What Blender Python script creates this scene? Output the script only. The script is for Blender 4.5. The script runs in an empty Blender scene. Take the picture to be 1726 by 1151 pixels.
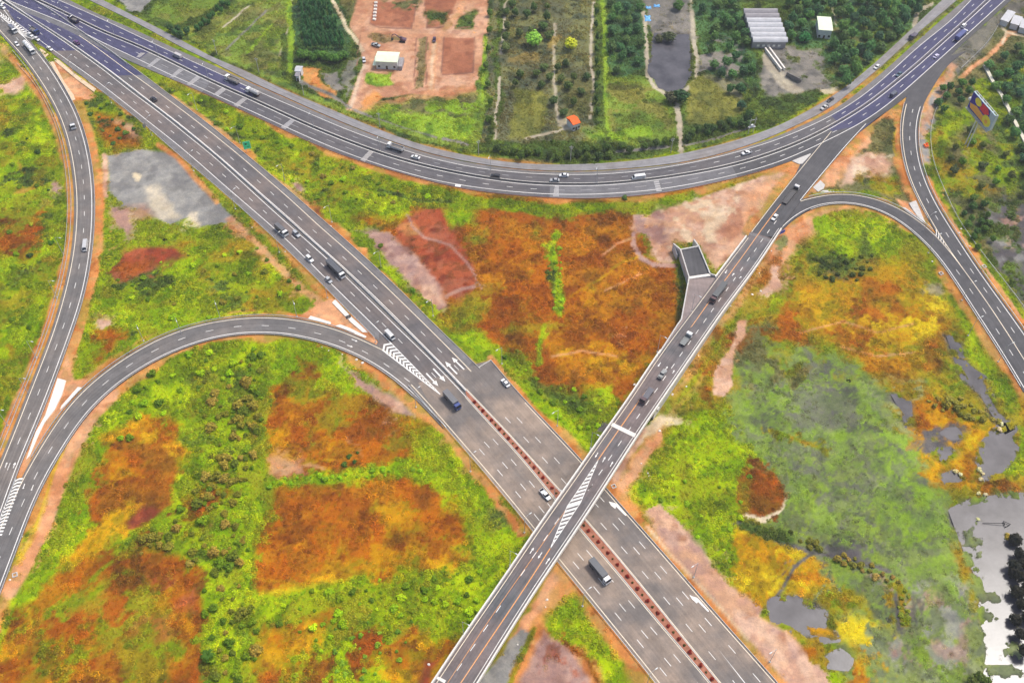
import bpy, bmesh, math, random
import numpy as np
from mathutils import Vector, Matrix
from mathutils.geometry import tessellate_polygon

random.seed(7); RNG = np.random.default_rng(11)
SC = bpy.context.scene
COL = SC.collection

# ------------------------------------------------------------------ camera, sky, sun, exposure
FP, TH, HC, CX, CY = 1650.0, math.radians(50.5), 312.0, 863.0, 575.5
ST, CT = math.sin(TH), math.cos(TH)
cam = bpy.data.cameras.new('camera'); cam.sensor_width = 36.0; cam.lens = FP / 1726.0 * 36.0
cam.clip_start = 1.0; cam.clip_end = 9000.0
camo = bpy.data.objects.new('camera', cam); COL.objects.link(camo)
camo.location = (0, 0, HC); camo.rotation_euler = (math.pi / 2 - TH, 0, 0)
SC.camera = camo

SUN_EL, SUN_DIR = math.radians(58.8), (0.828, 0.561)          # the sun stands ahead and to the right
world = bpy.data.worlds.new('World'); SC.world = world; world.use_nodes = True
wn = world.node_tree.nodes; wl = world.node_tree.links
sky = wn.new('ShaderNodeTexSky'); sky.sky_type = 'NISHITA'; sky.sun_disc = False
sky.sun_elevation = SUN_EL; sky.sun_rotation = math.atan2(SUN_DIR[0], SUN_DIR[1])
sky.air_density = 1.0; sky.dust_density = 4.0; sky.ozone_density = 0.6
wl.new(sky.outputs[0], wn['Background'].inputs[0]); wn['Background'].inputs[1].default_value = 0.11
sun = bpy.data.lights.new('sun', 'SUN'); sun.energy = 1.5; sun.angle = math.radians(11); sun.color = (1.0, 0.96, 0.89)
suno = bpy.data.objects.new('sun', sun); COL.objects.link(suno)
sd_ = Vector((SUN_DIR[0] * math.cos(SUN_EL), SUN_DIR[1] * math.cos(SUN_EL), math.sin(SUN_EL)))
suno.rotation_euler = sd_.to_track_quat('Z', 'Y').to_euler(); suno.location = (150, 400, 300)
SC.view_settings.view_transform = 'Standard'; SC.view_settings.look = 'None'
SC.view_settings.exposure = 0.74; SC.view_settings.gamma = 1.0; SC.view_settings.use_curve_mapping = False
SC.render.engine = 'CYCLES'
SC.cycles.volume_bounces = 0; SC.cycles.max_bounces = 5; SC.cycles.diffuse_bounces = 2; SC.cycles.glossy_bounces = 2; SC.cycles.transparent_max_bounces = 4

# ------------------------------------------------------------------ photo pixel <-> place
def G(u, v, z=0.0):
    x, y = u - CX, v - CY
    s = (HC - z) / (FP * ST + y * CT)
    return Vector((x * s, (FP * CT - y * ST) * s, z))
def PX(x, y, z=0.0):
    d = y * CT + (HC - z) * ST
    return CX + FP * x / d, CY - FP * (y * ST - (HC - z) * CT) / d

def lin(c):
    return tuple(((x / 255) / 12.92 if x / 255 <= 0.04045 else ((x / 255 + 0.055) / 1.055) ** 2.4) for x in c)

# ------------------------------------------------------------------ objects and tags
def tag(o, label=None, cat=None, group=None, kind=None):
    if label: o['label'] = label
    if cat: o['category'] = cat
    if group: o['group'] = group
    if kind: o['kind'] = kind
    return o
def empty(name, loc=(0, 0, 0), rz=0.0, label=None, cat=None, group=None):
    o = bpy.data.objects.new(name, None); COL.objects.link(o)
    o.location = loc; o.rotation_euler = (0, 0, rz); o.empty_display_size = 0.5
    return tag(o, label, cat, group)
def mobj(name, me, mat=None, parent=None, smooth=False):
    o = bpy.data.objects.new(name, me); COL.objects.link(o)
    if mat is not None and not me.materials: me.materials.append(mat)
    if parent is not None: o.parent = parent
    if smooth:
        for p in me.polygons: p.use_smooth = True
    return o
def bobj(name, bm, mat=None, parent=None, smooth=False):
    bmesh.ops.recalc_face_normals(bm, faces=bm.faces[:])
    me = bpy.data.meshes.new(name); bm.to_mesh(me); bm.free()
    return mobj(name, me, mat, parent, smooth)
def bmm(name, bm, mat=None, smooth=False):
    bmesh.ops.recalc_face_normals(bm, faces=bm.faces[:])
    me = bpy.data.meshes.new(name); bm.to_mesh(me); bm.free()
    if mat: me.materials.append(mat)
    if smooth:
        for p in me.polygons: p.use_smooth = True
    return me
def box(bm, x0, x1, y0, y1, z0, z1, M=None):
    vs = [bm.verts.new((x, y, z)) for z in (z0, z1) for x, y in ((x0, y0), (x1, y0), (x1, y1), (x0, y1))]
    for f in ((0, 3, 2, 1), (4, 5, 6, 7), (0, 1, 5, 4), (1, 2, 6, 5), (2, 3, 7, 6), (3, 0, 4, 7)):
        bm.faces.new([vs[i] for i in f])
    if M is not None: bmesh.ops.transform(bm, matrix=M, verts=vs)
    return vs
def loft(bm, st):
    """stations (x, z0, z1, half width low, half width high) joined into one closed skin"""
    rings = []
    for x, z0, z1, w0, w1 in st:
        zm = z0 + (z1 - z0) * 0.55
        rings.append([bm.verts.new(p) for p in ((x, -w0, z0), (x, -max(w0, w1), zm), (x, -w1, z1), (x, w1, z1), (x, max(w0, w1), zm), (x, w0, z0))])
    for a, b in zip(rings, rings[1:]):
        for i in range(6):
            bm.faces.new((a[i], a[(i + 1) % 6], b[(i + 1) % 6], b[i]))
    bm.faces.new(rings[0]); bm.faces.new(rings[-1][::-1])
def cyl(bm, p0, p1, r0, r1=None, n=10, caps=True):
    p0, p1 = Vector(p0), Vector(p1); r1 = r0 if r1 is None else r1
    q = (p1 - p0).to_track_quat('Z', 'Y')
    A = [bm.verts.new(p0 + q @ Vector((r0 * math.cos(2 * math.pi * i / n), r0 * math.sin(2 * math.pi * i / n), 0))) for i in range(n)]
    B = [bm.verts.new(p1 + q @ Vector((r1 * math.cos(2 * math.pi * i / n), r1 * math.sin(2 * math.pi * i / n), 0))) for i in range(n)]
    for i in range(n): bm.faces.new((A[i], A[(i + 1) % n], B[(i + 1) % n], B[i]))
    if caps: bm.faces.new(A[::-1]); bm.faces.new(B)

# ------------------------------------------------------------------ materials
def nt(name, rough=0.85, spec=0.3):
    m = bpy.data.materials.new(name); m.use_nodes = True
    b = m.node_tree.nodes['Principled BSDF']
    b.inputs['Roughness'].default_value = rough; b.inputs['Specular IOR Level'].default_value = spec
    return m, m.node_tree.nodes, m.node_tree.links, b
def mixc(n, l, fac, a, b, mode='MIX'):
    x = n.new('ShaderNodeMix'); x.data_type = 'RGBA'; x.blend_type = mode
    for sock, val in ((x.inputs[0], fac), (x.inputs[6], a), (x.inputs[7], b)):
        if hasattr(val, 'is_linked') or hasattr(val, 'links'): l.new(val, sock)
        elif isinstance(val, (int, float)): sock.default_value = val
        else: sock.default_value = (*val[:3], 1)
    return x.outputs[2]
def ramp(n, l, src, a, b, lo=0.0, hi=1.0):
    x = n.new('ShaderNodeMapRange'); l.new(src, x.inputs[0])
    x.inputs[1].default_value = a; x.inputs[2].default_value = b; x.inputs[3].default_value = lo; x.inputs[4].default_value = hi
    return x.outputs[0]
def noisen(n, l, vec, scale, detail=4.0, rough=0.6):
    x = n.new('ShaderNodeTexNoise'); x.inputs['Scale'].default_value = scale
    x.inputs['Detail'].default_value = detail; x.inputs['Roughness'].default_value = rough
    if vec is not None: l.new(vec, x.inputs['Vector'])
    return x.outputs['Fac']
def plain(name, c, rough=0.7, spec=0.3, var=0.18, scale=0.6, metal=0.0):
    m, n, l, b = nt(name, rough, spec); b.inputs['Metallic'].default_value = metal
    g = n.new('ShaderNodeNewGeometry')
    f = ramp(n, l, noisen(n, l, g.outputs['Position'], scale, 5, 0.65), 0.3, 0.7)
    c = lin(c)
    l.new(mixc(n, l, f, [x * (1 - var) for x in c], [min(1, x * (1 + var)) for x in c]), b.inputs['Base Color'])
    return m
def asphalt(name, c, warm, streak=0.16, blotch=0.35):
    """worn asphalt: blotches, pale dust, darker wheel streaks that run along the road (UV: metres across, metres along)"""
    m, n, l, b = nt(name, 0.82, 0.35)
    g = n.new('ShaderNodeNewGeometry'); pos = g.outputs['Position']
    uv = n.new('ShaderNodeUVMap'); uv.uv_map = 'UVMap'
    mp = n.new('ShaderNodeMapping'); l.new(uv.outputs[0], mp.inputs[0]); mp.inputs['Scale'].default_value = (1.1, 0.018, 1)
    s1 = noisen(n, l, mp.outputs[0], 1.0, 4, 0.6)
    big = noisen(n, l, pos, 0.035, 5, 0.62); mid = noisen(n, l, pos, 0.22, 5, 0.65); fine = noisen(n, l, pos, 2.5, 3, 0.7)
    c, w = lin(c), lin(warm)
    col = mixc(n, l, ramp(n, l, big, 0.42, 0.66, 0, blotch * 2), c, w)
    col = mixc(n, l, ramp(n, l, mid, 0.3, 0.7), mixc(n, l, 1.0, col, (0.80, 0.80, 0.80), 'MULTIPLY'), mixc(n, l, 1.0, col, (1.2, 1.2, 1.2), 'MULTIPLY'))
    col = mixc(n, l, ramp(n, l, s1, 0.35, 0.68), mixc(n, l, 1.0, col, (1 - streak,) * 3, 'MULTIPLY'), mixc(n, l, 1.0, col, (1 + streak * 0.7,) * 3, 'MULTIPLY'))
    col = mixc(n, l, ramp(n, l, fine, 0.3, 0.7), mixc(n, l, 1.0, col, (0.88,) * 3, 'MULTIPLY'), mixc(n, l, 1.0, col, (1.12,) * 3, 'MULTIPLY'))
    l.new(col, b.inputs['Base Color'])
    return m
def paint(name, c, wear=0.35):
    m, n, l, b = nt(name, 0.6, 0.3)
    g = n.new('ShaderNodeNewGeometry'); f = noisen(n, l, g.outputs['Position'], 0.9, 5, 0.7); f2 = noisen(n, l, g.outputs['Position'], 0.06, 3, 0.6)
    c = lin(c)
    col = mixc(n, l, ramp(n, l, f, 0.52, 0.75, 0, wear), c, lin((118, 114, 112)))
    col = mixc(n, l, ramp(n, l, f2, 0.4, 0.7, 0, 0.35), col, lin((190, 178, 160)))
    l.new(col, b.inputs['Base Color'])
    return m
M = {}
M['asph'] = asphalt('asphalt_motorway', (100, 96, 96), (132, 117, 108))
M['asphw'] = asphalt('asphalt_wide_motorway', (116, 109, 104), (156, 138, 122), 0.13, 0.6)
M['asphr'] = asphalt('asphalt_ramp', (108, 105, 103), (130, 120, 112), 0.22)
M['asphg'] = asphalt('asphalt_new_ramp', (80, 79, 81), (92, 90, 91), 0.15)
M['asphb'] = asphalt('asphalt_highway', (92, 90, 93), (104, 99, 98), 0.2)
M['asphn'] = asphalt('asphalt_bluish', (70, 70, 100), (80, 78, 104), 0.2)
M['asphl'] = asphalt('asphalt_pale_lane', (116, 115, 117), (106, 104, 106), 0.2)
M['shoulder'] = asphalt('concrete_shoulder', (118, 116, 116), (116, 108, 102), 0.18)
M['front'] = asphalt('frontage_concrete', (142, 140, 141), (130, 122, 116), 0.2)
M['deck'] = asphalt('bridge_asphalt', (118, 106, 103), (96, 97, 99), 0.25, 0.5)
M['stub'] = asphalt('stub_surface', (132, 120, 117), (148, 132, 126), 0.1, .5)
M['white'] = paint('road_paint_white', (240, 238, 232)); M['cream'] = paint('road_paint_cream', (240, 226, 200))
M['orange'] = paint('road_paint_orange', (236, 160, 88)); M['pale'] = paint('road_paint_worn', (176, 174, 174), 0.6)
M['conc'] = plain('concrete', (196, 192, 186), 0.85, 0.3, 0.14, 0.8)
M['concw'] = plain('concrete_bright', (226, 220, 210), 0.85, 0.3, 0.1, 0.5)
M['concc'] = plain('concrete_cream', (214, 190, 158), 0.85, 0.3, 0.14, 0.5)
M['concd'] = plain('concrete_dark', (120, 116, 112), 0.9, 0.2, 0.25, 0.5)
M['soil'] = plain('median_soil', (162, 108, 86), 0.95, 0.1, 0.25, 0.7)
M['steel'] = plain('galvanised_steel', (186, 188, 190), 0.45, 0.5, 0.1, 1.0, 0.3)
M['dark'] = plain('dark_rubber', (38, 38, 42), 0.8, 0.3, 0.2)
M['glass'] = plain('vehicle_glass', (34, 40, 48), 0.12, 0.6, 0.1)

# ------------------------------------------------------------------ chains of points on the ground
def chain(px, z=0.0, step=2.5, sm=4, zf=None):
    """smooth, evenly spaced world polyline through pixels of the photograph"""
    P = [G(u, v, zf(v) if zf else z) for u, v in px]
    P = [P[0] * 2 - P[1]] + P + [P[-1] * 2 - P[-2]]
    out = []
    for i in range(1, len(P) - 2):
        a, b, c, d = P[i - 1:i + 3]
        k = max(2, int((c - b).length / step))
        for j in range(k):
            t = j / k
            out.append(0.5 * ((2 * b) + (c - a) * t + (2 * a - 5 * b + 4 * c - d) * t * t + (3 * b - 3 * c + d - a) * t ** 3))
    out.append(P[-2])
    A = np.array([tuple(p) for p in out]); A = resample(A, step)
    if sm:
        for _ in range(2):
            pad = np.vstack([2 * A[0] - A[sm:0:-1], A, 2 * A[-1] - A[-2:-sm - 2:-1]])
            k = np.ones(2 * sm + 1) / (2 * sm + 1)
            A = np.stack([np.convolve(pad[:, i], k, 'valid') for i in range(3)], 1)
    return A
def arclen(A):
    return np.concatenate([[0], np.cumsum(np.linalg.norm(np.diff(A, axis=0), axis=1))])
def resample(A, step=None, n=None):
    s = arclen(A); n = n or max(2, int(s[-1] / step) + 1)
    t = np.linspace(0, s[-1], n)
    return np.stack([np.interp(t, s, A[:, i]) for i in range(3)], 1)
def normals(A):
    T = np.gradient(A, axis=0); T[:, 2] = 0; T /= np.linalg.norm(T, axis=1)[:, None] + 1e-9
    return np.stack([-T[:, 1], T[:, 0], np.zeros(len(A))], 1)      # left of travel
def off(A, d, dz=0.0):
    B = A + normals(A) * d; B[:, 2] += dz
    return B
def lerp(A, B, t):
    n = max(len(A), len(B)); return resample(A, n=n) * (1 - t) + resample(B, n=n) * t
def ribbon(name, A, B, mat, parent=None, dz=0.0, skirt=0.0, cols=1):
    n = max(len(A), len(B)); A = resample(A, n=n); B = resample(B, n=n)
    s = arclen((A + B) / 2); V, F, UV = [], [], []
    W = np.linalg.norm(A - B, axis=1)
    for i in range(n):
        for c in range(cols + 1):
            t = c / cols; V.append(tuple(A[i] * (1 - t) + B[i] * t + (0, 0, dz))); UV.append((W[i] * t, s[i]))
        if skirt:
            V += [tuple(A[i] + (0, 0, dz - skirt)), tuple(B[i] + (0, 0, dz - skirt))]; UV += [(0, s[i]), (W[i], s[i])]
    k = cols + 1 + (2 if skirt else 0)
    for i in range(n - 1):
        for c in range(cols): F.append((i * k + c, i * k + c + 1, (i + 1) * k + c + 1, (i + 1) * k + c))
        if skirt:
            F.append((i * k + cols + 1, i * k, (i + 1) * k, (i + 1) * k + cols + 1))
            F.append((i * k + cols, i * k + cols + 2, (i + 1) * k + cols + 2, (i + 1) * k + cols))
    me = bpy.data.meshes.new(name); me.from_pydata(V, [], F)
    uvl = me.uv_layers.new(name='UVMap')
    uvl.data.foreach_set('uv', np.array([UV[l.vertex_index] for l in me.loops], np.float32).ravel())
    bm = bmesh.new(); bm.from_mesh(me); bmesh.ops.recalc_face_normals(bm, faces=bm.faces[:])
    if sum(f.normal.z for f in bm.faces) < 0: bmesh.ops.reverse_faces(bm, faces=bm.faces[:])
    bm.to_mesh(me); bm.free()
    return mobj(name, me, mat, parent)
def slab(name, px, mat, parent=None, z=0.0, th=0.0, world=None):
    """flat polygon (pixel outline), optionally with thickness below"""
    P = world if world is not None else [G(u, v, z) for u, v in px]
    P = [Vector(p) for p in P]
    tris = tessellate_polygon([P]); V = [tuple(p) for p in P]; F = [tuple(t) for t in tris]
    n = len(P)
    if th:
        V += [(p.x, p.y, p.z - th) for p in P]
        F += [(i, (i + 1) % n, n + (i + 1) % n, n + i) for i in range(n)]
    me = bpy.data.meshes.new(name); me.from_pydata(V, [], F)
    uvl = me.uv_layers.new(name='UVMap')
    uvl.data.foreach_set('uv', np.array([V[l.vertex_index][:2] for l in me.loops], np.float32).ravel())
    bm = bmesh.new(); bm.from_mesh(me); bmesh.ops.recalc_face_normals(bm, faces=bm.faces[:])
    if sum(f.normal.z * f.calc_area() for f in bm.faces) < 0: bmesh.ops.reverse_faces(bm, faces=bm.faces[:])
    bm.to_mesh(me); bm.free()
    return mobj(name, me, mat, parent)
def stripe(name, A, w, mat, parent, dz=0.05):
    return ribbon(name, off(A, -w / 2), off(A, w / 2), mat, parent, dz)
def cut(A, px0=None, px1=None):
    """the stretch of a chain between the points nearest to two pixels"""
    i, j = 0, len(A) - 1
    if px0: p = G(*px0); i = int(np.argmin((A[:, 0] - p.x) ** 2 + (A[:, 1] - p.y) ** 2))
    if px1: p = G(*px1); j = int(np.argmin((A[:, 0] - p.x) ** 2 + (A[:, 1] - p.y) ** 2))
    i, j = min(i, j), max(i, j)
    return A[i:j + 1]
def dashes(name, A, px0, mat, parent, pitch=11.5, ln=3.1, w=0.22, dz=0.05, lo=None, hi=None):
    """broken lane line: one dash is centred on px0; the line runs from lo to hi (pixels)"""
    s = arclen(A)
    near = lambda p: s[int(np.argmin((A[:, 0] - p.x) ** 2 + (A[:, 1] - p.y) ** 2))]
    s0 = near(G(*px0)); a = near(G(*lo)) if lo else 0; b = near(G(*hi)) if hi else s[-1]
    a, b = min(a, b), max(a, b)
    N = normals(A); V, F = [], []
    k = math.ceil((a - s0) / pitch)
    while s0 + k * pitch < b:
        c = s0 + k * pitch; k += 1
        q = [np.array([np.interp(x, s, A[:, i]) for i in range(3)]) for x in (c - ln / 2, c + ln / 2)]
        nn = np.array([np.interp(c, s, N[:, i]) for i in range(3)]) * w / 2
        o = len(V); V += [tuple(q[0] - nn + (0, 0, dz)), tuple(q[1] - nn + (0, 0, dz)), tuple(q[1] + nn + (0, 0, dz)), tuple(q[0] + nn + (0, 0, dz))]
        F.append((o, o + 1, o + 2, o + 3))
    me = bpy.data.meshes.new(name); me.from_pydata(V, [], F)
    bm = bmesh.new(); bm.from_mesh(me); bmesh.ops.recalc_face_normals(bm, faces=bm.faces[:])
    if sum(f.normal.z for f in bm.faces) < 0: bmesh.ops.reverse_faces(bm, faces=bm.faces[:])
    bm.to_mesh(me); bm.free()
    return tag(mobj(name, me, mat, parent), kind='stuff')
PAVE = []          # pavement outlines (world), for the ground under and beside them
def pave(A, B): PAVE.append(np.vstack([A[::3, :2], A[-1:, :2], B[::-1][::3, :2], B[:1, :2]]))
# ------------------------------------------------------------------ ROADS
def road(name): return tag(empty(name), kind='structure')
# --- motorway, top left to bottom right
A_SWP = chain([(-60,-30),(0,21),(66,72),(105,104),(148,136),(193,170),(220,191),(240,206),(272.8,236),(317,273.8),(360.5,310),(421.7,364),(477.4,414.7),(524.6,460),(560,495.6),(592,529),(638,573.5),(690,640),(730,690),(760,728),(800,774.6)])
A_NEP = chain([(-40,-60),(30,-15),(90.4,19.5),(144.6,58.4),(192,89),(215,108.5),(240,125),(271.5,150),(331.3,194.5),(373,227.2),(414.7,261.3),(460.7,299),(505.2,337.6),(555.2,380.7),(616.4,435.6),(671.3,486.6),(717.2,533.2),(744.8,560),(788,601),(806.7,619.8),(850,663),(889,702)])
A2_SW = chain([(690,650),(720,682),(751.8,720),(800,774.6),(855,840),(901.7,897.9),(940,945.2),(980,993.4),(1035.6,1063),(1082.9,1120),(1107,1151),(1140,1195)])
A2_NE = chain([(826.9,607.3),(858.9,646.2),(892,683),(935,728),(982.2,778),(1026.2,829),(1100,911.8),(1142,960),(1180,1004),(1239,1071),(1310,1150),(1348,1194)])
AS = chain([(-45,-28),(11.1,7.6),(55.6,36.2),(97.4,63.3),(139,92.5),(180.8,123),(220,154.9),(261.7,184.8),(317.4,230),(359.1,263.4),(399.5,300),(449.5,345.9),(491.3,383.4),(555.2,439.8),(583.6,467.8),(629.5,512.3),(671.3,554),(720,600),(729.5,609.4),(785.2,668.5)])
AN = chain([(-20,-20),(36.9,18.8),(69.5,40.3),(111.3,66.8),(153,96),(194.7,125.9),(225.6,150),(261.7,177.8),(289.5,198.7),(331.3,232),(373,266.8),(410.6,300),(449.5,334.8),(491.3,370.9),(546.9,422.4),(568.3,440),(615.6,484.5),(657.4,524.8),(699,567.3),(743.4,611.5),(785.2,656)])
A_SWL = chain([(-40,-5),(0,21),(20.9,32.7),(66.8,68.2),(105.7,96),(125.2,109.9),(147.4,125.2),(193.3,160),(220,181.3),(247.8,203.5),(289.5,236.2),(331.3,271),(375,310),(421.7,350),(463.4,386.2),(505.2,425.2),(539.2,460),(560,479.6),(601.7,521.4),(629.5,547),(657.4,577),(700,620),(742,664.3)])
A_NEL = chain([(133.5,60.5),(166.9,83.4),(201.7,109.9),(240,137),(258,150),(303.5,183.4),(345.2,215.4),(386.9,248.7),(428.6,283.5),(446.8,300),(491.3,337.6),(533,377.2),(574.7,412.7),(604.5,440),(657.4,490),(699,530.4),(740.8,571.4),(769.3,600),(794.2,626)])
MS = chain([(785.2,668.5),(800,686.3),(831,720),(869.5,760),(934.9,840),(975.4,889.5),(1037,960),(1105,1043.4),(1172,1120),(1197.4,1151),(1230,1192)])
MN = chain([(785.2,656),(808.3,680),(847,720),(869.5,744.7),(947.4,830.9),(985.9,874.2),(1059.3,960),(1119,1033.7),(1188.6,1120),(1213.4,1151),(1247,1192)])
mw = road('motorway')
ribbon('pavement', A_SWP, A_NEP, M['asph'], mw, 0.0, 0.5, 4); pave(A_SWP, A_NEP)
ribbon('pavement', A2_SW, A2_NE, M['asphw'], mw, 0.02, 0.5, 4); pave(A2_SW, A2_NE)
ribbon('shoulder', cut(A_SWP, (105,104), (640,575)), cut(A_SWL, (105,96), (640,560)), M['shoulder'], mw, 0.012)
ribbon('shoulder', cut(A_NEL, (215,118), (790,620)), cut(A_NEP, (230,118), (800,612)), M['shoulder'], mw, 0.012)
for nm, c, w, m in (('edge_line', A_SWL, .3, 'white'), ('edge_line', A_NEL, .32, 'cream'), ('edge_line', AS, .3, 'white'), ('edge_line', AN, .3, 'white'),
                    ('edge_line', off(A2_SW, 0.9), .3, 'cream'), ('edge_line', off(cut(A2_NE, (885,680), None), -0.7), .26, 'cream'),
                    ('edge_line', off(MS, -0.25), .28, 'cream'), ('edge_line', off(MN, 0.25), .28, 'cream')):
    stripe(nm, c, w, M[m], mw, 0.06)
dashes('lane_line', lerp(A_SWL, AS, .5), (289.5, 221), M['white'], mw, hi=(735, 640), lo=(10, 20))
dashes('lane_line', lerp(AN, A_NEL, .5), (505.7, 368.5), M['white'], mw, lo=(60, 28), hi=(790, 640))
for t in (.25, .5, .75):
    dashes('lane_line', lerp(cut(off(A2_SW, .9), (780,752), None), cut(MS, (815,700), None), t), {.75: (832, 744), .5: (820.2, 752.3), .25: (807.6, 760)}[t], M['white'], mw, ln=3.4)
mnw, new = cut(MN, (808, 680), None), cut(A2_NE, (892, 683), None)
dashes('lane_line', lerp(mnw, new, .26), (883.4, 737.7), M['white'], mw, ln=3.4, hi=(1400, 1250))
dashes('lane_line', lerp(mnw, new, .50), (907.8, 744), M['white'], mw, ln=3.4, hi=(1190, 1088))
dashes('lane_line', lerp(mnw, new, .72), (1048.5, 877), M['white'], mw, ln=3.4, lo=(1010, 835))
ribbon('bluish_lane', cut(A_SWP, (-60,-30), (84,86)), cut(AS, (-45,-28), (128,85)), M['asphn'], mw, .02, 0, 2); ribbon('bluish_lane', cut(AN, (-20,-20), (196,127)), cut(A_NEP, (30,-15), (240,125)), M['asphn'], mw, .02, 0, 2)
md = tag(ribbon('median_strip', off(MS, 0.35), off(MN, -0.35), M['soil'], None, 0.17), kind='structure')
for c, d in ((MS, .2), (MN, -.2)): ribbon('kerb', off(c, d - .15), off(c, d + .15), M['conc'], md, 0.2, 0.2)

# --- curved highway and its frontage road
B_NO = chain([(60,-30),(121,2.8),(179.4,30.6),(220,47.3),(303.5,86.2),(359,109.9),(428.6,143.3),(454,153.5),(523.4,185),(579,208.6),(634.7,230.6),(716.5,258.4),(786,273.6),(860,285.4),(915.6,289),(971.3,290.4),(1040.8,287),(1060,285.6),(1143.4,276.6),(1199,265.6),(1268.6,245),(1300,235),(1320,226),(1382.6,198),(1417.4,178),(1445.2,157),(1487,123),(1549,67),(1626,0),(1670,-38)])
B_NL = chain([(40,-26),(97,0),(139,18),(181,36.9),(220,55.6),(303.5,94.6),(381.3,130),(440,157),(523.4,192.5),(565.2,211.2),(634.7,237.5),(709.5,262.6),(779,279),(860,290.5),(971,295.4),(1054.7,291.4),(1106,285.5),(1171.3,273.7),(1226.9,261.2),(1300,239.6),(1320,232.4),(1389.5,201.8),(1445.2,168.4),(1487,135),(1549.5,77.9),(1605.2,33.4),(1637,0),(1680,-38)])
B_M = chain([(0,-27),(62.6,0),(119.6,27),(180.8,57),(220,71.6),(289.5,104.3),(345.2,132),(440,174.3),(509.5,206.5),(579,235.2),(648.6,260.5),(709.5,277.9),(779,293.2),(860,306),(922.6,310.6),(999,311.3),(1060,307),(1143.4,296),(1199,286.2),(1254.7,273),(1300,258.5),(1352,238),(1389.5,219.5),(1459,178),(1514.7,134.5),(1545.5,109),(1570,87),(1640,24),(1665.5,0),(1706,-36)])
B_SL = chain([(-50,-26),(11,0),(55.6,18),(111,40.3),(141.9,56.3),(166.9,69.5),(208.6,89),(220,93.9),(286.8,126.5),(324.3,142.5),(360.5,159),(440,195.2),(509.5,227.2),(579,256.5),(648.6,280.7),(709.5,298.7),(779,313),(880,325),(971.3,328.7),(1040.8,325.9),(1100,321),(1143.4,314.7),(1226.9,298),(1300,277.9),(1327.4,267.8),(1389.5,239.3),(1459,203.2),(1514.7,161.5),(1577.4,105.7),(1633,55.6),(1694,0),(1736,-38)])
B_SO = chain([(-60,-22),(40,20),(111,50),(166.9,80),(220,104),(286.8,132.5),(345.2,158),(440,201),(509.5,234),(579,262.7),(680,293.5),(779,318.5),(880,330.5),(985,335.6),(1040.8,333),(1100,328),(1157.4,318.6),(1230,302.6),(1277.3,291),(1334.3,271),(1366,259.5),(1400,244.5),(1460,212),(1528,163),(1577,116),(1601,96),(1626,71),(1705.3,0),(1748,-38)])
hw = road('curved_highway')
ribbon('pavement', B_NL, B_M, M['asphb'], hw, 0.03, 0.5, 3)
ribbon('pavement', B_SO, B_M, M['asphl'], hw, 0.03, 0.5, 3); pave(B_NO, B_SO)
ribbon('shoulder', B_NO, B_NL, M['shoulder'], hw, 0.034, 0.5)
bl = lambda A, a, b: cut(A, a, b)
ribbon('bluish_lane', bl(B_NL, (0,-45), (430,153)), bl(B_M, (0,-27), (420,165)), M['asphn'], hw, 0.042, 0, 3)
ribbon('bluish_lane', bl(B_SL, (0,-10), (236,100)), bl(B_M, (40,-12), (252,87)), M['asphn'], hw, 0.042, 0, 3)
ribbon('dark_lane', bl(B_SO, (340,155), (930,333)), bl(B_M, (358,138), (925,311)), M['asphb'], hw, 0.038, 0, 3)
ribbon('bluish_lane', bl(B_SO, (1240,300), (1748,-38)), bl(B_M, (1232,279), (1706,-36)), M['asphg'], hw, 0.042, 0, 3)
ribbon('bluish_lane', bl(B_SL, (1410,229), (1736,-38)), bl(B_M, (1395,216), (1706,-36)), M['asphn'], hw, 0.05, 0, 3)
ribbon('bluish_lane', bl(B_NL, (1400,196), (1680,-38)), bl(B_M, (1412,207), (1706,-36)), M['asphn'], hw, 0.05, 0, 3)
for c, w, m in ((B_NL, .26, 'white'), (off(B_M, 1.0), .24, 'white'), (off(B_M, -1.1), .32, 'white'), (B_SL, .32, 'white')):
    stripe('edge_line', c, w, M[m], hw, 0.08)
dashes('lane_line', lerp(B_NL, off(B_M, 1.0), .5), (278.3, 90.5), M['white'], hw, dz=.08, hi=(432, 160))
dashes('lane_line', lerp(B_NL, off(B_M, 1.0), .5), (1240, 263), M['white'], hw, dz=.08, lo=(1180, 279))
dashes('faded_lane_line', lerp(B_NL, off(B_M, 1.0), .5), (700, 270), M['pale'], hw, dz=.07, lo=(560, 220), hi=(1180, 279))
dashes('lane_line', lerp(off(B_M, -1.1), B_SL, .5), (181.8, 67.2), M['white'], hw, dz=.08, hi=(236, 92))
dashes('faded_lane_line', lerp(off(B_M, -1.1), B_SL, .5), (280, 113), M['pale'], hw, dz=.08, ln=5, lo=(260, 104), hi=(640, 268))
dashes('lane_line', lerp(off(B_M, -1.1), B_SL, .5), (740.5, 296), M['white'], hw, dz=.08, lo=(640, 268), hi=(920, 320))
dashes('faded_lane_line', lerp(off(B_M, -1.1), B_SL, .5), (991, 320.5), M['pale'], hw, dz=.08, ln=5.5, pitch=13, lo=(930, 320), hi=(1200, 296))
dashes('lane_line', lerp(off(B_M, -1.1), B_SL, .5), (1254, 283), M['white'], hw, dz=.08, lo=(1205, 296))
F_O = chain([(120,-28),(172.5,0),(220,24.3),(268.7,48.7),(317.4,74.4),(359,97.4),(414.7,119.6),(460,143.3),(517.9,168),(565.2,187.6),(606.9,205.6),(648.6,222.3),(709.5,244.5),(779,260.5),(860,274.4),(957.4,277.9),(1040.8,273.7),(1100,267.5),(1143.4,260.5),(1226.9,241),(1300,217.5),(1320,208.7),(1375.6,179.5),(1417.4,153),(1459,119.7),(1480,102),(1535.6,50),(1588.5,0),(1630,-38)])
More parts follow.
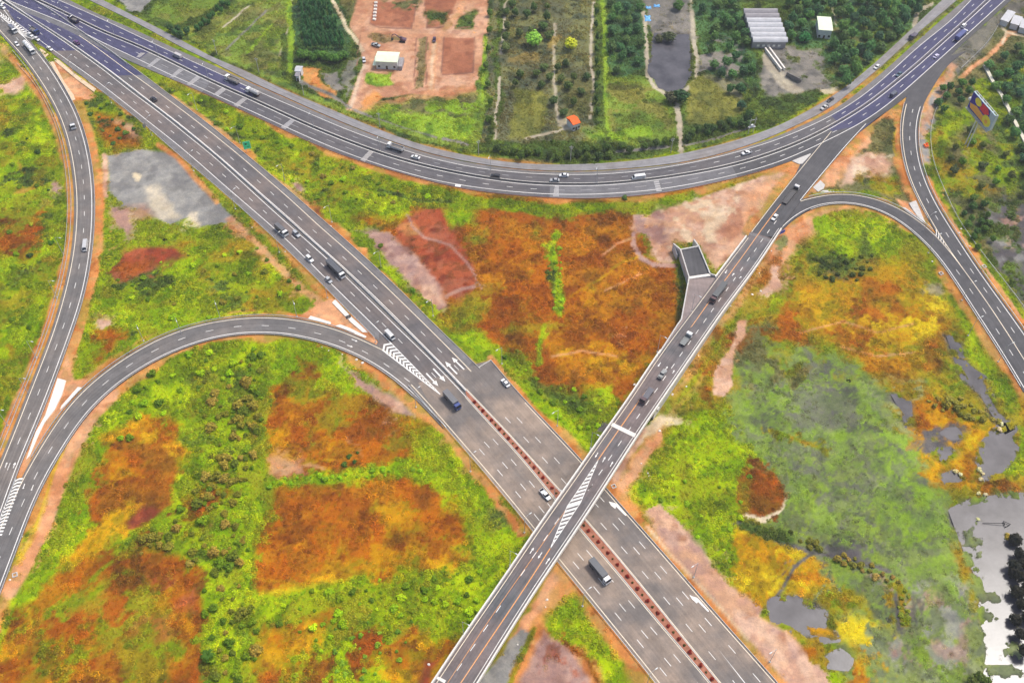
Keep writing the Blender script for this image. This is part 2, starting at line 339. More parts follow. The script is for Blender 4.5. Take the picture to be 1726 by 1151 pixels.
F_I = chain([(95,-28),(149.5,0),(220,33.8),(275.6,63.4),(303.5,79),(359,105),(428.6,141),(454,151.5),(523.4,183),(579,206.8),(634.7,228.8),(716.5,256.6),(786,272),(860,283.8),(915.6,287.2),(971.3,288.6),(1040.8,285),(1060,283.8),(1143.4,274.8),(1199,263.6),(1268.6,242.5),(1300,231),(1320,221),(1382.6,192),(1417.4,168.8),(1445.2,144.8),(1487,110.8),(1535.6,65.4),(1613.5,0),(1655,-38)])
fr = road('frontage_road')
ribbon('pavement', F_O, F_I, M['front'], fr, 0.01, 0.4, 2); pave(F_O, F_I)

# --- ramps
D_L = chain([(-50,0),(0,51.5),(20.9,75),(41.7,97.4),(62.6,126.6),(80.5,154),(94.6,179.2),(111.3,219.5),(122.4,265.4),(128,305),(130.4,336),(129,390),(122.5,440),(109.5,498),(88,569),(64,629.5),(33,709),(0,790.4),(-40,885)])
D_R = chain([(-35,-40),(5,15),(40.3,62.6),(62.6,89),(86.2,119.6),(106,153),(122.4,182),(137.7,222.3),(148.8,268.2),(153,305),(155.4,336),(153.6,392),(148.5,440),(136,503.4),(113.5,570),(90.4,632.3),(60,711),(27.8,783.4),(1.4,860),(-30,945)])
E_U = chain([(680,607),(644.5,590.4),(606.9,571),(565.2,554.2),(509.5,540.3),(470,535.6),(440,534),(410.8,535.5),(341.3,545.9),(285.6,562.6),(235,588.5),(194.7,613.5),(153,646.2),(122.4,675.4),(104.3,699),(69.5,754),(39,805.7),(14,860),(-14,925)])
E_D = chain([(752,720),(704.5,669),(680,646),(648.6,622.4),(606.9,597.4),(551.3,575.8),(495.6,562.6),(470,558.8),(440,557.7),(396.9,559.8),(341.3,571),(285.6,591.8),(235,618),(194.7,646.2),(153,682.4),(139,699),(97.4,764),(66.8,815.4),(50,853),(27.8,913.7),(0,986),(-26,1055)])
G_L = chain([(1590,100),(1560,125),(1536,150),(1527.5,175.4),(1520.3,213),(1520,228),(1525.5,270),(1531,293),(1548.2,333),(1577.4,386),(1595.5,415),(1613.3,440),(1666.8,513.7),(1722.4,600),(1765,668)])
G_R = chain([(1625,85),(1594,106),(1577.4,133),(1562,156),(1549.3,181),(1542.3,223.4),(1546.5,267),(1553.5,293),(1576,344.2),(1610.8,398.5),(1637,440),(1680.7,501),(1726,563.8),(1762,618)])
FU = chain([(1349,339.4),(1359.3,334.6),(1383,329),(1410.8,325.5),(1435,325.7),(1467,331),(1499.5,342.9),(1541.3,365),(1576,395.7),(1595.5,415),(1613.3,440),(1666.8,513.7),(1722.4,600),(1765,668)])
FD = chain([(1303,400),(1327.4,370.7),(1355.2,351.3),(1383,341.5),(1410.8,337.6),(1433,338.9),(1467,345),(1499.5,358),(1541.3,388.8),(1569,415),(1592,443),(1639,515),(1694,600),(1730,660)])
def ramp_road(name, L, R, el, er, mat, dz, dpx, lo=None, hi=None, second=None):
    r = road(name); a, b = off(L, el), off(R, er)
    ribbon('pavement', a, b, M[mat], r, dz, 0.5, 2); pave(a, b)
    stripe('edge_line', cut(L, second, None) if second else L, .3, M['cream'], r, dz + .03); stripe('edge_line', cut(R, second, None) if second else R, .3, M['white'], r, dz + .03)
    dashes('lane_line', lerp(L, R, .5), dpx, M['white'], r, dz=dz + .03, lo=lo, hi=hi)
    return r
rd = ramp_road('left_ramp', D_L, D_R, -1.3, 1.4, 'asphr', .06, (142.7, 332), lo=(0, 30))
re_ = ramp_road('loop_ramp', E_U, E_D, -1.0, 1.2, 'asphr', .05, (400.5, 548.3))
rg = ramp_road('right_ramp', G_L, G_R, -1.0, 1.2, 'asphg', .055, (1531.7, 234.6), lo=(1534, 185), second=(1538, 178))
rf = ramp_road('right_loop_ramp', FU, FD, .9, -1.2, 'asphg', .045, (1615, 458), lo=(1600, 436))
# gores between the roads
gore = road('gore_pavement')
slab('pavement', [(-60,-40),(0,21),(66,70),(110,104),(70,78),(40,62),(0,14)], M['asph'], gore, -0.02)
slab('pavement', [(638,573),(660,600),(700,640),(742,700),(700,668),(655,622),(632,588)], M['asph'], gore, -0.02)
slab('pavement', [(1356,262),(1366,258),(1400,240),(1463,208),(1430,243),(1393,286),(1349,339),(1300,346),(1341,294)], M['asphg'], gore, -0.02)
slab('pavement', [(1440,230),(1528,160),(1601,96),(1594,106),(1577,133),(1562,156),(1553,181),(1526,178),(1528,163),(1462,210)], M['asphn'], gore, -0.01)
slab('pavement', [(30,806),(14,800),(-10,860),(-30,930),(0,900),(20,860),(42,806)], M['asphr'], gore, -0.0)
slab('pavement', [(1577,386),(1577,396),(1597,417),(1600,412)], M['asphg'], gore, 0.0)
slab('pavement', [(800,614),(826.9,607.3),(850,636),(840,670),(806,640)], M['asphw'], gore, 0.0)

# painted hatching and arrows
def bar(name, p0, p1, w, mat, parent, z=0.1):
    a, b = G(*p0, z), G(*p1, z); d = (b - a).normalized(); n = Vector((-d.y, d.x, 0)) * w / 2
    return slab(name, None, M[mat], parent, world=[a - n, b - n, b + n, a + n])
def chevrons(parent, A0, A1, B0, B1, n, w, lead, mat='white', z=0.1, mid=.5, zf=None):
    """chevron bars in the wedge between line A (A0-A1) and line B (B0-B1) whose far ends meet; lead: how far the tip points ahead"""
    V, F = [], []
    zz = zf or (lambda v: z)
    P = lambda a, b, t: (a[0] + (b[0] - a[0]) * t, a[1] + (b[1] - a[1]) * t)
    for i in range(n):
        t = i / n; q = []
        for dt in (0, w / n):
            a, b = P(A0, A1, t + dt), P(B0, B1, t + dt); m = P(P(a, b, mid), P(A1, B1, .5), 0)
            tip = P(P(A0, B0, mid), P(A1, B1, mid), t + dt + lead)
            q.append((a, tip, b))
        o = len(V)
        for s in q: V += [tuple(G(x[0], x[1], zz(x[1]))) for x in s]
        F += [(o, o + 1, o + 4, o + 3), (o + 1, o + 2, o + 5, o + 4)]
    me = bpy.data.meshes.new('hatching'); me.from_pydata(V, [], F)
    bm = bmesh.new(); bm.from_mesh(me); bmesh.ops.recalc_face_normals(bm, faces=bm.faces[:])
    for f in bm.faces:
        if f.normal.z < 0: f.normal_flip()
    bm.to_mesh(me); bm.free()
    return tag(mobj('hatching', me, M[mat], parent), kind='stuff')
chevrons(mw, (658,578), (742,664), (644.5,590), (742,664), 17, .5, -.05)
chevrons(mw, (0,20), (66,68), (0,27), (40,62), 15, .5, .05)
bar('edge_line', (644.5,590), (742,664.5), .45, 'white', mw, .11); bar('edge_line', (0,27), (40,62.5), .4, 'white', mw, .11)
chevrons(re_, (24,810), (-14,910), (39,805), (2,905), 17, .5, -.02, z=.13)
bar('edge_line', (26,806), (-12,905), .4, 'white', re_, .13)
chevrons(rg, (1577.4,386), (1597,417), (1577,397), (1597,417), 5, .35, 0.03, z=.13)
for q in ([(1208.5,1090.5),(1257,1151),(1265,1151),(1284,1175),(1276,1178),(1256,1152)],): slab('solid_line', q, M['white'], mw, .1)
def arrow(parent, tail, tip, w=.3, z=.1, mat='white', bend=None, wide=1.0, hl=.34):
    """straight lane arrow from tail to tip (pixels); bend: a side-pointing head"""
    a, b = G(*tail, z), G(*tip, z); d = b - a; L = d.length; d.normalize(); n = Vector((-d.y, d.x, 0))
    h = b - d * L * hl
    if bend is None:
        pts = [a - n * w, h - n * w, h - n * wide, b, h + n * wide, h + n * w, a + n * w]
    else:
        s = bend
        pts = [a - n * w, h - n * w * .8 + n * s * .2, h - n * s * .9 + d * .3 * L * hl, b + n * s * 2.0, h + n * s * 2.6 - d * .1 * L, h + n * s * 1.1 - d * .06 * L, h + n * w - d * .18 * L, a + n * w]
    return slab('lane_arrow', None, M[mat], parent, world=pts)
T8 = lambda x, y: (660 + x / 7.19, 560 + y / 7.19)
arrow(mw, T8(880,450), T8(730,303)); arrow(mw, T8(795,505), T8(650,355)); arrow(mw, T8(505,440), T8(652,597)); arrow(mw, T8(420,495), T8(567,652))
T10 = lambda x, y: (860 + x / 7.19, 820 + y / 7.19); T11 = lambda x, y: (980 + x / 7.19, 960 + y / 7.19)
for T, pts in ((T10, [(1410,345),(1395,350),(1280,238),(1275,268),(1222,228),(1193,178),(1262,195),(1300,208)]), (T11, [(1548,498),(1535,508),(1412,385),(1400,408),(1338,352),(1308,300),(1345,320),(1400,335),(1430,365)])):
    slab('lane_arrow', [T(*p) for p in pts], M['white'], mw, .1)
TE = lambda x, y: (440 + x / 7.19, 500 + y / 7.19); T7 = lambda x, y: (x / 7.19, 700 + y / 7.19)
arrow(re_, TE(1098,515), TE(1170,545), .16, .13, 'white', None, .5); arrow(re_, TE(1042,588), TE(1112,610), .16, .13, 'white', None, .5)
arrow(re_, T7(300,825), T7(278,890), .16, .13, 'white', None, .45, .2); arrow(re_, T7(405,840), T7(378,910), .16, .13, 'white', None, .45, .2)
arrow(rd, T7(62,632), T7(86,565), .16, .13, 'white', None, .45, .3); arrow(rd, T7(160,638), T7(186,565), .16, .13, 'white', None, .6, .45)
# pale rumble bands across the southern lanes of the curved highway
t2 = lambda x, y: (220 + x / 7.19, y / 7.19); t5 = lambda x, y: (440 + x / 7.19, 150 + y / 7.19)
t9 = lambda x, y: (860 + x / 7.19, 200 + y / 7.19); t6 = lambda x, y: (1060 + x / 7.19, 200 + y / 7.19)
for q in ([t2(70,695),t2(125,640),t2(185,645),t2(115,700)], [t2(198,808),t2(320,705),t2(368,722),t2(242,818)], [t2(478,932),t2(590,835),t2(648,850),t2(520,945)],
          [t2(680,1025),t2(800,925),t2(858,942),t2(728,1040)], [t2(1000,1150),t2(1110,1065),t2(1168,1085),t2(1070,1162)], [t2(1250,1275),t2(1360,1190),t2(1415,1205),t2(1300,1300)], [t5(240,465),t5(368,365),t5(418,382),t5(298,490)],
          [t5(1205,860),t5(1310,752),t5(1365,768),t5(1258,885)], [t9(520,943),t9(542,815),t9(590,818),t9(592,945)], [t6(300,762),t6(362,752),t6(402,888),t6(336,890)]):
    n = 5; r = tag(empty('rumble_band'), kind='structure'); r.parent = hw
    for i in range(n):
        f = lambda a, b, t: (a[0] + (b[0] - a[0]) * t, a[1] + (b[1] - a[1]) * t)
        a, b = i / n, (i + .72) / n
        slab('painted_bar', [f(q[0], q[3], a), f(q[1], q[2], a), f(q[1], q[2], b), f(q[0], q[3], b)], M['pale'], r, .1)
slab('painted_block', [(640 + x / 7.19, 200 + y / 7.19) for x, y in ((910,822),(920,790),(988,800),(980,830))], M['white'], hw, .1)

# ------------------------------------------------------------------ OVERPASS
def zc(v):
    ks = [(200, .07), (330, .07), (405, 1.6), (520, 4.3), (610, 6.0), (725, 7.0), (1300, 7.0)]
    for (a, za), (b, zb) in zip(ks, ks[1:]):
        if v <= b: t = max(0, (v - a) / (b - a)); return za + (zb - za) * t
    return 7.0
C_L = chain([(1400,222),(1367,262.3),(1341.3,294.2),(1299.5,346.4),(1260,398.6),(1207.9,467),(1171.3,517),(1110,597.9),(1060,674.4),(1028,718),(960,816.3),(901.7,897.9),(860,962),(840.3,990),(780,1076.7),(731.2,1151),(700,1198)], zf=zc)
C_R = chain([(1460.5,209.4),(1428.7,243),(1392.7,285.9),(1349,338.7),(1319,380),(1269,455.8),(1220,520),(1108,682),(1071.3,735.6),(1018.5,818),(981,876),(910,980),(860,1058),(802.5,1151),(772,1200)], zf=zc)
op = tag(empty('overpass_bridge', tuple(G(975, 850, 0))), 'long two lane overpass crossing above the wide motorway, white parapets and orange centre line', 'bridge')
op.location = (0, 0, 0)
cl, cr = cut(C_L, (1290,350), None), cut(C_R, (1330,362), None)
ribbon('approach_deck', cut(C_L, None, (1258,400)), cut(C_R, None, (1302,405)), M['asphg'], op, 0.0, 0.9, 2)
dk_l, dk_r = cut(C_L, (1262,396), None), cut(C_R, (1307,398), None)
n_ = 190; cl_, cr_ = resample(C_L, n=400), resample(C_R, n=400)
# split the deck where the photograph shows the joints
def stretch(v0, v1):
    vv = np.array([PX(*((cl_[i] + cr_[i]) / 2))[1] for i in range(400)])
    k = (vv >= v0) & (vv <= v1); return cl_[k], cr_[k]
def between(l0, r0, l1, r1): return cut(cl_, l0, l1), cut(cr_, r0, r1)
d1 = between((1263.5,393), (1297,406), (1031,714), (1071,735)); d2 = between((1031,714), (1071,735), None, None); d0 = between(None, None, (1263.5,393), (1297,406))
ribbon('deck', d1[0], d1[1], M['deck'], op, 0.01, 0.8, 3); ribbon('deck', d2[0], d2[1], M['deck'], op, 0.01, 0.8, 3)
for q, m in (([(1029.5,717.5),(1033,712),(1072.5,731),(1069,737)], 'concw'), ([(1262,395),(1264,391.5),(1299,404.5),(1297,407.5)], 'shoulder'), ([(735,1143),(738,1139),(752,1146),(749,1151)], 'concw')):
    slab('expansion_joint', None, M[m], op, world=[G(u, v, zc(v) + .07) for u, v in q])
def parapet(name, A, side, h, w, parent, mat, z0=-.9):
    a, b = off(A, 0), off(A, side * w); nA = len(A)
    bm = bmesh.new(); R = []
    for p, q in zip(a, b):
        R.append([bm.verts.new((p[0], p[1], p[2] + z0)), bm.verts.new((p[0] + (q[0] - p[0]) * .25, p[1] + (q[1] - p[1]) * .25, p[2] + h)), bm.verts.new((q[0], q[1], q[2] + h)), bm.verts.new((q[0], q[1], q[2] + z0))])
    for x, y in zip(R, R[1:]):
        for i in range(4): bm.faces.new((x[i], x[(i + 1) % 4], y[(i + 1) % 4], y[i]))
    bm.faces.new(R[0]); bm.faces.new(R[-1][::-1])
    return bobj(name, bm, mat, parent)
kl, kr = stretch(392, 1300), stretch(392, 1300)
sgn = 1 if np.dot(normals(C_L)[50][:2], (C_L[50] - C_R[50])[:2]) > 0 else -1
SG = sgn
# the left parapet opens where the stub ramp leaves
vv_ = np.array([PX(*p)[1] for p in kl[0]])
parapet('parapet', kl[0][vv_ < 470], sgn, .95, .65, op, M['concw']); parapet('parapet', kl[0][vv_ > 590], sgn, .95, .65, op, M['concw'])
parapet('parapet', kr[1], -sgn, .95, .65, op, M['concw'])
stripe('edge_line', off(d0[0], -sgn * .3), .25, M['cream'], op, .05); stripe('edge_line', off(cut(d0[1], None, (1349, 338)), sgn * .3), .28, M['white'], op, .05)
stripe('edge_line', off(kl[0], -sgn * .75), .22, M['cream'], op, .06); stripe('edge_line', off(kr[1], sgn * .75), .22, M['white'], op, .06)
C_O = chain([(1318,342),(1288.6,380),(1252.4,431.5),(1216.2,480),(1187.3,520),(1073.9,680),(1007.3,776)], zf=zc)
stripe('centre_line', C_O, .3, M['orange'], op, .06)
stripe('centre_line', chain([(927.5,923.6),(892,980),(885,990),(776,1151),(748,1194)], zf=zc), .32, M['orange'], op, .06)
stripe('thin_line', chain([(953,860),(905,930),(860,993),(815,1058),(758,1145),(735,1180)], zf=zc), .16, M['orange'], op, .06)
def dlist(parent, pts, w=.24, z=.07, dirn=None, ln=2.8):
    V, F = [], []
    for i, (u, v) in enumerate(pts):
        p = G(u, v, zc(v)); q = G(u + 21, v - 30, zc(v - 30)); d = (q - p).normalized(); n = Vector((-d.y, d.x, 0)).normalized() * w / 2; p.z += z
        o = len(V); V += [tuple(p - d * ln / 2 - n), tuple(p - d * ln / 2 + n), tuple(p + d * ln / 2 + n), tuple(p + d * ln / 2 - n)]; F.append((o, o + 3, o + 2, o + 1))
    me = bpy.data.meshes.new('lane_line'); me.from_pydata(V, [], F); return tag(mobj('lane_line', me, M['white'], parent), kind='stuff')
s7 = lambda ox, oy, L, s=7.19: [(ox + x / s, oy + y / s) for x, y in L]
dlist(op, s7(1230,240,[(468,1082),(550,972),(768,685),(653,633)]) + s7(1130,380,[(1188,72),(1108,183),(1028,298),(945,412),(862,530),(775,652),(688,773),(598,900),(508,1027),(420,1150)]) +
      s7(1060,520,[(920,150),(826,283),(732,416),(632,555),(533,697),(430,845),(328,993),(225,1140)]) + s7(960,680,[(832,155),(722,318),(608,483),(492,655),(375,833),(255,1013)]) +
      s7(860,820,[(967,15),(565,418),(430,620),(292,828),(153,1040)]) + s7(720,990,[(858,257),(705,487),(550,720),(388,957)], 7.15))
for T, L in (((860,820), [((238,808),(288,735)),((385,795),(335,870)),((430,935),(482,858))]), ((960,680), [((345,592),(308,655)),((400,708),(435,642)),((492,762),(528,700))]),
             ((1060,520), [((385,655),(350,705)),((440,742),(472,700)),((530,785),(552,745))]), ((1130,380), [((688,540),(660,585)),((745,615),(775,578)),((835,640),(862,618))])):
    for a, b in L:
        a, b = s7(*T, [a, b]); arrow(op, a, b, .14, zc((a[1] + b[1]) / 2) + .08, 'white', None, .42, .4)
hz = lambda v: zc(v) + .08
chevrons(op, (956,853), (1009,774), (979,846), (1009,774), 11, .55, 0.0, zf=hz)
chevrons(op, (956,853), (927.5,924), (979,846), (927.5,924), 10, .55, 0.0, zf=hz)
for a, b in (((956,853),(1009,774)), ((979,846),(1009,774)), ((956,853),(927.5,924)), ((979,846),(927.5,924))): bar('edge_line', a, b, .2, 'white', op, 7.09)
# piers and abutments
for i, (u, v) in enumerate(((905,957),(1000,822),(953,893),(850,1037),(800,1110),(1048,752),(1090,695))):
    p = G(u, v, 0); a = math.atan2((C_L[60] - C_L[70])[1], (C_L[60] - C_L[70])[0])
    bm = bmesh.new(); Mx = Matrix.Translation(p) @ Matrix.Rotation(a, 4, 'Z')
    for s in (-2.8, 2.8): cyl(bm, Mx @ Vector((0, s, -1.6)), Mx @ Vector((0, s, 5.1)), .6, n=12)
    box(bm, -.8, .8, -4.6, 4.6, 5.0, 6.1, Mx); bobj('pier', bm, M['conc'], op)
for side, pr in ((0, kl[0]), (1, kr[1])):
    vs = np.array([PX(*p)[1] for p in pr]); s = pr[vs < 690]
    bm = bmesh.new(); sg = sgn if side == 0 else -sgn; q = off(s, sg * .1)
    R = [(bm.verts.new((p[0], p[1], p[2] - .85)), bm.verts.new((p[0] + 0, p[1], -1.5))) for p in q]
    for x, y in zip(R, R[1:]): bm.faces.new((x[0], x[1], y[1], y[0]))
    bobj('retaining_wall', bm, M['conc'], op)
# unfinished ramp stub west of the overpass
st = tag(empty('ramp_stub'), 'unfinished ramp stub of dark asphalt with pale concrete walls branching off the overpass', 'ramp')
zs = 3.4
slab('deck_wedge', None, M['stub'], st, world=[G(1207,467.5,zc(467)), G(1161.3,469.5,zs), G(1148.5,540,4.6), G(1143.4,546,zc(548)), G(1112,596,zc(596)), G(1172,516,zc(516))], th=.9)
slab('dark_deck', [(1147,422),(1177,416.5),(1196.5,463.5),(1161.5,468.5)], M['asphg'], st, zs + .02, .9)
def wallpx(name, pts, h, w, mat, parent, zb=-1.6):
    A = np.array([tuple(G(u, v, z)) for u, v, z in pts]); A = resample(A, 1.5)
    bm = bmesh.new(); N = normals(A); R = []
    for p, n in zip(A, N):
        a, b = p - n * w / 2, p + n * w / 2
        R.append([bm.verts.new((a[0], a[1], zb)), bm.verts.new((a[0], a[1], a[2] + h)), bm.verts.new((b[0], b[1], b[2] + h)), bm.verts.new((b[0], b[1], zb))])
    for x, y in zip(R, R[1:]):
        for i in range(4): bm.faces.new((x[i], x[(i + 1) % 4], y[(i + 1) % 4], y[i]))
    bm.faces.new(R[0]); bm.faces.new(R[-1][::-1])
    return bobj(name, bm, M[mat], parent)
wallpx('side_wall', [(1146.7,421.7,zs),(1161.3,469,zs),(1148.3,540,4.6),(1143.4,546,4.9),(1110,597.9,5.8)], .7, .5, 'conc', st)
wallpx('side_wall', [(1177.3,416,zs),(1197,463.4,zs),(1207.9,466,3.3)], .7, .5, 'conc', st)
wallpx('end_wall', [(1147,421.7,zs),(1177.3,416,zs)], .5, .6, 'conc', st)
wallpx('cross_beam', [(1161.3,469,zs),(1197,463.8,zs)], .35, 1.3, 'concw', st)
wallpx('wing_wall', [(1135,412,2.6),(1146.7,421.7,zs)], .6, .6, 'conc', st); wallpx('wing_wall', [(1135.5,412,2.6),(1141.5,431,1.2)], .4, .5, 'conc', st)
wallpx('wing_wall', [(1169.5,405,2.8),(1177.3,416,zs)], .6, .6, 'conc', st)
PAVE_C = np.vstack([C_L[::4, :2], C_R[::-1][::4, :2]])
PAVE.append(np.vstack([d0[0][::4, :2], d0[1][::-1][::4, :2]]))
for q in ([(1320,262),(1366,258),(1463,208),(1349,339),(1300,346),(1341,294)], [(1440,230),(1601,96),(1577,133),(1553,181),(1526,178),(1462,210)], [(638,573),(742,700),(655,622)], [(30,806),(-30,930),(42,806)], [(1570,380),(1577,396),(1597,417),(1600,412)], [(806,615),(826.9,607.3),(850,636),(840,670)]):
    PAVE.append(np.array([tuple(G(*p))[:2] for p in q]))
# ------------------------------------------------------------------ GROUND: land cover painted patch by patch
GS = 0.85
gx = np.arange(-360, 361, GS); gy = np.arange(84, 590, GS)
GX, GY = np.meshgrid(gx, gy); SH = GX.shape
UU, VV = PX(GX, GY, -0.8)
def vnoise(cell, seed, X=None, Y=None):
    X = GX if X is None else X; Y = GY if Y is None else Y
    r = np.random.default_rng(seed).random((257, 257))
    fx, fy = X / cell + 1000, Y / cell + 1000
    ix, iy = np.floor(fx).astype(int), np.floor(fy).astype(int); tx, ty = fx - ix, fy - iy
    tx, ty = tx * tx * (3 - 2 * tx), ty * ty * (3 - 2 * ty); ix %= 256; iy %= 256
    return (r[iy, ix] * (1 - tx) + r[iy, ix + 1] * tx) * (1 - ty) + (r[iy + 1, ix] * (1 - tx) + r[iy + 1, ix + 1] * tx) * ty
def fbm(cell, seed, o=4, g=.55):
    s = 0; a = 1; t = 0
    for i in range(o): s = s + a * vnoise(cell / 2 ** i, seed + i); t += a; a *= g
    return s / t
n30, n12, n5, n2 = fbm(34, 1), fbm(13, 21), fbm(6, 41, 3), vnoise(1.9, 61)
WU = UU + (fbm(26, 5, 5, .68) - .5) * 44; WV = VV + (fbm(26, 15, 5, .68) - .5) * 36
SU = UU + (fbm(9, 5) - .5) * 5; SV = VV + (fbm(9, 15) - .5) * 4
def ss(a, b, x): t = np.clip((x - a) / (b - a), 0, 1); return t * t * (3 - 2 * t)
def polysd(px, py, P):
    """signed distance (inside > 0) to a polygon"""
    P = np.asarray(P, float); d = np.full(px.shape, 1e9); ins = np.zeros(px.shape, bool)
    for a, b in zip(P, np.roll(P, -1, 0)):
        e = b - a; wx, wy = px - a[0], py - a[1]; t = np.clip((wx * e[0] + wy * e[1]) / (e @ e + 1e-9), 0, 1)
        d = np.minimum(d, (wx - e[0] * t) ** 2 + (wy - e[1] * t) ** 2)
        c = ((a[1] <= py) != (b[1] <= py)); ins ^= c & (px < (b[0] - a[0]) * (py - a[1]) / (b[1] - a[1] + 1e-12) + a[0])
    d = np.sqrt(d); return np.where(ins, d, -d)
def linesd(px, py, P):
    P = np.asarray(P, float); d = np.full(px.shape, 1e9)
    for a, b in zip(P, P[1:]):
        e = b - a; wx, wy = px - a[0], py - a[1]; t = np.clip((wx * e[0] + wy * e[1]) / (e @ e + 1e-9), 0, 1)
        d = np.minimum(d, (wx - e[0] * t) ** 2 + (wy - e[1] * t) ** 2)
    return np.sqrt(d)
# class: three colours mixed by noise, plant density, plant height, kind of plant (0 leafy, 1 dry grass, 2 reeds/floating)
CLS = {
 'lime': [(144,168,0), (162,184,4), (108,138,2), 1.0, .5, 0], 'green': [(122,143,4), (140,156,8), (90,114,6), 1.0, .55, 0],
 'dkgreen': [(72,94,38), (94,116,44), (56,74,36), 1.0, .8, 0], 'olive': [(134,126,20), (152,138,26), (102,102,18), .9, .45, 1],
 'orange': [(170,96,12), (182,120,16), (132,74,14), .7, .5, 1], 'brown': [(140,78,18), (158,102,22), (104,64,18), .7, .5, 1],
 'ochre': [(184,132,8), (196,150,16), (146,100,12), .55, .35, 1], 'red': [(146,66,40), (162,84,52), (118,56,38), .1, .2, 1],
 'pink': [(188,146,116), (202,162,134), (168,122,94), 0.01, .2, 1], 'mauve': [(160,126,114), (176,144,132), (142,106,96), 0.03, .2, 1],
 'dirt': [(202,142,100), (216,158,116), (180,120,80), .03, .25, 1], 'odirt': [(194,124,66), (206,142,82), (172,106,54), .05, .25, 1],
 'gravel': [(136,134,131), (148,146,142), (124,122,120), 0, 0, 1], 'tan': [(206,190,160), (222,206,178), (188,166,136), 0, 0, 1],
 'marsh': [(114,134,44), (128,146,52), (100,110,62), .9, .25, 2], 'wet': [(86,82,84), (104,100,98), (70,70,66), .3, .25, 2],
 'yel': [(196,172,14), (204,184,30), (168,136,14), .6, .35, 1], 'garden': [(96,98,72), (116,118,76), (74,82,62), .7, .6, 0],
 'teal': [(66,100,62), (84,120,70), (56,84,60), 1.0, .8, 0], 'greyd': [(118,114,108), (136,130,122), (98,96,92), .15, .3, 1],
 'site': [(184,136,104), (198,152,120), (164,114,84), 0, 0, 1], 'plot': [(154,98,72), (166,110,82), (140,88,66), 0, 0, 1],
 'dull': [(104,104,64), (120,114,70), (84,90,54), .8, .5, 1], 'path': [(172,160,140), (184,174,152), (156,144,124), 0, 0, 1],
 'kerb': [(132,92,76), (146,104,86), (120,84,70), 0, 0, 1], 'hazegreen': [(106,130,46), (124,146,56), (82,106,44), 1.0, .5, 0], 'hazelime': [(124,156,38), (142,172,48), (98,132,36), 1.0, .45, 0], 'hazeolive': [(120,120,56), (134,132,62), (98,102,50), .9, .4, 1], 'hazeochre': [(150,128,66), (164,142,76), (126,106,56), .5, .3, 1],  # green, lime, olive and ochre muted to paint distance haze into the colour
 'mlime': [(120,150,40), (132,162,50), (102,128,54), 1.0, .3, 2],
 'weed': [(112,124,70), (128,140,78), (100,106,76), .8, .22, 2],
}
n3, n8 = fbm(3.4, 801, 3, .6), fbm(9, 811, 4, .6)
EXTRA = {'orange': [((150, 104, 14), .54, .7), ((118, 60, 14), .54, .7)], 'brown': [((118, 80, 18), .53, .7), ((172, 92, 16), .55, .7)], 'ochre': [((132, 120, 14), .52, .7), ((160, 84, 12), .56, .6)],
         'olive': [((116, 140, 18), .52, .75), ((160, 120, 24), .55, .6)], 'green': [((84, 112, 8), .5, .7), ((142, 142, 30), .58, .6)], 'lime': [((104, 140, 4), .5, .7), ((126, 134, 14), .58, .6)],
         'odirt': [((178, 142, 84), .52, .6), ((146, 130, 50), .56, .7)], 'dirt': [((186, 148, 112), .52, .6), ((150, 126, 70), .6, .5)], 'pink': [((178, 136, 116), .5, .7), ((204, 172, 150), .55, .6)], 'mauve': [((150, 118, 112), .5, .7), ((180, 140, 122), .56, .6)], 'red': [((112, 66, 36), .52, .7), ((160, 96, 70), .56, .6)],
         'gravel': [((122, 121, 119), .52, .5), ((152, 149, 144), .56, .6)], 'site': [((176, 122, 96), .52, .6), ((206, 164, 136), .55, .6)], 'marsh': [((98, 112, 66), .48, .8), ((130, 146, 80), .55, .6)], 'weed': [((100, 108, 84), .48, .8), ((150, 160, 112), .56, .6)]}
lock = np.zeros(SH); colr = np.zeros(SH + (3,)); dens = np.zeros(SH); hgt = np.zeros(SH); knd = np.zeros(SH)
def cls_col(c, sl):
    a, b, d = [np.array(lin(x)) for x in CLS[c][:3]]
    t1 = ss(.42, .62, n12[sl])[..., None]; t2 = ss(.5, .72, n5[sl])[..., None]
    x = a * (1 - t1) + b * t1; x = x * (1 - t2) + d * t2
    if c in EXTRA:
        for (e, th, k), nn in zip(EXTRA[c], (n3, n8)):
            t3 = (ss(th, th + .1, nn[sl]) * k)[..., None]; x = x * (1 - t3) + np.array(lin(e)) * t3
    return x * (0.9 + .22 * n2[sl][..., None])
def put(c, al, sl):
    if np.isscalar(al): al = np.full(colr[sl].shape[:2], al)
    A = al[..., None]; colr[sl] = colr[sl] * (1 - A) + cls_col(c, sl) * A
    k = CLS[c]; dens[sl] = dens[sl] * (1 - al) + k[3] * al; hgt[sl] = hgt[sl] * (1 - al) + k[4] * al
    knd[sl] = np.where(al > .5, k[5], knd[sl])
def box_of(P, m):
    P = np.asarray(P, float); k = (UU > P[:, 0].min() - m) & (UU < P[:, 0].max() + m) & (VV > P[:, 1].min() - m) & (VV < P[:, 1].max() + m)
    r = np.where(k.any(1))[0]; c = np.where(k.any(0))[0]
    return None if len(r) == 0 else (slice(r[0], r[-1] + 1), slice(c[0], c[-1] + 1))
def poly(c, P, soft=7.0, op=1.0, sharp=False):
    sl = box_of(P, 30)
    if sl is None: return
    if CLS[c][3] > .3 and not sharp and P[0][1] > 150 and soft > 4: soft = max(soft * 2, 20)
    if c in ('pink', 'mauve', 'dirt', 'red') and not sharp: soft *= 2
    d = polysd((SU if sharp else WU)[sl], (SV if sharp else WV)[sl], P); a = op * ss(-soft / 2, soft / 2, d); put(c, a, sl); lock[sl] = np.maximum(lock[sl], a) if sharp else lock[sl] * (1 - a)
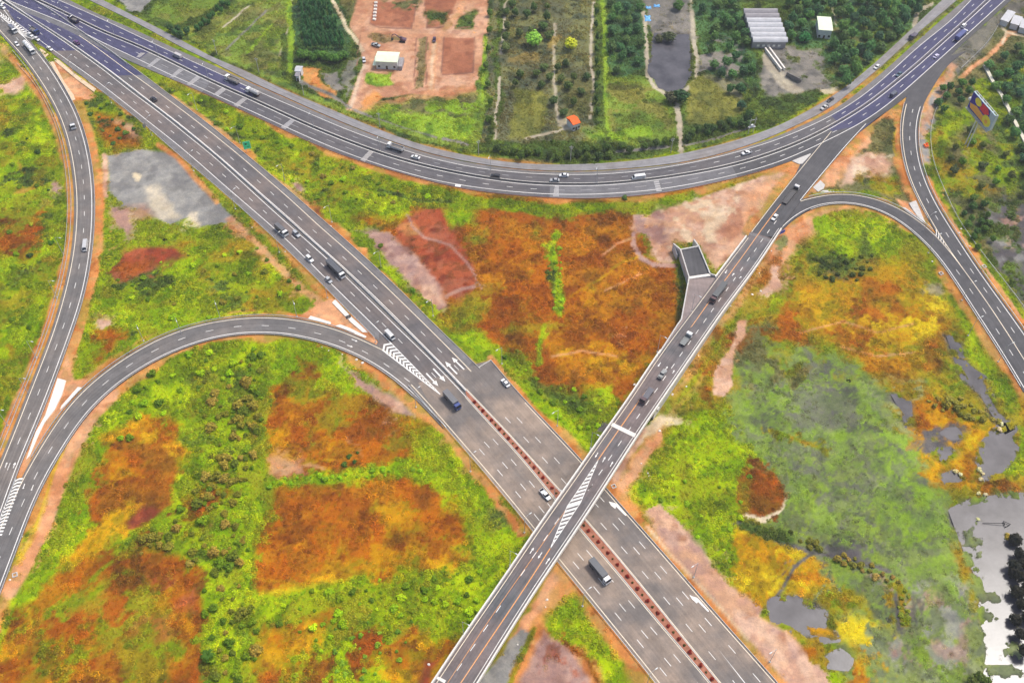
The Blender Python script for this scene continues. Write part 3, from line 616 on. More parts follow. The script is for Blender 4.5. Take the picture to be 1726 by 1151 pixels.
def line(c, P, w, soft=3.0, op=1.0, sharp=False):
    sl = box_of(P, 30 + w)
    if sl is None: return
    d = linesd((SU if sharp or w < 12 else WU)[sl], (SV if sharp or w < 12 else WV)[sl], P); a = op * ss(-soft / 2, soft / 2, w / 2 - d); put(c, a, sl); lock[sl] = np.maximum(lock[sl], a)
def speck(c, P, cell, seed, thr, op=1.0, soft=.05):
    """ragged specks of a class inside a polygon"""
    sl = box_of(P, 20)
    if sl is None: return
    d = ss(-6, 6, polysd(WU[sl], WV[sl], P)); f = fbm(cell, seed, 4, .6)[sl]; put(c, op * d * ss(thr - soft, thr + soft, f), sl)
full = (slice(None), slice(None))
put('green', 1.0, full)
# --- land north of the curved highway
poly('dkgreen', [(-80,-120),(1800,-120),(1800,0),(1620,0),(1480,105),(1320,210),(1140,262),(960,280),(780,262),(600,205),(460,145),(220,26),(160,-10)], 4)
poly('gravel', [(160,-20),(268,-20),(254,8),(238,24),(222,23),(195,6)], 4)
poly('hazegreen', [(255,28),(272,-5),(492,-5),(492,150),(470,140),(430,118),(300,58),(270,44)], 8)
speck('hazeolive', [(255,10),(490,0),(490,140),(300,60)], 9, 300, .56, .7); speck('dull', [(330,40),(490,0),(490,140),(380,95)], 10, 301, .56, .7)
line('dkgreen', [(300,52),(340,35),(382,0)], 12); line('dkgreen', [(272,40),(300,58)], 16); line('greyd', [(381,82),(415,50),(448,18)], 3); line('hazelime', [(415,89),(440,62),(459,40)], 4); line('path', [(376,46),(420,10)], 3)
line('path', [(470,95),(488,40),(490,0)], 3); line('hazelime', [(486,0),(491,60),(488,120)], 9); line('dkgreen', [(478,60),(480,130)], 10)
poly('teal', [(500,-10),(560,-10),(588,36),(586,90),(500,88)], 5); poly('dull', [(560,-10),(612,-10),(600,25),(588,30)], 4)
poly('site', [(604,-15),(822,-15),(824,60),(816,120),(810,158),(760,164),(690,158),(640,166),(604,184),(584,190),(592,160),(612,112),(606,70),(590,42)], 4, 1, True)
poly('plot', [(630,3),(694,3),(700,10),(694,46),(640,46),(624,38)], 3, 1, True); speck('dull', [(632,0),(700,0),(700,20),(650,14)], 6, 7, .45)
poly('plot', [(716,-5),(772,-10),(762,22),(748,42),(720,46)], 3, 1, True); speck('dkgreen', [(716,20),(760,15),(752,42),(720,44)], 7, 9, .42); poly('dkgreen', [(778,18),(806,16),(803,44),(771,46)], 5)
poly('plot', [(747,64),(800,62),(797,122),(746,125)], 2, 1, True); poly('dull', [(702,64),(718,62),(717,142),(700,145)], 3, .8); poly('plot', [(740,146),(808,147),(800,165),(740,163)], 3)
poly('hazelime', [(622,120),(668,118),(669,138),(616,140)], 4); poly('greyd', [(588,92),(606,90),(600,150),(582,160)], 5, .8); poly('dull', [(620,58),(668,56),(672,66),(622,68)], 4, .7)
poly('odirt', [(517,112),(542,110),(545,132),(562,150),(566,166),(540,158),(518,140)], 4); poly('greyd', [(546,120),(580,118),(580,150),(562,150)], 4)
poly('odirt', [(600,168),(640,144),(642,158),(618,186),(604,182)], 5)
line('tan', [(557,-5),(583,42),(603,72),(615,92)], 7, 2, .9, True); line('pink', [(615,92),(617,108),(608,135),(598,162),(588,186)], 11, 3, 1, True); line('dirt', [(600,186),(700,158),(800,150)], 12, 6, .6)
line('dirt', [(782,-5),(775,22),(745,52),(733,70),(726,150)], 11, 4, .7); line('pink', [(620,46),(720,52),(812,54)], 9, 4, .6)
poly('hazelime', [(612,186),(645,176),(800,160),(806,238),(770,236),(700,216),(640,196)], 6); speck('dull', [(640,166),(800,160),(800,190),(660,186)], 8, 12, .5)
line('greyd', [(505,137),(560,160),(590,182)], 6, 2, 1, True); line('greyd', [(597,186),(640,203),(700,224),(735,232)], 6, 2, 1, True); line('greyd', [(748,233),(800,247)], 6, 2, 1, True)
line('hazegreen', [(460,140),(520,160),(580,190),(640,208),(760,246),(800,254)], 9); line('dull', [(830,270),(930,274)], 7)
line('hazegreen', [(812,120),(808,200),(806,245)], 16); line('garden', [(835,-10),(828,110),(822,240)], 12); line('hazelime', [(818,60),(814,170)], 6)
poly('garden', [(850,-10),(1010,-10),(1002,240),(842,245)], 5); line('path', [(853,-5),(848,60),(845,90)], 4, 2, 1, True); line('path', [(843,130),(836,200),(835,236)], 5, 2, 1, True)
poly('hazeolive', [(862,150),(915,148),(916,232),(864,236)], 8); line('path', [(935,40),(933,95),(936,160),(942,205)], 5, 3, .9); poly('hazeochre', [(868,95),(912,90),(910,105),(868,105)], 6, .7); poly('hazeochre', [(925,58),(940,55),(938,78),(925,80)], 5, .8)
line('path', [(1001,5),(997,60),(996,110),(1001,142),(996,160),(995,198)], 5, 2, 1, True); line('path', [(886,233),(940,220),(960,214)], 4, 2, 1, True); poly('path', [(940,195),(965,200),(966,222),(940,218)], 5, .8)
poly('dull', [(945,135),(995,130),(995,190),(950,195)], 8); line('dkgreen', [(1006,10),(1008,90),(1005,200)], 9); line('hazelime', [(1016,-10),(1020,70),(1022,160)], 8); line('hazelime', [(1022,150),(1026,215)], 9)
poly('teal', [(1026,-10),(1080,-10),(1088,100),(1060,128),(1030,125)], 8); poly('hazegreen', [(1028,125),(1095,128),(1120,160),(1135,185),(1132,240),(1060,246),(1026,235)], 8); speck('hazeolive', [(1028,125),(1120,150),(1130,220),(1026,230)], 8, 44, .5); poly('dkgreen', [(1035,195),(1085,190),(1085,212),(1040,214)], 8, .7)
line('dkgreen', [(836,250),(960,258),(1060,252),(1128,242)], 15); poly('hazelime', [(984,220),(1010,220),(1010,234),(984,236)], 5); line('hazelime', [(1025,226),(1085,226)], 16); poly('hazelime', [(860,250),(880,256),(878,268),(860,266)], 5)
poly('greyd', [(1082,-10),(1175,-10),(1172,60),(1090,60)], 6); poly('wet', [(1100,56),(1162,55),(1166,128),(1150,150),(1130,154),(1110,146),(1097,120)], 3, 1, True)
line('path', [(1085,22),(1090,80),(1093,128),(1104,145),(1124,158)], 7, 2, 1, True); line('path', [(1167,-5),(1168,60),(1176,110),(1172,138),(1154,152)], 8, 3, 1, True); line('path', [(1142,178),(1146,215),(1147,256)], 10, 2, 1, True)
poly('teal', [(1178,-10),(1252,-10),(1262,70),(1275,150),(1230,140),(1185,125)], 8); speck('greyd', [(1170,60),(1250,60),(1250,130),(1180,130)], 9, 77, .55)
poly('hazeolive', [(1160,140),(1190,128),(1250,140),(1255,190),(1200,215),(1158,215)], 8); poly('greyd', [(1190,130),(1255,135),(1250,170)], 8, .6); line('dkgreen', [(1155,228),(1205,220),(1262,205)], 18); line('hazegreen', [(1160,248),(1230,236),(1262,222)], 8); line('greyd', [(1150,246),(1210,234),(1265,213)], 5, 2, 1, True)
line('greyd', [(1040,256),(1100,250),(1130,247)], 5, 2, 1, True)
poly('greyd', [(1284,72),(1340,72),(1385,80),(1412,130),(1400,150),(1300,165),(1278,150)], 8); line('path', [(1290,92),(1318,135),(1340,150)], 22, 8, .8); speck('dkgreen', [(1330,78),(1400,85),(1400,140),(1330,130)], 7, 78, .55, .8)
poly('teal', [(1332,-10),(1570,-10),(1540,40),(1480,95),(1420,148),(1405,130),(1388,80),(1340,66)], 8); speck('hazegreen', [(1340,-10),(1570,-10),(1420,148),(1390,80)], 12, 79, .58, .8); speck('dull', [(1340,-10),(1570,-10),(1420,148)], 9, 80, .62, .8)
line('path', [(1402,10),(1410,40)], 5, 3, .7); line('path', [(1540,44),(1548,20),(1570,8)], 8, 2, .9); poly('tan', [(1386,150),(1412,146),(1416,156),(1392,162)], 4, .8)
line('dull', [(1330,216),(1400,184),(1440,150),(1530,75),(1605,12)], 5, 3)
for q in ([(624,38),(640,46.5),(694,46.5),(700,10)], [(717,6),(719,46),(748,44)], [(747,63),(745.5,125),(798,122.5),(801,62)], [(701,64),(698,145)], [(719,62),(718,142)], [(771,47),(803,45)], [(608,60),(600,110)]): line('kerb', q, 2.2, 1.5, .9, True)
line('tan', [(733,72),(729,100),(726,148)], 6, 4, .5); line('tan', [(612,110),(604,140),(592,178)], 5, 3, .5); line('dirt', [(776,20),(748,50)], 7, 3, .6)
# --- right edge, east of the right ramp
poly('dull', [(1600,97),(1705,0),(1800,-60),(1800,560),(1726,560),(1640,440),(1580,350),(1552,290),(1548,225),(1556,181),(1580,130)], 4)
poly('greyd', [(1600,96),(1690,12),(1700,30),(1650,90),(1615,125)], 5, .8); poly('wet', [(1690,22),(1706,4),(1740,-10),(1726,20)], 5, .8); poly('dkgreen', [(1660,110),(1800,60),(1800,360),(1700,300),(1660,190)], 10); poly('teal', [(1690,110),(1760,90),(1760,330),(1725,250)], 12)
speck('green', [(1565,170),(1726,100),(1726,330),(1570,330)], 12, 90, .55); poly('green', [(1562,230),(1590,170),(1625,200),(1600,260),(1590,330),(1566,300)], 10); speck('olive', [(1580,200),(1680,220),(1680,330),(1580,330)], 10, 92, .56)
poly('pink', [(1550,185),(1566,150),(1600,112),(1606,124),(1574,175),(1566,230),(1570,290),(1556,280),(1548,230)], 4, .85); speck('gravel', [(1550,180),(1600,110),(1574,200),(1568,290),(1552,270)], 6, 93, .5); poly('pink', [(1592,104),(1604,96),(1612,112),(1600,118)], 4)
line('dirt', [(1712,56),(1700,56),(1690,70),(1664,98),(1640,112),(1620,130)], 8, 3, 1, True); line('tan', [(1684,40),(1696,54),(1690,72)], 4, 2, .9, True); line('tan', [(1700,56),(1730,60)], 4, 2, .9, True)
poly('wet', [(1640,370),(1700,330),(1800,360),(1800,560),(1726,545),(1690,470)], 10); speck('gravel', [(1660,360),(1740,380),(1740,520),(1690,460)], 6, 95, .6, .7); speck('dkgreen', [(1590,330),(1720,300),(1720,500),(1650,440)], 9, 96, .52); speck('mauve', [(1690,350),(1760,360),(1760,440),(1710,430)], 7, 97, .6, .7)
line('green', [(1562,290),(1590,350),(1630,410),(1680,480),(1726,540),(1760,580)], 20, 6); line('dirt', [(1562,300),(1584,345),(1618,395),(1660,455),(1700,510),(1740,566)], 6, 3)
# --- left edge, west of the left ramp
poly('lime', [(-120,20),(30,100),(70,160),(95,220),(115,300),(114,380),(104,450),(60,590),(0,740),(-80,900)], 6)
poly('pink', [(-30,92),(18,105),(36,128),(34,152),(10,160),(-30,150)], 6); poly('dirt', [(0,70),(30,105),(60,150),(66,170),(40,140),(10,100)], 6, .8)
poly('mauve', [(74,268),(92,272),(104,300),(108,318),(102,338),(90,322),(80,300)], 6); speck('odirt', [(30,240),(90,250),(90,310),(20,330)], 9, 110, .6, .7); poly('brown', [(-20,350),(36,348),(70,352),(78,378),(60,415),(38,432),(-20,428)], 7); poly('dirt', [(70,335),(100,340),(98,372),(76,368)], 8, .6)
poly('mauve', [(-20,520),(14,524),(32,532),(20,542),(-20,540)], 6); poly('red', [(-20,500),(6,508),(16,522),(-20,522)], 6, .8); poly('ochre', [(-10,640),(14,650),(14,662),(-10,668)], 6); poly('dirt', [(50,592),(66,590),(62,628),(46,618)], 6, .9)
speck('green', [(-80,100),(110,100),(110,600),(-60,800)], 16, 111, .53); speck('dkgreen', [(-80,160),(100,160),(90,480),(-60,520)], 12, 112, .63); speck('olive', [(-60,170),(110,170),(100,640),(-60,700)], 12, 113, .6, .8)
line('odirt', [(20,100),(50,135),(74,170),(98,230),(112,290),(119,345),(116,405),(104,465),(82,535),(58,600),(26,680),(-10,770)], 11, 4); line('green', [(86,215),(106,290),(111,350),(108,410),(94,470),(60,580)], 7, 3); line('dirt', [(36,660),(10,730),(-20,800)], 10, 4)
# --- between the left ramp, the motorway and the loop ramp
poly('green', [(96,112),(200,178),(330,286),(430,382),(520,460),(600,540),(560,548),(440,528),(330,544),(240,580),(120,672),(92,660),(120,560),(150,480),(162,400),(162,300),(140,200)], 4)
speck('lime', [(170,400),(420,400),(520,500),(440,525),(200,600),(150,560)], 13, 120, .52); speck('olive', [(300,400),(450,400),(530,490),(500,530),(360,520)], 10, 121, .5); speck('dkgreen', [(180,420),(330,420),(420,500),(200,580)], 10, 122, .62)
poly('red', [(186,452),(204,424),(240,408),(300,412),(314,424),(275,448),(225,468),(192,466)], 7); poly('brown', [(186,452),(204,440),(262,440),(225,468)], 8, .8); poly('mauve', [(180,340),(212,345),(224,380),(212,400),(196,382),(178,352)], 6)
poly('gravel', [(180,260),(240,250),(292,262),(330,302),(368,340),(398,372),(336,382),(318,364),(285,378),(262,366),(236,352),(204,346),(184,320)], 5, 1, True); poly('tan', [(242,314),(268,312),(284,330),(300,360),(272,372),(250,340)], 14, .6); poly('tan', [(222,292),(232,292),(232,304),(222,304)], 4); poly('pink', [(204,346),(244,342),(262,362),(222,372)], 8, .8); line('pink', [(176,262),(178,330)], 9, 4); poly('tan', [(318,356),(332,352),(334,378),(300,382)], 8, .7)
poly('brown', [(160,190),(200,200),(232,222),(240,250),(190,258),(168,240)], 9); speck('dkgreen', [(126,160),(196,166),(246,226),(160,250)], 8, 123, .55); poly('pink', [(196,205),(222,215),(238,236),(214,232)], 8, .7); line('odirt', [(268,246),(300,268),(346,318),(366,340)], 9, 4); line('dirt', [(392,362),(420,392),(470,440),(530,500),(560,522)], 14, 8, .8); poly('dirt', [(384,370),(410,372),(420,392),(396,392)], 5, .8)
poly('dirt', [(84,112),(106,112),(160,160),(150,166),(120,160),(98,130)], 4); poly('brown', [(152,562),(194,560),(192,596),(160,616)], 7); poly('pink', [(158,536),(180,530),(188,540),(166,556)], 5); poly('dirt', [(535,512),(572,510),(628,570),(590,560),(520,545)], 5)
line('odirt', [(112,130),(134,180),(152,232),(163,290),(168,340),(166,400),(158,460),(142,530),(118,606),(104,650)], 17, 4, 1, True); line('dirt', [(118,604),(106,650),(84,690)], 16, 5); line('lime', [(129,168),(150,215),(158,236)], 8, 4)
line('lime', [(440,528),(380,534),(320,548),(260,568),(200,602)], 7, 3); line('odirt', [(470,530),(540,540),(590,560)], 8, 4)
# --- between the motorway and the curved highway
poly('green', [(215,112),(290,138),(350,166),(440,206),(520,242),(640,288),(780,324),(900,336),(985,340),(1100,333),(1230,308),(1340,276),(1400,246),(1366,262),(1341,296),(1260,400),(1208,468),(1150,540),(1060,676),(985,778),(892,683),(826,606),(806,620),(700,516),(560,384),(460,296),(330,192)], 3)
speck('lime', [(440,210),(620,280),(780,330),(700,370),(560,330)], 14, 130, .5); speck('olive', [(430,230),(560,260),(640,320),(560,350)], 9, 131, .5); speck('dkgreen', [(250,130),(440,215),(620,300),(540,330),(400,250)], 10, 132, .6)
poly('red', [(505,345),(540,350),(545,372),(520,372)], 8, .9); poly('brown', [(595,365),(635,362),(640,378),(600,382)], 6); line('dirt', [(290,165),(350,206),(420,262),(470,302),(520,346)], 8, 5, .8); line('lime', [(425,262),(460,292),(500,318)], 8, 4); poly('mauve', [(494,308),(506,302),(522,326),(514,332)], 5)
poly('brown', [(640,372),(700,342),(760,345),(940,356),(1066,352),(1090,420),(1150,452),(1152,545),(1112,600),(1064,668),(1010,690),(930,664),(896,610),(850,588),(790,560),(742,520),(650,420)], 10)
poly('orange', [(770,420),(850,380),(1000,360),(1070,380),(1110,450),(1150,470),(1140,560),(1080,630),(1010,670),(940,640),(880,560),(800,500)], 20, .85); speck('ochre', [(780,480),(930,470),(1140,500),(1060,640),(900,600),(790,560)], 14, 140, .57, .8); speck('olive', [(780,380),(900,380),(900,600),(780,560)], 14, 141, .55, .8); speck('brown', [(940,370),(1080,370),(1080,520),(950,520)], 11, 142, .52, .75); speck('pink', [(920,540),(1080,560),(1040,650),(920,640)], 9, 143, .64, .5); speck('brown', [(640,350),(790,350),(800,480),(720,480)], 12, 149, .5, .7)
poly('red', [(660,372),(692,352),(714,340),(760,346),(756,372),(766,404),(800,452),(806,490),(770,506),(735,480),(700,430),(664,398)], 7); poly('odirt', [(660,372),(690,368),(706,392),(680,394)], 8, .6); poly('mauve', [(612,392),(642,384),(668,402),(700,432),(728,462),(744,486),(742,502),(758,516),(742,524),(704,492),(650,436)], 5); line('mauve', [(686,362),(694,380),(716,400),(760,412),(786,440),(800,462),(812,486)], 4, 3, .7); poly('pink', [(690,474),(730,480),(752,514),(724,516)], 6, .8); line('mauve', [(752,498),(780,486),(800,482)], 6, 4, .8)
poly('olive', [(760,516),(796,492),(820,500),(806,548),(780,556)], 8); line('lime', [(937,388),(934,430),(942,470),(942,522)], 13, 5); line('dkgreen', [(930,440),(934,500)], 4, 3); line('lime', [(918,548),(910,580),(908,612)], 8, 4); line('olive', [(840,480),(760,520)], 10, 8, .6); line('olive', [(850,556),(930,548)], 14, 10, .6)
line('green', [(580,290),(640,312),(720,334),(800,342),(900,350),(1000,350),(1080,346),(1130,334)], 18, 6); poly('lime', [(745,350),(775,346),(800,356),(790,376),(752,388)], 8); line('dkgreen', [(640,318),(700,336),(760,340)], 6, 4); line('brown', [(600,276),(700,304),(800,328),(900,338),(990,340),(1080,336),(1160,322),(1250,300)], 7, 4, .8); line('red', [(560,258),(640,288),(720,309)], 5, 3, .7)
poly('pink', [(1072,368),(1120,360),(1150,352),(1200,326),(1280,296),(1338,276),(1362,264),(1341,296),(1262,398),(1206,462),(1180,412),(1142,410),(1140,440),(1112,440),(1094,412),(1068,388)], 5); poly('dirt', [(1250,340),(1300,300),(1345,290),(1300,345),(1262,395),(1230,400)], 12, .7); poly('plot', [(1212,352),(1240,350),(1250,390),(1230,410),(1205,390)], 6, .6); speck('mauve', [(1070,365),(1130,355),(1130,420),(1080,400)], 9, 145, .45); poly('weed', [(1246,384),(1260,366),(1282,362),(1262,398),(1250,398)], 4, .8); speck('tan', [(1100,360),(1250,310),(1200,420),(1120,420)], 6, 146, .58, .6)
line('mauve', [(1068,394),(1068,412),(1080,434),(1100,446),(1138,446)], 8, 3, 1, True); poly('olive', [(1078,400),(1094,402),(1094,420),(1116,440),(1092,434)], 4); line('olive', [(1180,330),(1240,310),(1290,292),(1330,280)], 6, 4)
line('dkgreen', [(1148,450),(1148,500),(1140,540)], 9, 5); line('lime', [(800,570),(850,622),(900,664),(950,720),(980,760)], 36, 10); line('green', [(830,600),(880,640),(1000,700)], 30, 16, .8); line('dkgreen', [(905,640),(960,680),(1010,690)], 20, 14, .8); poly('lime', [(995,660),(1030,650),(1040,680),(1000,690)], 8); poly('wet', [(1008,712),(1028,712),(1020,732),(1004,730)], 4); poly('ochre', [(1092,590),(1108,586),(1106,600),(1094,602)], 5)
line('odirt', [(560,388),(620,442),(680,500),(740,560),(806,626)], 12, 4); line('dirt', [(500,340),(560,390)], 8, 3); line('odirt', [(826,604),(862,646),(900,690),(940,732),(985,782)], 10, 3); line('lime', [(646,452),(672,476)], 8, 4); poly('brown', [(1090,550),(1140,500),(1145,540),(1110,590)], 8, .6)
# --- east of the overpass: field, marsh and ponds
poly('olive', [(1303,402),(1330,372),(1360,352),(1410,340),(1460,344),(1500,360),(1560,408),(1640,517),(1694,600),(1740,670),(1800,760),(1800,1300),(1380,1300),(1310,1150),(1100,912),(1020,822),(1072,736),(1110,682),(1220,520)], 3)
poly('dirt', [(1316,384),(1340,362),(1380,344),(1430,341),(1480,350),(1400,360),(1384,390),(1350,420),(1320,470),(1300,460),(1300,410)], 8); poly('green', [(1376,374),(1420,362),(1500,366),(1545,400),(1580,440),(1500,450),(1400,440),(1380,410)], 10); speck('lime', [(1376,374),(1500,366),(1590,450),(1400,440)], 12, 150, .5); line('dirt', [(1480,352),(1530,382),(1568,422),(1600,465),(1650,540),(1700,620),(1740,690)], 9, 4); line('green', [(1540,400),(1590,480),(1640,560),(1680,640),(1710,690)], 18, 10)
poly('dkgreen', [(1372,440),(1388,420),(1430,420),(1476,430),(1476,452),(1440,470),(1436,484),(1420,466),(1380,468)], 9); line('dkgreen', [(1455,390),(1452,450)], 16, 10, .8); poly('wet', [(1380,462),(1440,460),(1440,480),(1430,482),(1420,468)], 7, .7)
poly('ochre', [(1450,440),(1520,440),(1560,500),(1600,560),(1540,580),(1450,600),(1400,560),(1300,560),(1310,500),(1390,480)], 26, .8); speck('yel', [(1440,470),(1570,480),(1590,560),(1440,590)], 14, 151, .52); speck('brown', [(1320,460),(1560,480),(1600,640),(1440,640),(1300,560)], 16, 152, .55, .8); poly('greyd', [(1555,484),(1580,484),(1584,500),(1560,504)], 8, .7); poly('orange', [(1440,592),(1540,590),(1560,620),(1500,650),(1440,625)], 14, .7)
poly('marsh', [(1250,600),(1300,575),(1360,590),(1430,600),(1490,660),(1530,740),(1580,770),(1605,850),(1608,960),(1650,1060),(1660,1300),(1480,1300),(1420,1120),(1400,1010),(1372,930),(1300,905),(1330,850),(1300,790),(1278,780),(1250,740),(1228,690)], 12); speck('wet', [(1300,620),(1420,620),(1420,740),(1290,720)], 5, 160, .5, .7, .03); speck('weed', [(1260,640),(1560,640),(1600,900),(1380,900),(1280,760)], 6, 161, .5, .8, .03); speck('mlime', [(1480,720),(1590,760),(1605,940),(1540,960),(1480,800)], 8, 162, .52, .8); speck('mlime', [(1230,600),(1450,600),(1520,760),(1260,740)], 7, 163, .54, .6)
speck('wet', [(1240,600),(1430,600),(1530,740),(1600,850),(1608,960),(1650,1060),(1650,1200),(1450,1200),(1400,1010),(1372,930),(1300,905),(1330,850),(1260,740)], 2.6, 166, .54, .55, .04); speck('mlime', [(1240,600),(1430,600),(1530,740),(1600,850),(1608,960),(1650,1060),(1650,1200),(1450,1200),(1400,1010),(1372,930),(1300,905),(1260,740)], 3.6, 167, .54, .5, .06)
speck('wet', [(1300,600),(1430,610),(1440,720),(1290,720)], 7, 168, .48, .7, .05); speck('olive', [(1250,560),(1450,580),(1480,650),(1300,640)], 8, 169, .5, .8)
speck('dull', [(1220,560),(1300,540),(1300,640),(1230,680)], 12, 164, .45)
poly('lime', [(1056,834),(1074,806),(1110,772),(1150,712),(1190,684),(1226,678),(1262,734),(1284,770),(1276,796),(1250,840),(1242,880),(1246,930),(1238,990),(1200,962),(1150,890),(1090,856)], 7); speck('green', [(1060,800),(1200,690),(1280,780),(1240,990),(1150,890)], 13, 170, .56)
poly('tan', [(1246,800),(1272,782),(1308,792),(1332,832),(1322,864),(1288,878),(1250,868),(1240,836)], 4); poly('brown', [(1246,802),(1272,788),(1304,796),(1326,832),(1316,858),(1288,870),(1248,862),(1240,836)], 4, 1, True); poly('olive', [(1240,806),(1262,800),(1262,860),(1240,864)], 9, .7)
poly('ochre', [(1240,896),(1290,905),(1362,936),(1332,960),(1318,1000),(1286,1026),(1242,994),(1228,940)], 5); speck('yel', [(1240,896),(1362,936),(1300,1010),(1230,960)], 9, 171, .5); poly('ochre', [(1342,962),(1372,944),(1404,958),(1396,984),(1368,1012),(1328,1004),(1330,984)], 5); speck('yel', [(1342,962),(1404,958),(1368,1012),(1328,1004)], 7, 172, .45)
poly('olive', [(1372,1000),(1400,985),(1460,990),(1470,1020),(1410,1040),(1376,1024)], 8); poly('yel', [(1400,1050),(1460,1040),(1520,1060),(1500,1080),(1420,1076)], 8); poly('ochre', [(1430,1080),(1500,1085),(1520,1120),(1450,1110)], 8); speck('ochre', [(1290,1030),(1400,1080),(1460,1120),(1470,1200),(1390,1150)], 9, 173, .42); poly('lime', [(1386,1130),(1420,1122),(1430,1200),(1390,1200)], 5); speck('weed', [(1400,1060),(1640,1000),(1660,1200),(1440,1200)], 8, 174, .5); speck('gravel', [(1480,980),(1640,980),(1660,1200),(1500,1200)], 7, 175, .58, .7); speck('mauve', [(1460,960),(1640,1010),(1640,1140),(1460,1100)], 9, 176, .58, .6)
line('wet', [(1246,880),(1300,905),(1370,932),(1440,940),(1500,962)], 8, 4); line('dkgreen', [(1252,884),(1300,898),(1340,912)], 14, 6); line('wet', [(1370,932),(1340,955),(1320,990),(1296,1020)], 6, 3); line('weed', [(1400,960),(1390,985),(1372,1010)], 4, 2); line('wet', [(1400,925),(1450,935)], 16, 8); line('olive', [(1522,990),(1524,1050)], 14, 5); line('wet', [(1510,1000),(1516,1060)], 8, 5); line('wet', [(1540,1000),(1545,1060)], 6, 5, .8)
line('olive', [(1296,724),(1350,742),(1394,758)], 7, 4); line('dull', [(1325,650),(1352,622)], 16, 7)
poly('olive', [(1520,690),(1560,660),(1640,640),(1660,690),(1690,740),(1660,800),(1700,840),(1620,850),(1590,820),(1560,740)], 10); speck('ochre', [(1530,670),(1660,650),(1690,740),(1640,840),(1570,800)], 12, 180, .47); speck('wet', [(1560,720),(1640,700),(1640,760),(1560,770)], 10, 181, .52); poly('orange', [(1540,680),(1566,680),(1566,716),(1542,716)], 6); poly('yel', [(1626,720),(1654,728),(1652,752),(1628,748)], 6); poly('brown', [(1660,800),(1700,800),(1730,830),(1660,836)], 7); poly('lime', [(1706,730),(1730,720),(1760,800),(1712,790)], 7)
poly('olive', [(1580,640),(1610,600),(1640,640),(1670,700),(1620,700)], 10); poly('lime', [(1614,560),(1640,560),(1690,660),(1690,690),(1650,640)], 8, .8)
# strip beside the overpass and the motorway's eastern slope
line('dirt', [(1312,420),(1260,500),(1200,590),(1130,690),(1060,800),(1030,840)], 26, 18, .7); line('olive', [(1290,470),(1230,560),(1170,640),(1120,700)], 18, 12, .9); speck('brown', [(1150,620),(1250,500),(1320,420),(1330,470),(1240,620),(1180,680)], 10, 190, .52, .8); line('green', [(1250,520),(1200,600),(1140,680)], 7, 6, .8)
poly('pink', [(1306,452),(1324,454),(1316,480),(1302,500),(1288,512),(1282,498),(1296,476)], 5); poly('pink', [(1242,540),(1258,538),(1256,566),(1240,588),(1236,604),(1234,650),(1222,668),(1202,664),(1204,626),(1216,604),(1238,576)], 4, 1, True); poly('tan', [(1080,726),(1110,700),(1150,704),(1168,712),(1120,724),(1090,744),(1060,772)], 8, .8); line('pink', [(1084,730),(1052,780),(1036,812)], 14, 6); line('dirt', [(1110,740),(1080,780),(1040,830)], 16, 8); poly('lime', [(1290,510),(1310,490),(1306,516),(1286,530)], 5)
poly('pink', [(1078,856),(1104,848),(1136,868),(1160,908),(1200,950),(1250,998),(1296,1028),(1330,1066),(1396,1140),(1410,1200),(1330,1200),(1230,1075),(1160,985),(1110,925)], 4); speck('mauve', [(1078,856),(1136,868),(1250,998),(1396,1140),(1330,1150),(1160,985)], 8, 191, .5, .7); line('odirt', [(1030,828),(1078,880),(1128,940),(1170,990),(1220,1046),(1270,1100),(1330,1170)], 17, 5, 1, True); line('tan', [(1090,890),(1140,945),(1200,1010),(1260,1080)], 5, 4, .6)
# --- triangle below the overpass
poly('odirt', [(905,980),(942,948),(990,1003),(1060,1096),(1107,1156),(1150,1220),(790,1220),(840,1090)], 4); poly('green', [(860,990),(940,960),(900,1040),(800,1180)], 6, .6); line('dirt', [(930,975),(902,1030),(868,1080)], 16, 8); poly('gravel', [(880,1058),(898,1064),(868,1120),(846,1200),(780,1200),(804,1150)], 5); poly('lime', [(922,1032),(962,998),(1000,1046),(1040,1106),(1084,1200),(1030,1200),(1004,1120),(972,1084),(930,1068)], 6); poly('mauve', [(872,1160),(896,1096),(920,1062),(946,1082),(976,1120),(1020,1200),(860,1200)], 6); speck('red', [(872,1160),(920,1062),(976,1120),(1020,1200)], 7, 192, .58, .7); line('olive', [(900,1060),(876,1110),(856,1160)], 8, 4); line('brown', [(945,1075),(990,1110),(1010,1150)], 7, 5)
# --- big field inside the loop ramp
poly('green', [(752,722),(704,672),(650,626),(606,600),(550,580),(495,566),(440,561),(396,563),(341,575),(285,595),(235,622),(194,650),(153,686),(97,768),(66,820),(27,916),(0,990),(-60,1130),(-60,1220),(700,1220),(780,1080),(860,966),(902,898),(855,842)], 3)
speck('lime', [(60,900),(200,680),(440,570),(620,620),(860,850),(860,960),(700,1151),(330,1151),(100,1000)], 16, 200, .47); speck('dkgreen', [(300,600),(450,600),(440,1151),(340,1151)], 10, 201, .66, .6)
poly('brown', [(20,1030),(80,968),(150,948),(240,926),(318,940),(344,972),(346,1110),(332,1220),(-60,1220),(-10,1090)], 12); speck('orange', [(20,1030),(150,948),(318,940),(346,1110),(332,1220),(-60,1220)], 16, 203, .48, .8); speck('olive', [(60,1020),(220,960),(300,1020),(280,1150),(60,1150)], 15, 204, .45, .85); speck('olive', [(126,900),(204,724),(322,730),(270,850),(180,918),(120,960)], 9, 208, .5, .8); speck('green', [(60,1000),(330,960),(330,1150),(0,1150)], 8, 209, .6, .8); speck('red', [(200,960),(330,980),(330,1080),(220,1080)], 9, 205, .58, .6); speck('ochre', [(20,1030),(318,940),(332,1220),(-60,1220)], 9, 206, .62, .6)
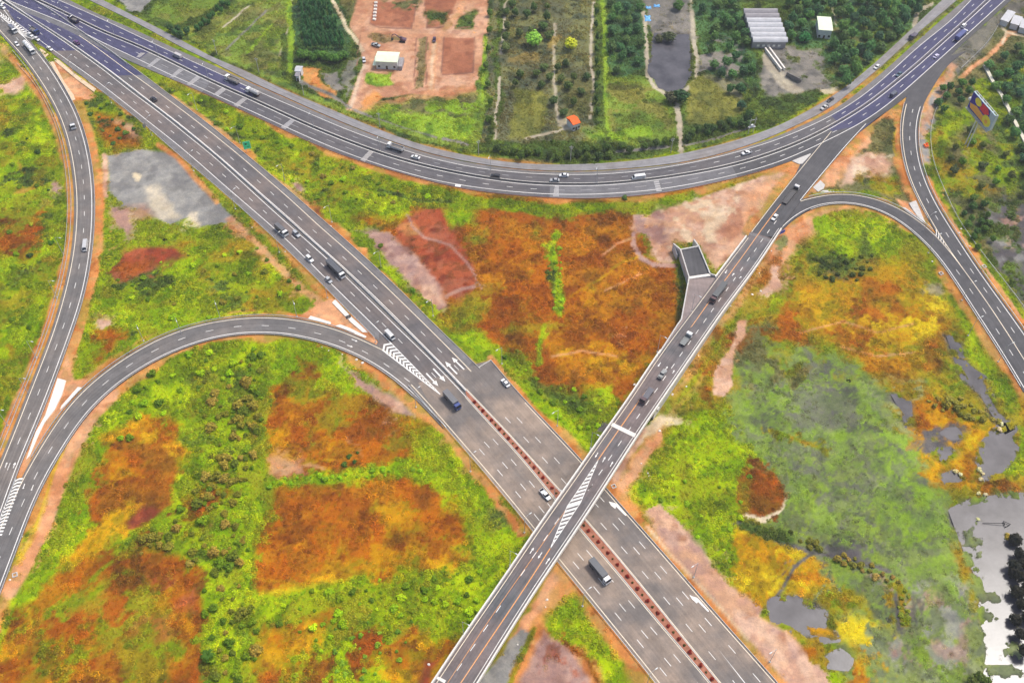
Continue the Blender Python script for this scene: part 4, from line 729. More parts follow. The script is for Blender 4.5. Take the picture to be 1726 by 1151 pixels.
poly('ochre', [(126,900),(152,840),(180,780),(204,724),(250,704),(300,708),(322,730),(312,776),(270,820),(240,880),(180,918),(130,960),(100,950)], 10); speck('brown', [(126,900),(204,724),(322,730),(270,850),(180,918),(120,960)], 14, 210, .48); speck('orange', [(180,780),(250,704),(320,720),(270,820)], 10, 211, .5); poly('red', [(222,858),(236,842),(260,850),(252,868),(224,886),(204,890)], 6); poly('brown', [(300,840),(356,812),(372,840),(320,880)], 12)
poly('orange', [(448,820),(500,815),(580,812),(690,802),(760,826),(800,866),(786,926),(742,950),(640,958),(560,972),(500,990),(436,1006),(424,950),(440,880)], 9); speck('ochre', [(600,850),(790,850),(780,950),(560,985),(440,1000),(560,940)], 14, 220, .5); speck('brown', [(560,810),(800,830),(800,940),(700,940),(600,900)], 16, 221, .54, .8); speck('brown', [(460,830),(620,830),(620,960),(460,980)], 12, 222, .6, .6); line('yel', [(440,1000),(520,988),(600,962),(640,958)], 10, 8, .7); speck('green', [(700,820),(800,840),(790,950),(680,950)], 12, 223, .58, .8)
poly('brown', [(460,660),(500,612),(548,628),(620,656),(680,690),(714,720),(716,766),(640,782),(560,796),(500,806),(446,804),(450,730)], 10); speck('orange', [(446,640),(560,680),(716,720),(700,780),(450,800)], 14, 230, .5); speck('olive', [(480,640),(700,700),(700,760),(480,760)], 14, 231, .52, .8); poly('lime', [(528,622),(560,616),(600,640),(606,660),(560,664),(530,650)], 7); speck('ochre', [(440,720),(560,720),(560,800),(440,800)], 10, 232, .5); poly('pink', [(456,770),(500,772),(520,790),(476,802),(446,800)], 9, .7); poly('brown', [(636,680),(660,676),(666,720),(640,740)], 8); speck('pink', [(560,670),(700,690),(690,780),(600,780)], 9, 233, .64, .5)
line('lime', [(446,812),(500,808),(560,804),(620,796),(712,788)], 14, 5); poly('lime', [(690,730),(740,740),(800,790),(840,850),(880,900),(870,940),(820,930),(790,870),(740,820),(700,800)], 14); poly('dull', [(816,860),(850,862),(866,890),(834,896)], 8, .7)
poly('mauve', [(570,612),(610,636),(652,652),(690,684),(706,706),(682,702),(634,664),(600,650)], 6); line('odirt', [(450,566),(500,570),(560,590),(620,618),(680,662),(740,726),(800,800),(840,850),(880,900)], 12, 6); line('pink', [(640,655),(680,690)], 14, 6, .8); line('odirt', [(430,566),(360,574),(300,594),(240,622),(190,660)], 9, 4); line('dirt', [(190,664),(160,692),(136,730),(112,776),(92,830),(70,890),(40,950),(10,1000)], 24, 6, 1, True); line('yel', [(116,738),(92,790),(74,850),(52,910),(30,950)], 6, 5, .8); line('green', [(28,985),(0,1040),(-20,1100)], 40, 10); poly('lime', [(40,978),(80,950),(100,960),(60,1010),(20,1040)], 9)
line('lime', [(142,860),(130,910),(106,930)], 14, 6); line('green', [(436,620),(440,700),(430,790),(420,880),(412,980)], 30, 10); line('lime', [(424,850),(416,930),(410,1000)], 16, 8); poly('lime', [(420,1000),(560,985),(650,960),(760,950),(860,930),(860,960),(800,1060),(760,1080),(700,1050),(590,1040),(440,1040)], 10); speck('green', [(420,1000),(860,930),(780,1080),(560,1110)], 12, 240, .5); poly('ochre', [(440,1064),(510,1040),(566,1034),(556,1066),(520,1120),(450,1150)], 9); poly('ochre', [(560,1140),(620,1120),(700,1060),(760,1076),(780,1080),(730,1220),(440,1220),(440,1150)], 14); speck('brown', [(440,1100),(700,1060),(770,1090),(720,1220),(440,1220)], 10, 241, .52); speck('lime', [(440,1100),(680,1080),(680,1200),(440,1200)], 9, 242, .56); poly('red', [(716,1110),(740,1108),(728,1160),(706,1160)], 7); poly('lime', [(348,1000),(376,990),(380,1080),(350,1090)], 6); line('lime', [(390,1120),(396,1180)], 26, 8)

# neighbouring growth runs into each other in ragged tongues
for amp, cell, sd_n, thr in ((7, 12, 401, .52), (4, 5, 411, .5)):
    I, J = np.indices(SH); di = (fbm(cell, sd_n, 4, .6) - .5) * 2.6 * amp / GS; dj = (fbm(cell, sd_n + 5, 4, .6) - .5) * 2.6 * amp / GS
    I2, J2 = np.clip(np.rint(I + di).astype(int), 0, SH[0] - 1), np.clip(np.rint(J + dj).astype(int), 0, SH[1] - 1)
    w = ss(thr - .06, thr + .06, fbm(cell * .7, sd_n + 9)) * (dens > .3) * (dens[I2, J2] > .3) * (SV > 290) * (1 - lock)
    W3 = w[..., None]; colr = colr * (1 - W3) + colr[I2, J2] * W3; dens = dens * (1 - w) + dens[I2, J2] * w; hgt = hgt * (1 - w) + hgt[I2, J2] * w; knd = np.where(w > .5, knd[I2, J2], knd)
# wedge between the overpass, the right loop and the right ramp
poly('dull', [(1402,272),(1462,212),(1526,166),(1522,214),(1528,280),(1545,330),(1574,384),(1541,363),(1499,341),(1465,329),(1410,323),(1360,333)], 3)
poly('dirt', [(1360,334),(1392,290),(1428,246),(1462,212),(1474,226),(1470,246),(1442,262),(1436,292),(1410,318)], 4); poly('pink', [(1440,266),(1470,256),(1500,258),(1512,284),(1508,306),(1486,316),(1462,300),(1444,304),(1420,318),(1430,290)], 5); speck('tan', [(1440,262),(1512,260),(1508,312),(1440,306)], 6, 620, .5, .6); speck('olive', [(1440,300),(1520,300),(1530,340),(1470,328)], 7, 621, .45)
line('odirt', [(1519,188),(1513,215),(1514,250),(1521,286),(1536,326),(1556,362)], 11, 3, 1, True); line('yel', [(1510,205),(1506,250),(1512,285)], 3, 2, .7); poly('dirt', [(1520,340),(1548,350),(1572,386),(1540,364)], 3)
poly('weed', [(1318,398),(1330,398),(1334,412),(1326,424),(1310,420),(1302,416)], 4, .9)
# trodden tracks and bare rills through the dry fields
for q, c, w in (([(-10,1140),(40,1124),(80,1118),(130,1128),(190,1146),(240,1160)], 'ochre', 3), ([(150,980),(170,960),(190,946)], 'lime', 6), ([(46,1024),(52,1044),(48,1064)], 'yel', 5), ([(1015,430),(1040,410),(1070,400)], 'dirt', 4), ([(960,500),(1010,470),(1050,440),(1075,432)], 'ochre', 4), ([(1020,490),(1060,470),(1080,460)], 'dirt', 3), ([(930,600),(980,590),(1040,600)], 'dirt', 3), ([(450,775),(480,790),(520,782),(545,790)], 'dirt', 5), ([(440,975),(500,982),(560,972),(640,955)], 'ochre', 4), ([(500,600),(520,640),(515,680)], 'ochre', 4), ([(1350,560),(1420,540),(1480,560),(1540,545)], 'dirt', 3), ([(1420,585),(1480,600),(1540,594)], 'dirt', 3)): line(c, q, w, 3, .7, True)
# --- heights: embankments beside the pavements, sunken water
RD = np.full(SH, -1e3); RC = np.full(SH, -1e3)
for P in PAVE:
    k = (GX > P[:, 0].min() - 14) & (GX < P[:, 0].max() + 14) & (GY > P[:, 1].min() - 14) & (GY < P[:, 1].max() + 14)
    r = np.where(k.any(1))[0]; c = np.where(k.any(0))[0]
    if len(r) == 0: continue
    sl = (slice(r[0], r[-1] + 1), slice(c[0], c[-1] + 1)); RD[sl] = np.maximum(RD[sl], polysd(GX[sl], GY[sl], P))
RC = polysd(GX, GY, PAVE_C)
out = np.maximum(0, -RD)
# bare earth verges beside the pavements
vw = .2 + 4.2 * ss(.38, .66, fbm(26, 901, 3)) ; va = ss(vw + 1.0, vw - 1.0, out + (n5 - .5) * 2.5) * ss(100, 150, VV) * (1 - ss(-2, 6, polysd(UU, VV, [(-100,-100),(160,-10),(220,26),(460,146),(600,206),(780,264),(960,284),(1140,268),(1320,216),(1480,112),(1640,-40),(1640,-200),(-100,-200)])))
put('odirt', va * .85, full)
line('odirt', [(112,130),(134,180),(152,232),(163,290),(168,340),(166,400),(158,460),(142,530),(118,606)], 15, 4, 1, True)
poly('dirt', [(116,600),(124,640),(150,640),(120,676),(90,712),(60,764),(36,806),(30,800),(60,722),(94,640)], 3, 1, True); poly('dirt', [(84,108),(100,104),(150,150),(160,160),(126,166),(110,150),(96,128)], 3, 1, True); poly('dirt', [(535,512),(560,505),(592,532),(640,576),(640,588),(600,566),(540,546),(500,538)], 3, 1, True)
line('dirt', [(190,664),(160,694),(138,730),(114,776),(94,830),(74,890),(44,950),(14,1000)], 22, 6, 1, True); line('yel', [(118,738),(94,790),(76,850),(54,910),(32,950)], 5, 5, .7, True)
line('lime', [(440,528),(380,533),(320,547),(260,568),(210,598)], 5, 3, .8, True)
GZ = -0.14 - 1.0 * ss(1.0, 9.0, out) + (fbm(7, 71) - .5) * .35 * ss(1, 6, out) + (n2 - .5) * .15 * hgt * ss(1, 4, out)
mound = ss(-10, 20, polysd(WU, WV, [(1090,375),(1150,356),(1240,320),(1330,285),(1262,395),(1206,460),(1185,412),(1140,412)]))
GZ += mound * 1.7 * ss(0, 10, out); GZ += ss(-2, 14, polysd(WU, WV, [(1080,858),(1136,868),(1250,998),(1396,1140),(1330,1160),(1150,965)])) * .5
GZ = np.where(RD > -.4, -0.32, GZ)
WATER = [[(1600,862),(1640,842),(1700,830),(1760,836),(1800,1300),(1652,1300),(1640,1105),(1656,1060),(1650,980),(1622,920)],
         [(1300,1012),(1338,1004),(1372,1016),(1392,1030),(1400,1052),(1416,1076),(1362,1080),(1330,1058),(1288,1036)], [(1398,1106),(1420,1096),(1436,1110),(1430,1126),(1402,1122)],
         [(1656,742),(1684,722),(1712,718),(1716,756),(1692,800),(1664,806),(1652,776)], [(1596,562),(1612,562),(1624,592),(1634,618),(1662,636),(1672,662),(1690,694),(1706,716),(1690,724),(1668,690),(1652,660),(1628,640),(1612,606)],
         [(1506,668),(1524,662),(1534,676),(1538,712),(1526,716),(1524,690)], [(1584,726),(1610,716),(1624,734),(1600,738)], [(1576,756),(1600,754),(1612,764),(1592,774),(1574,768)], [(1588,802),(1610,796),(1622,806),(1600,812)],
         [(1102,60),(1158,60),(1162,126),(1148,146),(1130,150),(1112,142),(1100,120)]]
for P in WATER:
    sl = box_of(P, 12)
    if sl is None: continue
    d = polysd(SU[sl] + (n5[sl] - .5) * 14, SV[sl] + (n12[sl] - .5) * 8, P); w = ss(-14, 9, d + (n5[sl] - .5) * 10)
    GZ[sl] = GZ[sl] * (1 - w) + -1.9 * w; a = ss(-9, 3, d); dens[sl] *= (1 - .8 * ss(-3, 2, d))
    put_c = np.array(lin((96, 92, 90))); colr[sl] = colr[sl] * (1 - a[..., None]) + put_c * a[..., None]
for pi, P in enumerate(WATER[:9]):        # reed clumps and mud along the shores
    sl = box_of(P, 20); d = polysd(SU[sl], SV[sl], P); w = ss(16 if pi == 0 else 11, 2, np.abs(d)) * ss(.5, .56, fbm(4.2, 950 + pi, 3)[sl]); GZ[sl] = GZ[sl] * (1 - w) + -1.2 * w; put('olive' if pi not in (0,) else 'marsh', w, sl)
# reeds and lily mats that break the water's edge
for P, cell, thr, seed in (([(1620,880),(1660,860),(1660,1160),(1630,1160)], 7, .55, 300), ([(1640,1060),(1726,1080),(1726,1151),(1640,1151)], 6, .62, 301), ([(1300,1040),(1400,1060),(1420,1080),(1310,1060)], 7, .5, 302), ([(1660,980),(1700,980),(1700,1050),(1660,1050)], 5, .68, 303)):
    sl = box_of(P, 15); d = ss(-5, 5, polysd(WU[sl], WV[sl], P)); w = d * ss(thr - .04, thr + .04, fbm(cell, seed)[sl])
    GZ[sl] = GZ[sl] * (1 - w) + -1.0 * w; put('weed' if seed != 302 else 'ochre', w, sl)
dens *= ss(.6, 1.6, out) * (RC < -.2)
# mesh (only where the view, and a step to its side, can see)
keep = (UU > -190) & (UU < 1920) & (VV > -170) & (VV < 1330)
idx = -np.ones(SH, int); kq = keep[:-1, :-1] & keep[1:, :-1] & keep[:-1, 1:] & keep[1:, 1:]
# leave out the quads lying well under the pavement
used = np.zeros(SH, bool)
for a, b in ((0, 0), (1, 0), (0, 1), (1, 1)): used[a:SH[0] - 1 + a, b:SH[1] - 1 + b] |= kq
idx[used] = np.arange(used.sum())
q = np.stack([idx[:-1, :-1][kq], idx[:-1, 1:][kq], idx[1:, 1:][kq], idx[1:, :-1][kq]], 1)
co = np.stack([GX[used], GY[used], GZ[used]], 1).astype(np.float32)
me = bpy.data.meshes.new('ground'); me.vertices.add(len(co)); me.vertices.foreach_set('co', co.ravel())
me.loops.add(q.size); me.loops.foreach_set('vertex_index', q.ravel().astype(np.int32))
me.polygons.add(len(q)); me.polygons.foreach_set('loop_start', np.arange(0, q.size, 4, dtype=np.int32)); me.polygons.foreach_set('loop_total', np.full(len(q), 4, np.int32))
me.polygons.foreach_set('use_smooth', np.ones(len(q), bool)); me.update(calc_edges=True)
ca = me.color_attributes.new('cover', 'FLOAT_COLOR', 'POINT')
ca.data.foreach_set('color', np.concatenate([np.clip(colr[used], 0, 1), np.clip(hgt[used], 0, 1)[:, None]], 1).astype(np.float32).ravel())
m, n, l, b = nt('land_cover', 0.95, 0.1)
at = n.new('ShaderNodeAttribute'); at.attribute_name = 'cover'; geo = n.new('ShaderNodeNewGeometry'); pos = geo.outputs['Position']
c_ = at.outputs['Color']
f1, f2, f3 = noisen(n, l, pos, 1.3, 4, .7), noisen(n, l, pos, .33, 4, .65), noisen(n, l, pos, 5.0, 2, .6)
c_ = mixc(n, l, ramp(n, l, f2, .3, .7), mixc(n, l, 1.0, c_, (.86, .87, .9), 'MULTIPLY'), mixc(n, l, 1.0, c_, (1.12, 1.1, 1.04), 'MULTIPLY'))
c_ = mixc(n, l, ramp(n, l, f1, .3, .7), mixc(n, l, 1.0, c_, (.86, .87, .88), 'MULTIPLY'), mixc(n, l, 1.0, c_, (1.13, 1.12, 1.08), 'MULTIPLY'))
l.new(c_, b.inputs['Base Color'])
bp = n.new('ShaderNodeBump'); bp.inputs['Strength'].default_value = .55; bp.inputs['Distance'].default_value = .35; l.new(f1, bp.inputs['Height']); l.new(bp.outputs[0], b.inputs['Normal'])
M['land'] = m
gr = tag(mobj('ground', me, m), kind='structure')
# far land that carries the ground to the horizon
bm = bmesh.new(); xs = [-8900, -420, 420, 8900]; ys = [-8900, 60, 600, 13900]
vs = [[bm.verts.new((x, y, -2.6)) for x in xs] for y in ys]
for i in range(3):
    for j in range(3): bm.faces.new((vs[i][j], vs[i][j + 1], vs[i + 1][j + 1], vs[i + 1][j]))
tag(bobj('far_ground', bm, plain('far_land', (88, 104, 52), .95, .1, .3, .01)), kind='structure')
# water
m, n, l, b = nt('pond_water', 0.22, 0.5); b.inputs['IOR'].default_value = 1.33
geo = n.new('ShaderNodeNewGeometry'); f = noisen(n, l, geo.outputs['Position'], .12, 4, .6)
l.new(mixc(n, l, ramp(n, l, f, .35, .65), lin((66, 65, 70)), lin((92, 90, 94))), b.inputs['Base Color'])
bp = n.new('ShaderNodeBump'); bp.inputs['Strength'].default_value = .06; bp.inputs['Distance'].default_value = .1; l.new(noisen(n, l, geo.outputs['Position'], 1.6, 3, .6), bp.inputs['Height']); l.new(bp.outputs[0], b.inputs['Normal'])
M['water'] = m
for P in WATER:
    C = np.mean(P, 0); big = [tuple(C + (np.array(p) - C) * 1.0 + (np.array(p) - C) / (np.linalg.norm(np.array(p) - C) + 1e-6) * 9) for p in P]
    tag(slab('pond_water', big, m, None, -1.45), kind='structure')
# ------------------------------------------------------------------ PLANTS
def gidx(x, y):
    return (np.clip(np.rint((np.asarray(y) - gy[0]) / GS).astype(int), 0, SH[0] - 1), np.clip(np.rint((np.asarray(x) - gx[0]) / GS).astype(int), 0, SH[1] - 1))
def gz(x, y): return float(GZ[gidx(x, y)])
def foliage(name, src):
    """leaf colour: a per-plant colour times small leaf-to-leaf differences"""
    m, n, l, b = nt(name, 0.7, 0.25)
    if src == 'INST':
        a = n.new('ShaderNodeAttribute'); a.attribute_type = 'INSTANCER'; a.attribute_name = 'tint'; c = a.outputs['Color']
    else:
        c = n.new('ShaderNodeObjectInfo').outputs['Color']
    v = n.new('ShaderNodeAttribute'); v.attribute_name = 'leaf'
    c = mixc(n, l, 1.0, c, v.outputs['Color'], 'MULTIPLY')
    l.new(c, b.inputs['Base Color'])
    tr = n.new('ShaderNodeBsdfTranslucent'); l.new(c, tr.inputs['Color']); mx = n.new('ShaderNodeMixShader'); mx.inputs[0].default_value = .28
    l.new(b.outputs[0], mx.inputs[1]); l.new(tr.outputs[0], mx.inputs[2]); l.new(mx.outputs[0], n['Material Output'].inputs['Surface'])
    return m
M['leafI'] = foliage('scrub_leaves', 'INST'); M['leafO'] = foliage('tree_leaves', 'OBJ')
M['bark'] = plain('bark', (92, 76, 60), .95, .1, .3, 3)
def leafmesh(name, V, F, C, mat):
    me = bpy.data.meshes.new(name); me.from_pydata(V, [], F)
    ca = me.color_attributes.new('leaf', 'FLOAT_COLOR', 'POINT'); ca.data.foreach_set('color', np.array(C, np.float32).ravel())
    me.materials.append(mat); return me
def clump(seed, n, kind, mat):
    r = random.Random(seed); V, F, C = [], [], []
    for i in range(n):
        k = r.uniform(.72, 1.25); cc = (k * r.uniform(.93, 1.1), k, k * r.uniform(.8, 1.1), 1)
        if kind == 0:      # leafy dome
            a, q = r.uniform(0, 6.283), math.sqrt(r.random()); x, y = q * math.cos(a), q * math.sin(a); z = .85 * math.sqrt(max(0, 1 - q * q)) * r.uniform(.5, 1)
            nrm = Vector((x * .9 + r.uniform(-.5, .5), y * .9 + r.uniform(-.5, .5), .7)).normalized(); s = r.uniform(.2, .42)
        elif kind == 1:    # grass
            a, q = r.uniform(0, 6.283), r.random() ** .6; x, y, z = q * math.cos(a), q * math.sin(a), r.uniform(.1, .5)
            nrm = Vector((math.cos(a) + r.uniform(-.6, .6), math.sin(a) + r.uniform(-.6, .6), r.uniform(.5, 1.2))).normalized(); s = r.uniform(.2, .5)
        else:              # floating leaves
            a, q = r.uniform(0, 6.283), r.random() ** .5; x, y, z = q * math.cos(a), q * math.sin(a), r.uniform(.05, .3)
            nrm = Vector((r.uniform(-.35, .35), r.uniform(-.35, .35), 1)).normalized(); s = r.uniform(.15, .34)
        t = nrm.orthogonal().normalized(); t = Matrix.Rotation(r.uniform(0, 6.283), 3, nrm) @ t; u = nrm.cross(t); w = .25 if kind == 1 else .75
        o = len(V); P = Vector((x, y, z)); V += [tuple(P - t * s), tuple(P - u * s * w), tuple(P + t * s), tuple(P + u * s * w)]; C += [cc] * 4; F.append((o, o + 1, o + 2, o + 3))
    return leafmesh('clump', V, F, C, mat)
def cover(name, label, kind, N, smin, smax, nleaf, seed):
    """ground cover of one kind, spread by density over the land: instances of one clump on a point cloud"""
    rg = np.random.default_rng(seed); X, Y = rg.uniform(-330, 330, N * 5), rg.uniform(100, 545, N * 5)
    u, v = PX(X, Y); i, j = gidx(X, Y)
    k = (u > -60) & (u < 1790) & (v > -50) & (v < 1210) & (rg.random(N * 5) < dens[i, j]) & (np.rint(knd[i, j]) == kind)
    X, Y, i, j = X[k][:N], Y[k][:N], i[k][:N], j[k][:N]; n = len(X)
    h = hgt[i, j]; s = rg.uniform(smin, smax, n) * (.7 + .5 * h)
    big = fbm(9, 500)[i, j]
    s *= .7 + .7 * ss(.4, .65, big)
    t = colr[i, j] * np.array([1.58, 1.38, .85] if kind == 0 else [1.42, 1.42, 1.0]) * (rg.uniform(.88, 1.15, (n, 1)) if kind == 0 else rg.uniform(.66, 1.3, (n, 1)) if kind == 1 else rg.uniform(.5, 1.2, (n, 1))) * rg.uniform(.93, 1.07, (n, 3))
    me = bpy.data.meshes.new(name); me.vertices.add(n); me.vertices.foreach_set('co', np.stack([X, Y, GZ[i, j] - .05], 1).astype(np.float32).ravel())
    a = me.attributes.new('tint', 'FLOAT_COLOR', 'POINT'); a.data.foreach_set('color', np.concatenate([np.clip(t, 0, 1), np.ones((n, 1))], 1).astype(np.float32).ravel())
    a = me.attributes.new('rot', 'FLOAT_VECTOR', 'POINT'); a.data.foreach_set('vector', np.stack([np.zeros(n), np.zeros(n), rg.uniform(0, 6.28, n)], 1).astype(np.float32).ravel())
    a = me.attributes.new('siz', 'FLOAT_VECTOR', 'POINT'); a.data.foreach_set('vector', np.stack([s, s * rg.uniform(.85, 1.15, n), s * rg.uniform(.5, .9, n) * (.4 + h)], 1).astype(np.float32).ravel())
    o = tag(mobj(name, me), label, None, None, 'stuff')
    src = mobj('clump', clump(seed, nleaf, kind, M['leafI']), None, o); src.location = (float(X[0]), float(Y[0]), float(GZ[i[0], j[0]]) - .05)
    ng = bpy.data.node_groups.new(name, 'GeometryNodeTree'); ng.interface.new_socket('Geometry', in_out='INPUT', socket_type='NodeSocketGeometry'); ng.interface.new_socket('Geometry', in_out='OUTPUT', socket_type='NodeSocketGeometry')
    N_ = ng.nodes; L_ = ng.links; gi, go = N_.new('NodeGroupInput'), N_.new('NodeGroupOutput'); oi = N_.new('GeometryNodeObjectInfo'); oi.inputs['Object'].default_value = src; oi.inputs['As Instance'].default_value = True
    ip = N_.new('GeometryNodeInstanceOnPoints'); ra = N_.new('GeometryNodeInputNamedAttribute'); ra.data_type = 'FLOAT_VECTOR'; ra.inputs[0].default_value = 'rot'; sa = N_.new('GeometryNodeInputNamedAttribute'); sa.data_type = 'FLOAT_VECTOR'; sa.inputs[0].default_value = 'siz'
    mp = N_.new('GeometryNodeMeshToPoints'); L_.new(gi.outputs[0], mp.inputs[0]); L_.new(mp.outputs[0], ip.inputs['Points']); L_.new(oi.outputs['Geometry'], ip.inputs['Instance']); L_.new(ra.outputs[0], ip.inputs['Rotation']); L_.new(sa.outputs[0], ip.inputs['Scale']); L_.new(ip.outputs[0], go.inputs[0])
    o.modifiers.new('spread', 'NODES').node_group = ng
    return o
cover('scrub_growth', 'low leafy scrub growing over the fields', 0, 90000, .32, .78, 22, 1)
cover('tall_scrub', 'knee high leafy growth scattered through the scrub', 0, 9000, .55, 1.2, 34, 2)
cover('dry_grass', 'dry orange and ochre grass covering the fields', 1, 70000, .35, .85, 20, 3)
cover('grass_tussocks', 'taller dry tussocks standing in the brown fields', 1, 22000, .55, 1.25, 30, 5)
cover('marsh_plants', 'pale green water plants covering the marsh', 2, 52000, .35, .95, 22, 4)

# individual trees and bushes
def crown(seed, n, lobes, flat=1.0, core=.62):
    r = random.Random(seed); V, F, C = [], [], []
    L = [(Vector((0, 0, .5)), .62)] + [(Vector((math.cos(a) * r.uniform(.3, .55), math.sin(a) * r.uniform(.3, .55), r.uniform(.3, .75))), r.uniform(.32, .5)) for a in [6.283 * i / lobes + r.uniform(-.4, .4) for i in range(lobes)]]
    for i in range(n):
        c, q = L[r.randrange(len(L))] if r.random() < .75 else L[0]; d = Vector((r.gauss(0, 1), r.gauss(0, 1), r.gauss(0, .9) + .25)).normalized()
        P = c + d * q * r.uniform(.72, 1.1); P.z = max(.03, P.z * flat)
        nrm = (d + Vector((r.uniform(-.6, .6), r.uniform(-.6, .6), r.uniform(-.1, .8)))).normalized(); s = r.uniform(.09, .19)
        t = Matrix.Rotation(r.uniform(0, 6.283), 3, nrm) @ nrm.orthogonal().normalized(); u = nrm.cross(t); k = r.uniform(.7, 1.28); cc = (k * r.uniform(.92, 1.12), k, k * r.uniform(.8, 1.1), 1)
        o = len(V); V += [tuple(P - t * s), tuple(P - u * s * .7), tuple(P + t * s), tuple(P + u * s * .7)]; C += [cc] * 4; F.append((o, o + 1, o + 2, o + 3))
    # a ragged inner mass so that the crown is not hollow
    for c, q in L:
        bm = bmesh.new(); bmesh.ops.create_icosphere(bm, subdivisions=2, radius=q * core)
        o = len(V)
        for v in bm.verts: p = v.co * r.uniform(.8, 1.2) + c; V.append((p.x, p.y, max(.02, p.z * flat))); k = r.uniform(.6, 1.0); C.append((k, k, k, 1))
        bm.verts.index_update(); F += [tuple(o + v.index for v in f.verts) for f in bm.faces]; bm.free()
    return leafmesh('crown', V, F, C, M['leafO'])
CR = {'round': [crown(s, 300, 6) for s in range(4)], 'bush': [crown(20 + s, 190, 5, .85) for s in range(5)], 'tall': [crown(40 + s, 170, 3, 1.25) for s in range(3)]}
def trunkmesh(seed):
    r = random.Random(seed); bm = bmesh.new(); cyl(bm, (0, 0, -.15), (r.uniform(-.03, .03), 0, .55), .06, .035, 7)
    for i in range(4):
        a = i * 1.6 + r.uniform(-.4, .4); cyl(bm, (0, 0, .38 + .05 * i), (.3 * math.cos(a), .3 * math.sin(a), .7 + .04 * i), .028, .01, 5)
    return bmm('trunk', bm, M['bark'])
TRK = [trunkmesh(s) for s in range(3)]
def leafcol(c, j=.12):
    c = np.array(lin(c)) * np.array([1.75, 1.62, 1.1]) * random.uniform(1 - j, 1 + j * .9) * np.array([random.uniform(.93, 1.08), 1, random.uniform(.85, 1.15)]); return (*np.clip(c, 0, 1), 1)
def tree(u, v, r, h, c, label, group=None, kind='round', name='tree', cat='tree', world=None):
    p = world if world is not None else G(u, v, h * .55 - .8); x, y = p[0], p[1]; z = gz(x, y)
    rt = empty(name, (x, y, z), random.uniform(0, 6.28), label, cat, group)
    t = mobj('trunk', random.choice(TRK), None, rt); t.scale = (r * .9, r * .9, h)
    k = mobj('crown', random.choice(CR[kind]), None, rt); k.scale = (r, r, h * .72); k.location = (0, 0, h * .25); k.color = leafcol(c)
    return rt
def bush(u, v, r, c, label, group=None, hf=1.0, name='bush', cat='bush', world=None):
    p = world if world is not None else G(u, v, r * .5 - .9); x, y = p[0], p[1]
    cat = 'shrub' if name == 'shrub' else cat; o = mobj(name, random.choice(CR['bush']), None); o.location = (x, y, gz(x, y) - .12 * r); o.rotation_euler = (0, 0, random.uniform(0, 6.28)); o.scale = (r, r * random.uniform(.85, 1.15), r * 1.05 * hf); o.color = leafcol(c)
    return tag(o, label, cat, group)
def inside(u, v, P):
    c = False
    for a, b in zip(P, P[1:] + P[:1]):
        if (a[1] > v) != (b[1] > v) and u < (b[0] - a[0]) * (v - a[1]) / (b[1] - a[1]) + a[0]: c = not c
    return c
def spots(P, n, gap, seed):
    r = random.Random(seed); out = []; us = [p[0] for p in P]; vs = [p[1] for p in P]
    for _ in range(n * 60):
        u, v = r.uniform(min(us), max(us)), r.uniform(min(vs), max(vs))
        if inside(u, v, P) and all((u - a) ** 2 + (v - b) ** 2 > gap * gap for a, b in out):
            w = G(u, v)
            i, j = gidx(w.x, w.y)
            if RD[i, j] < -2.2 and RC[i, j] < -1.5: out.append((u, v))
        if len(out) >= n: break
    return out
# plantation rows by the dirt track
for c in range(9):
    for k in range(10):
        u, v = 508 + c * 7.6 + k * .9 - (0 if c < 6 else 0), 5 + k * 8.2
        if u > 552 + v * .42 - 2: continue
        w = G(u, v); w.x += random.uniform(-.5, .5); w.y += random.uniform(-.6, .6)
        tree(0, 0, random.uniform(1.5, 2.0), random.uniform(4.5, 6), (56, 104, 70), 'slim dark green tree planted in rows beside the dirt track', 'plantation trees in rows', 'tall', world=w)
for i in range(11):
    tree(506 + i * 7.4, 94 + random.uniform(-3, 4), random.uniform(2.6, 3.4), random.uniform(4, 5.5), (72, 112, 50), 'rounded green tree in the hedge along the plantation end', 'hedge trees at the plantation end')
def grove(P, n, gap, rr, hh, cols, label, group, seed, kind='round', name='tree'):
    for u, v in spots(P, n, gap, seed): tree(u, v, random.uniform(*rr), random.uniform(*hh), random.choice(cols), label, group, kind, name)
def thicket(P, n, gap, rr, cols, label, group, seed, hf=1.0, name='bush'):
    for u, v in spots(P, n, gap, seed): bush(u, v, rr[0] * .75 * (rr[1] * 1.15 / (rr[0] * .75)) ** (random.random() ** 1.3), random.choice(cols), label, group, hf * random.uniform(.7, 1.15), name)
DG = [(62, 102, 70), (70, 112, 68), (58, 94, 74), (82, 116, 64), (70, 98, 58)]
grove([(1420,-5),(1565,-5),(1530,40),(1478,92),(1424,140),(1402,100),(1410,40)], 44, 14, (3.2, 4.4), (5, 8), DG, 'dense blue green tree in the wood along the frontage road', 'trees in the wood along the frontage road', 1)
grove([(1328,-5),(1405,-5),(1400,24),(1374,22),(1366,60),(1330,62)], 14, 14, (2.8, 4.0), (5, 7), DG, 'dark green tree between the grey barn and the mint green roof', 'trees between the barn and the mint roof', 2)
grove([(1182,0),(1250,0),(1258,60),(1276,140),(1262,200),(1240,170),(1186,120)], 28, 13, (2.6, 3.6), (4, 6.5), DG, 'dark green tree in the grove between the pond track and the barn', 'trees in the grove west of the barn', 3)
grove([(1028,0),(1084,0),(1086,90),(1060,126),(1030,120)], 18, 14, (2.8, 3.4), (4, 6), DG, 'dark green tree in the block west of the rectangular pond', 'trees west of the rectangular pond', 4)
grove([(852,0),(930,0),(930,60),(852,90)], 15, 14, (2.2, 3.6), (4, 6), [(70, 98, 58), (84, 104, 64)], 'grey green garden tree beside the straight grey path', 'garden trees beside the grey path', 5)
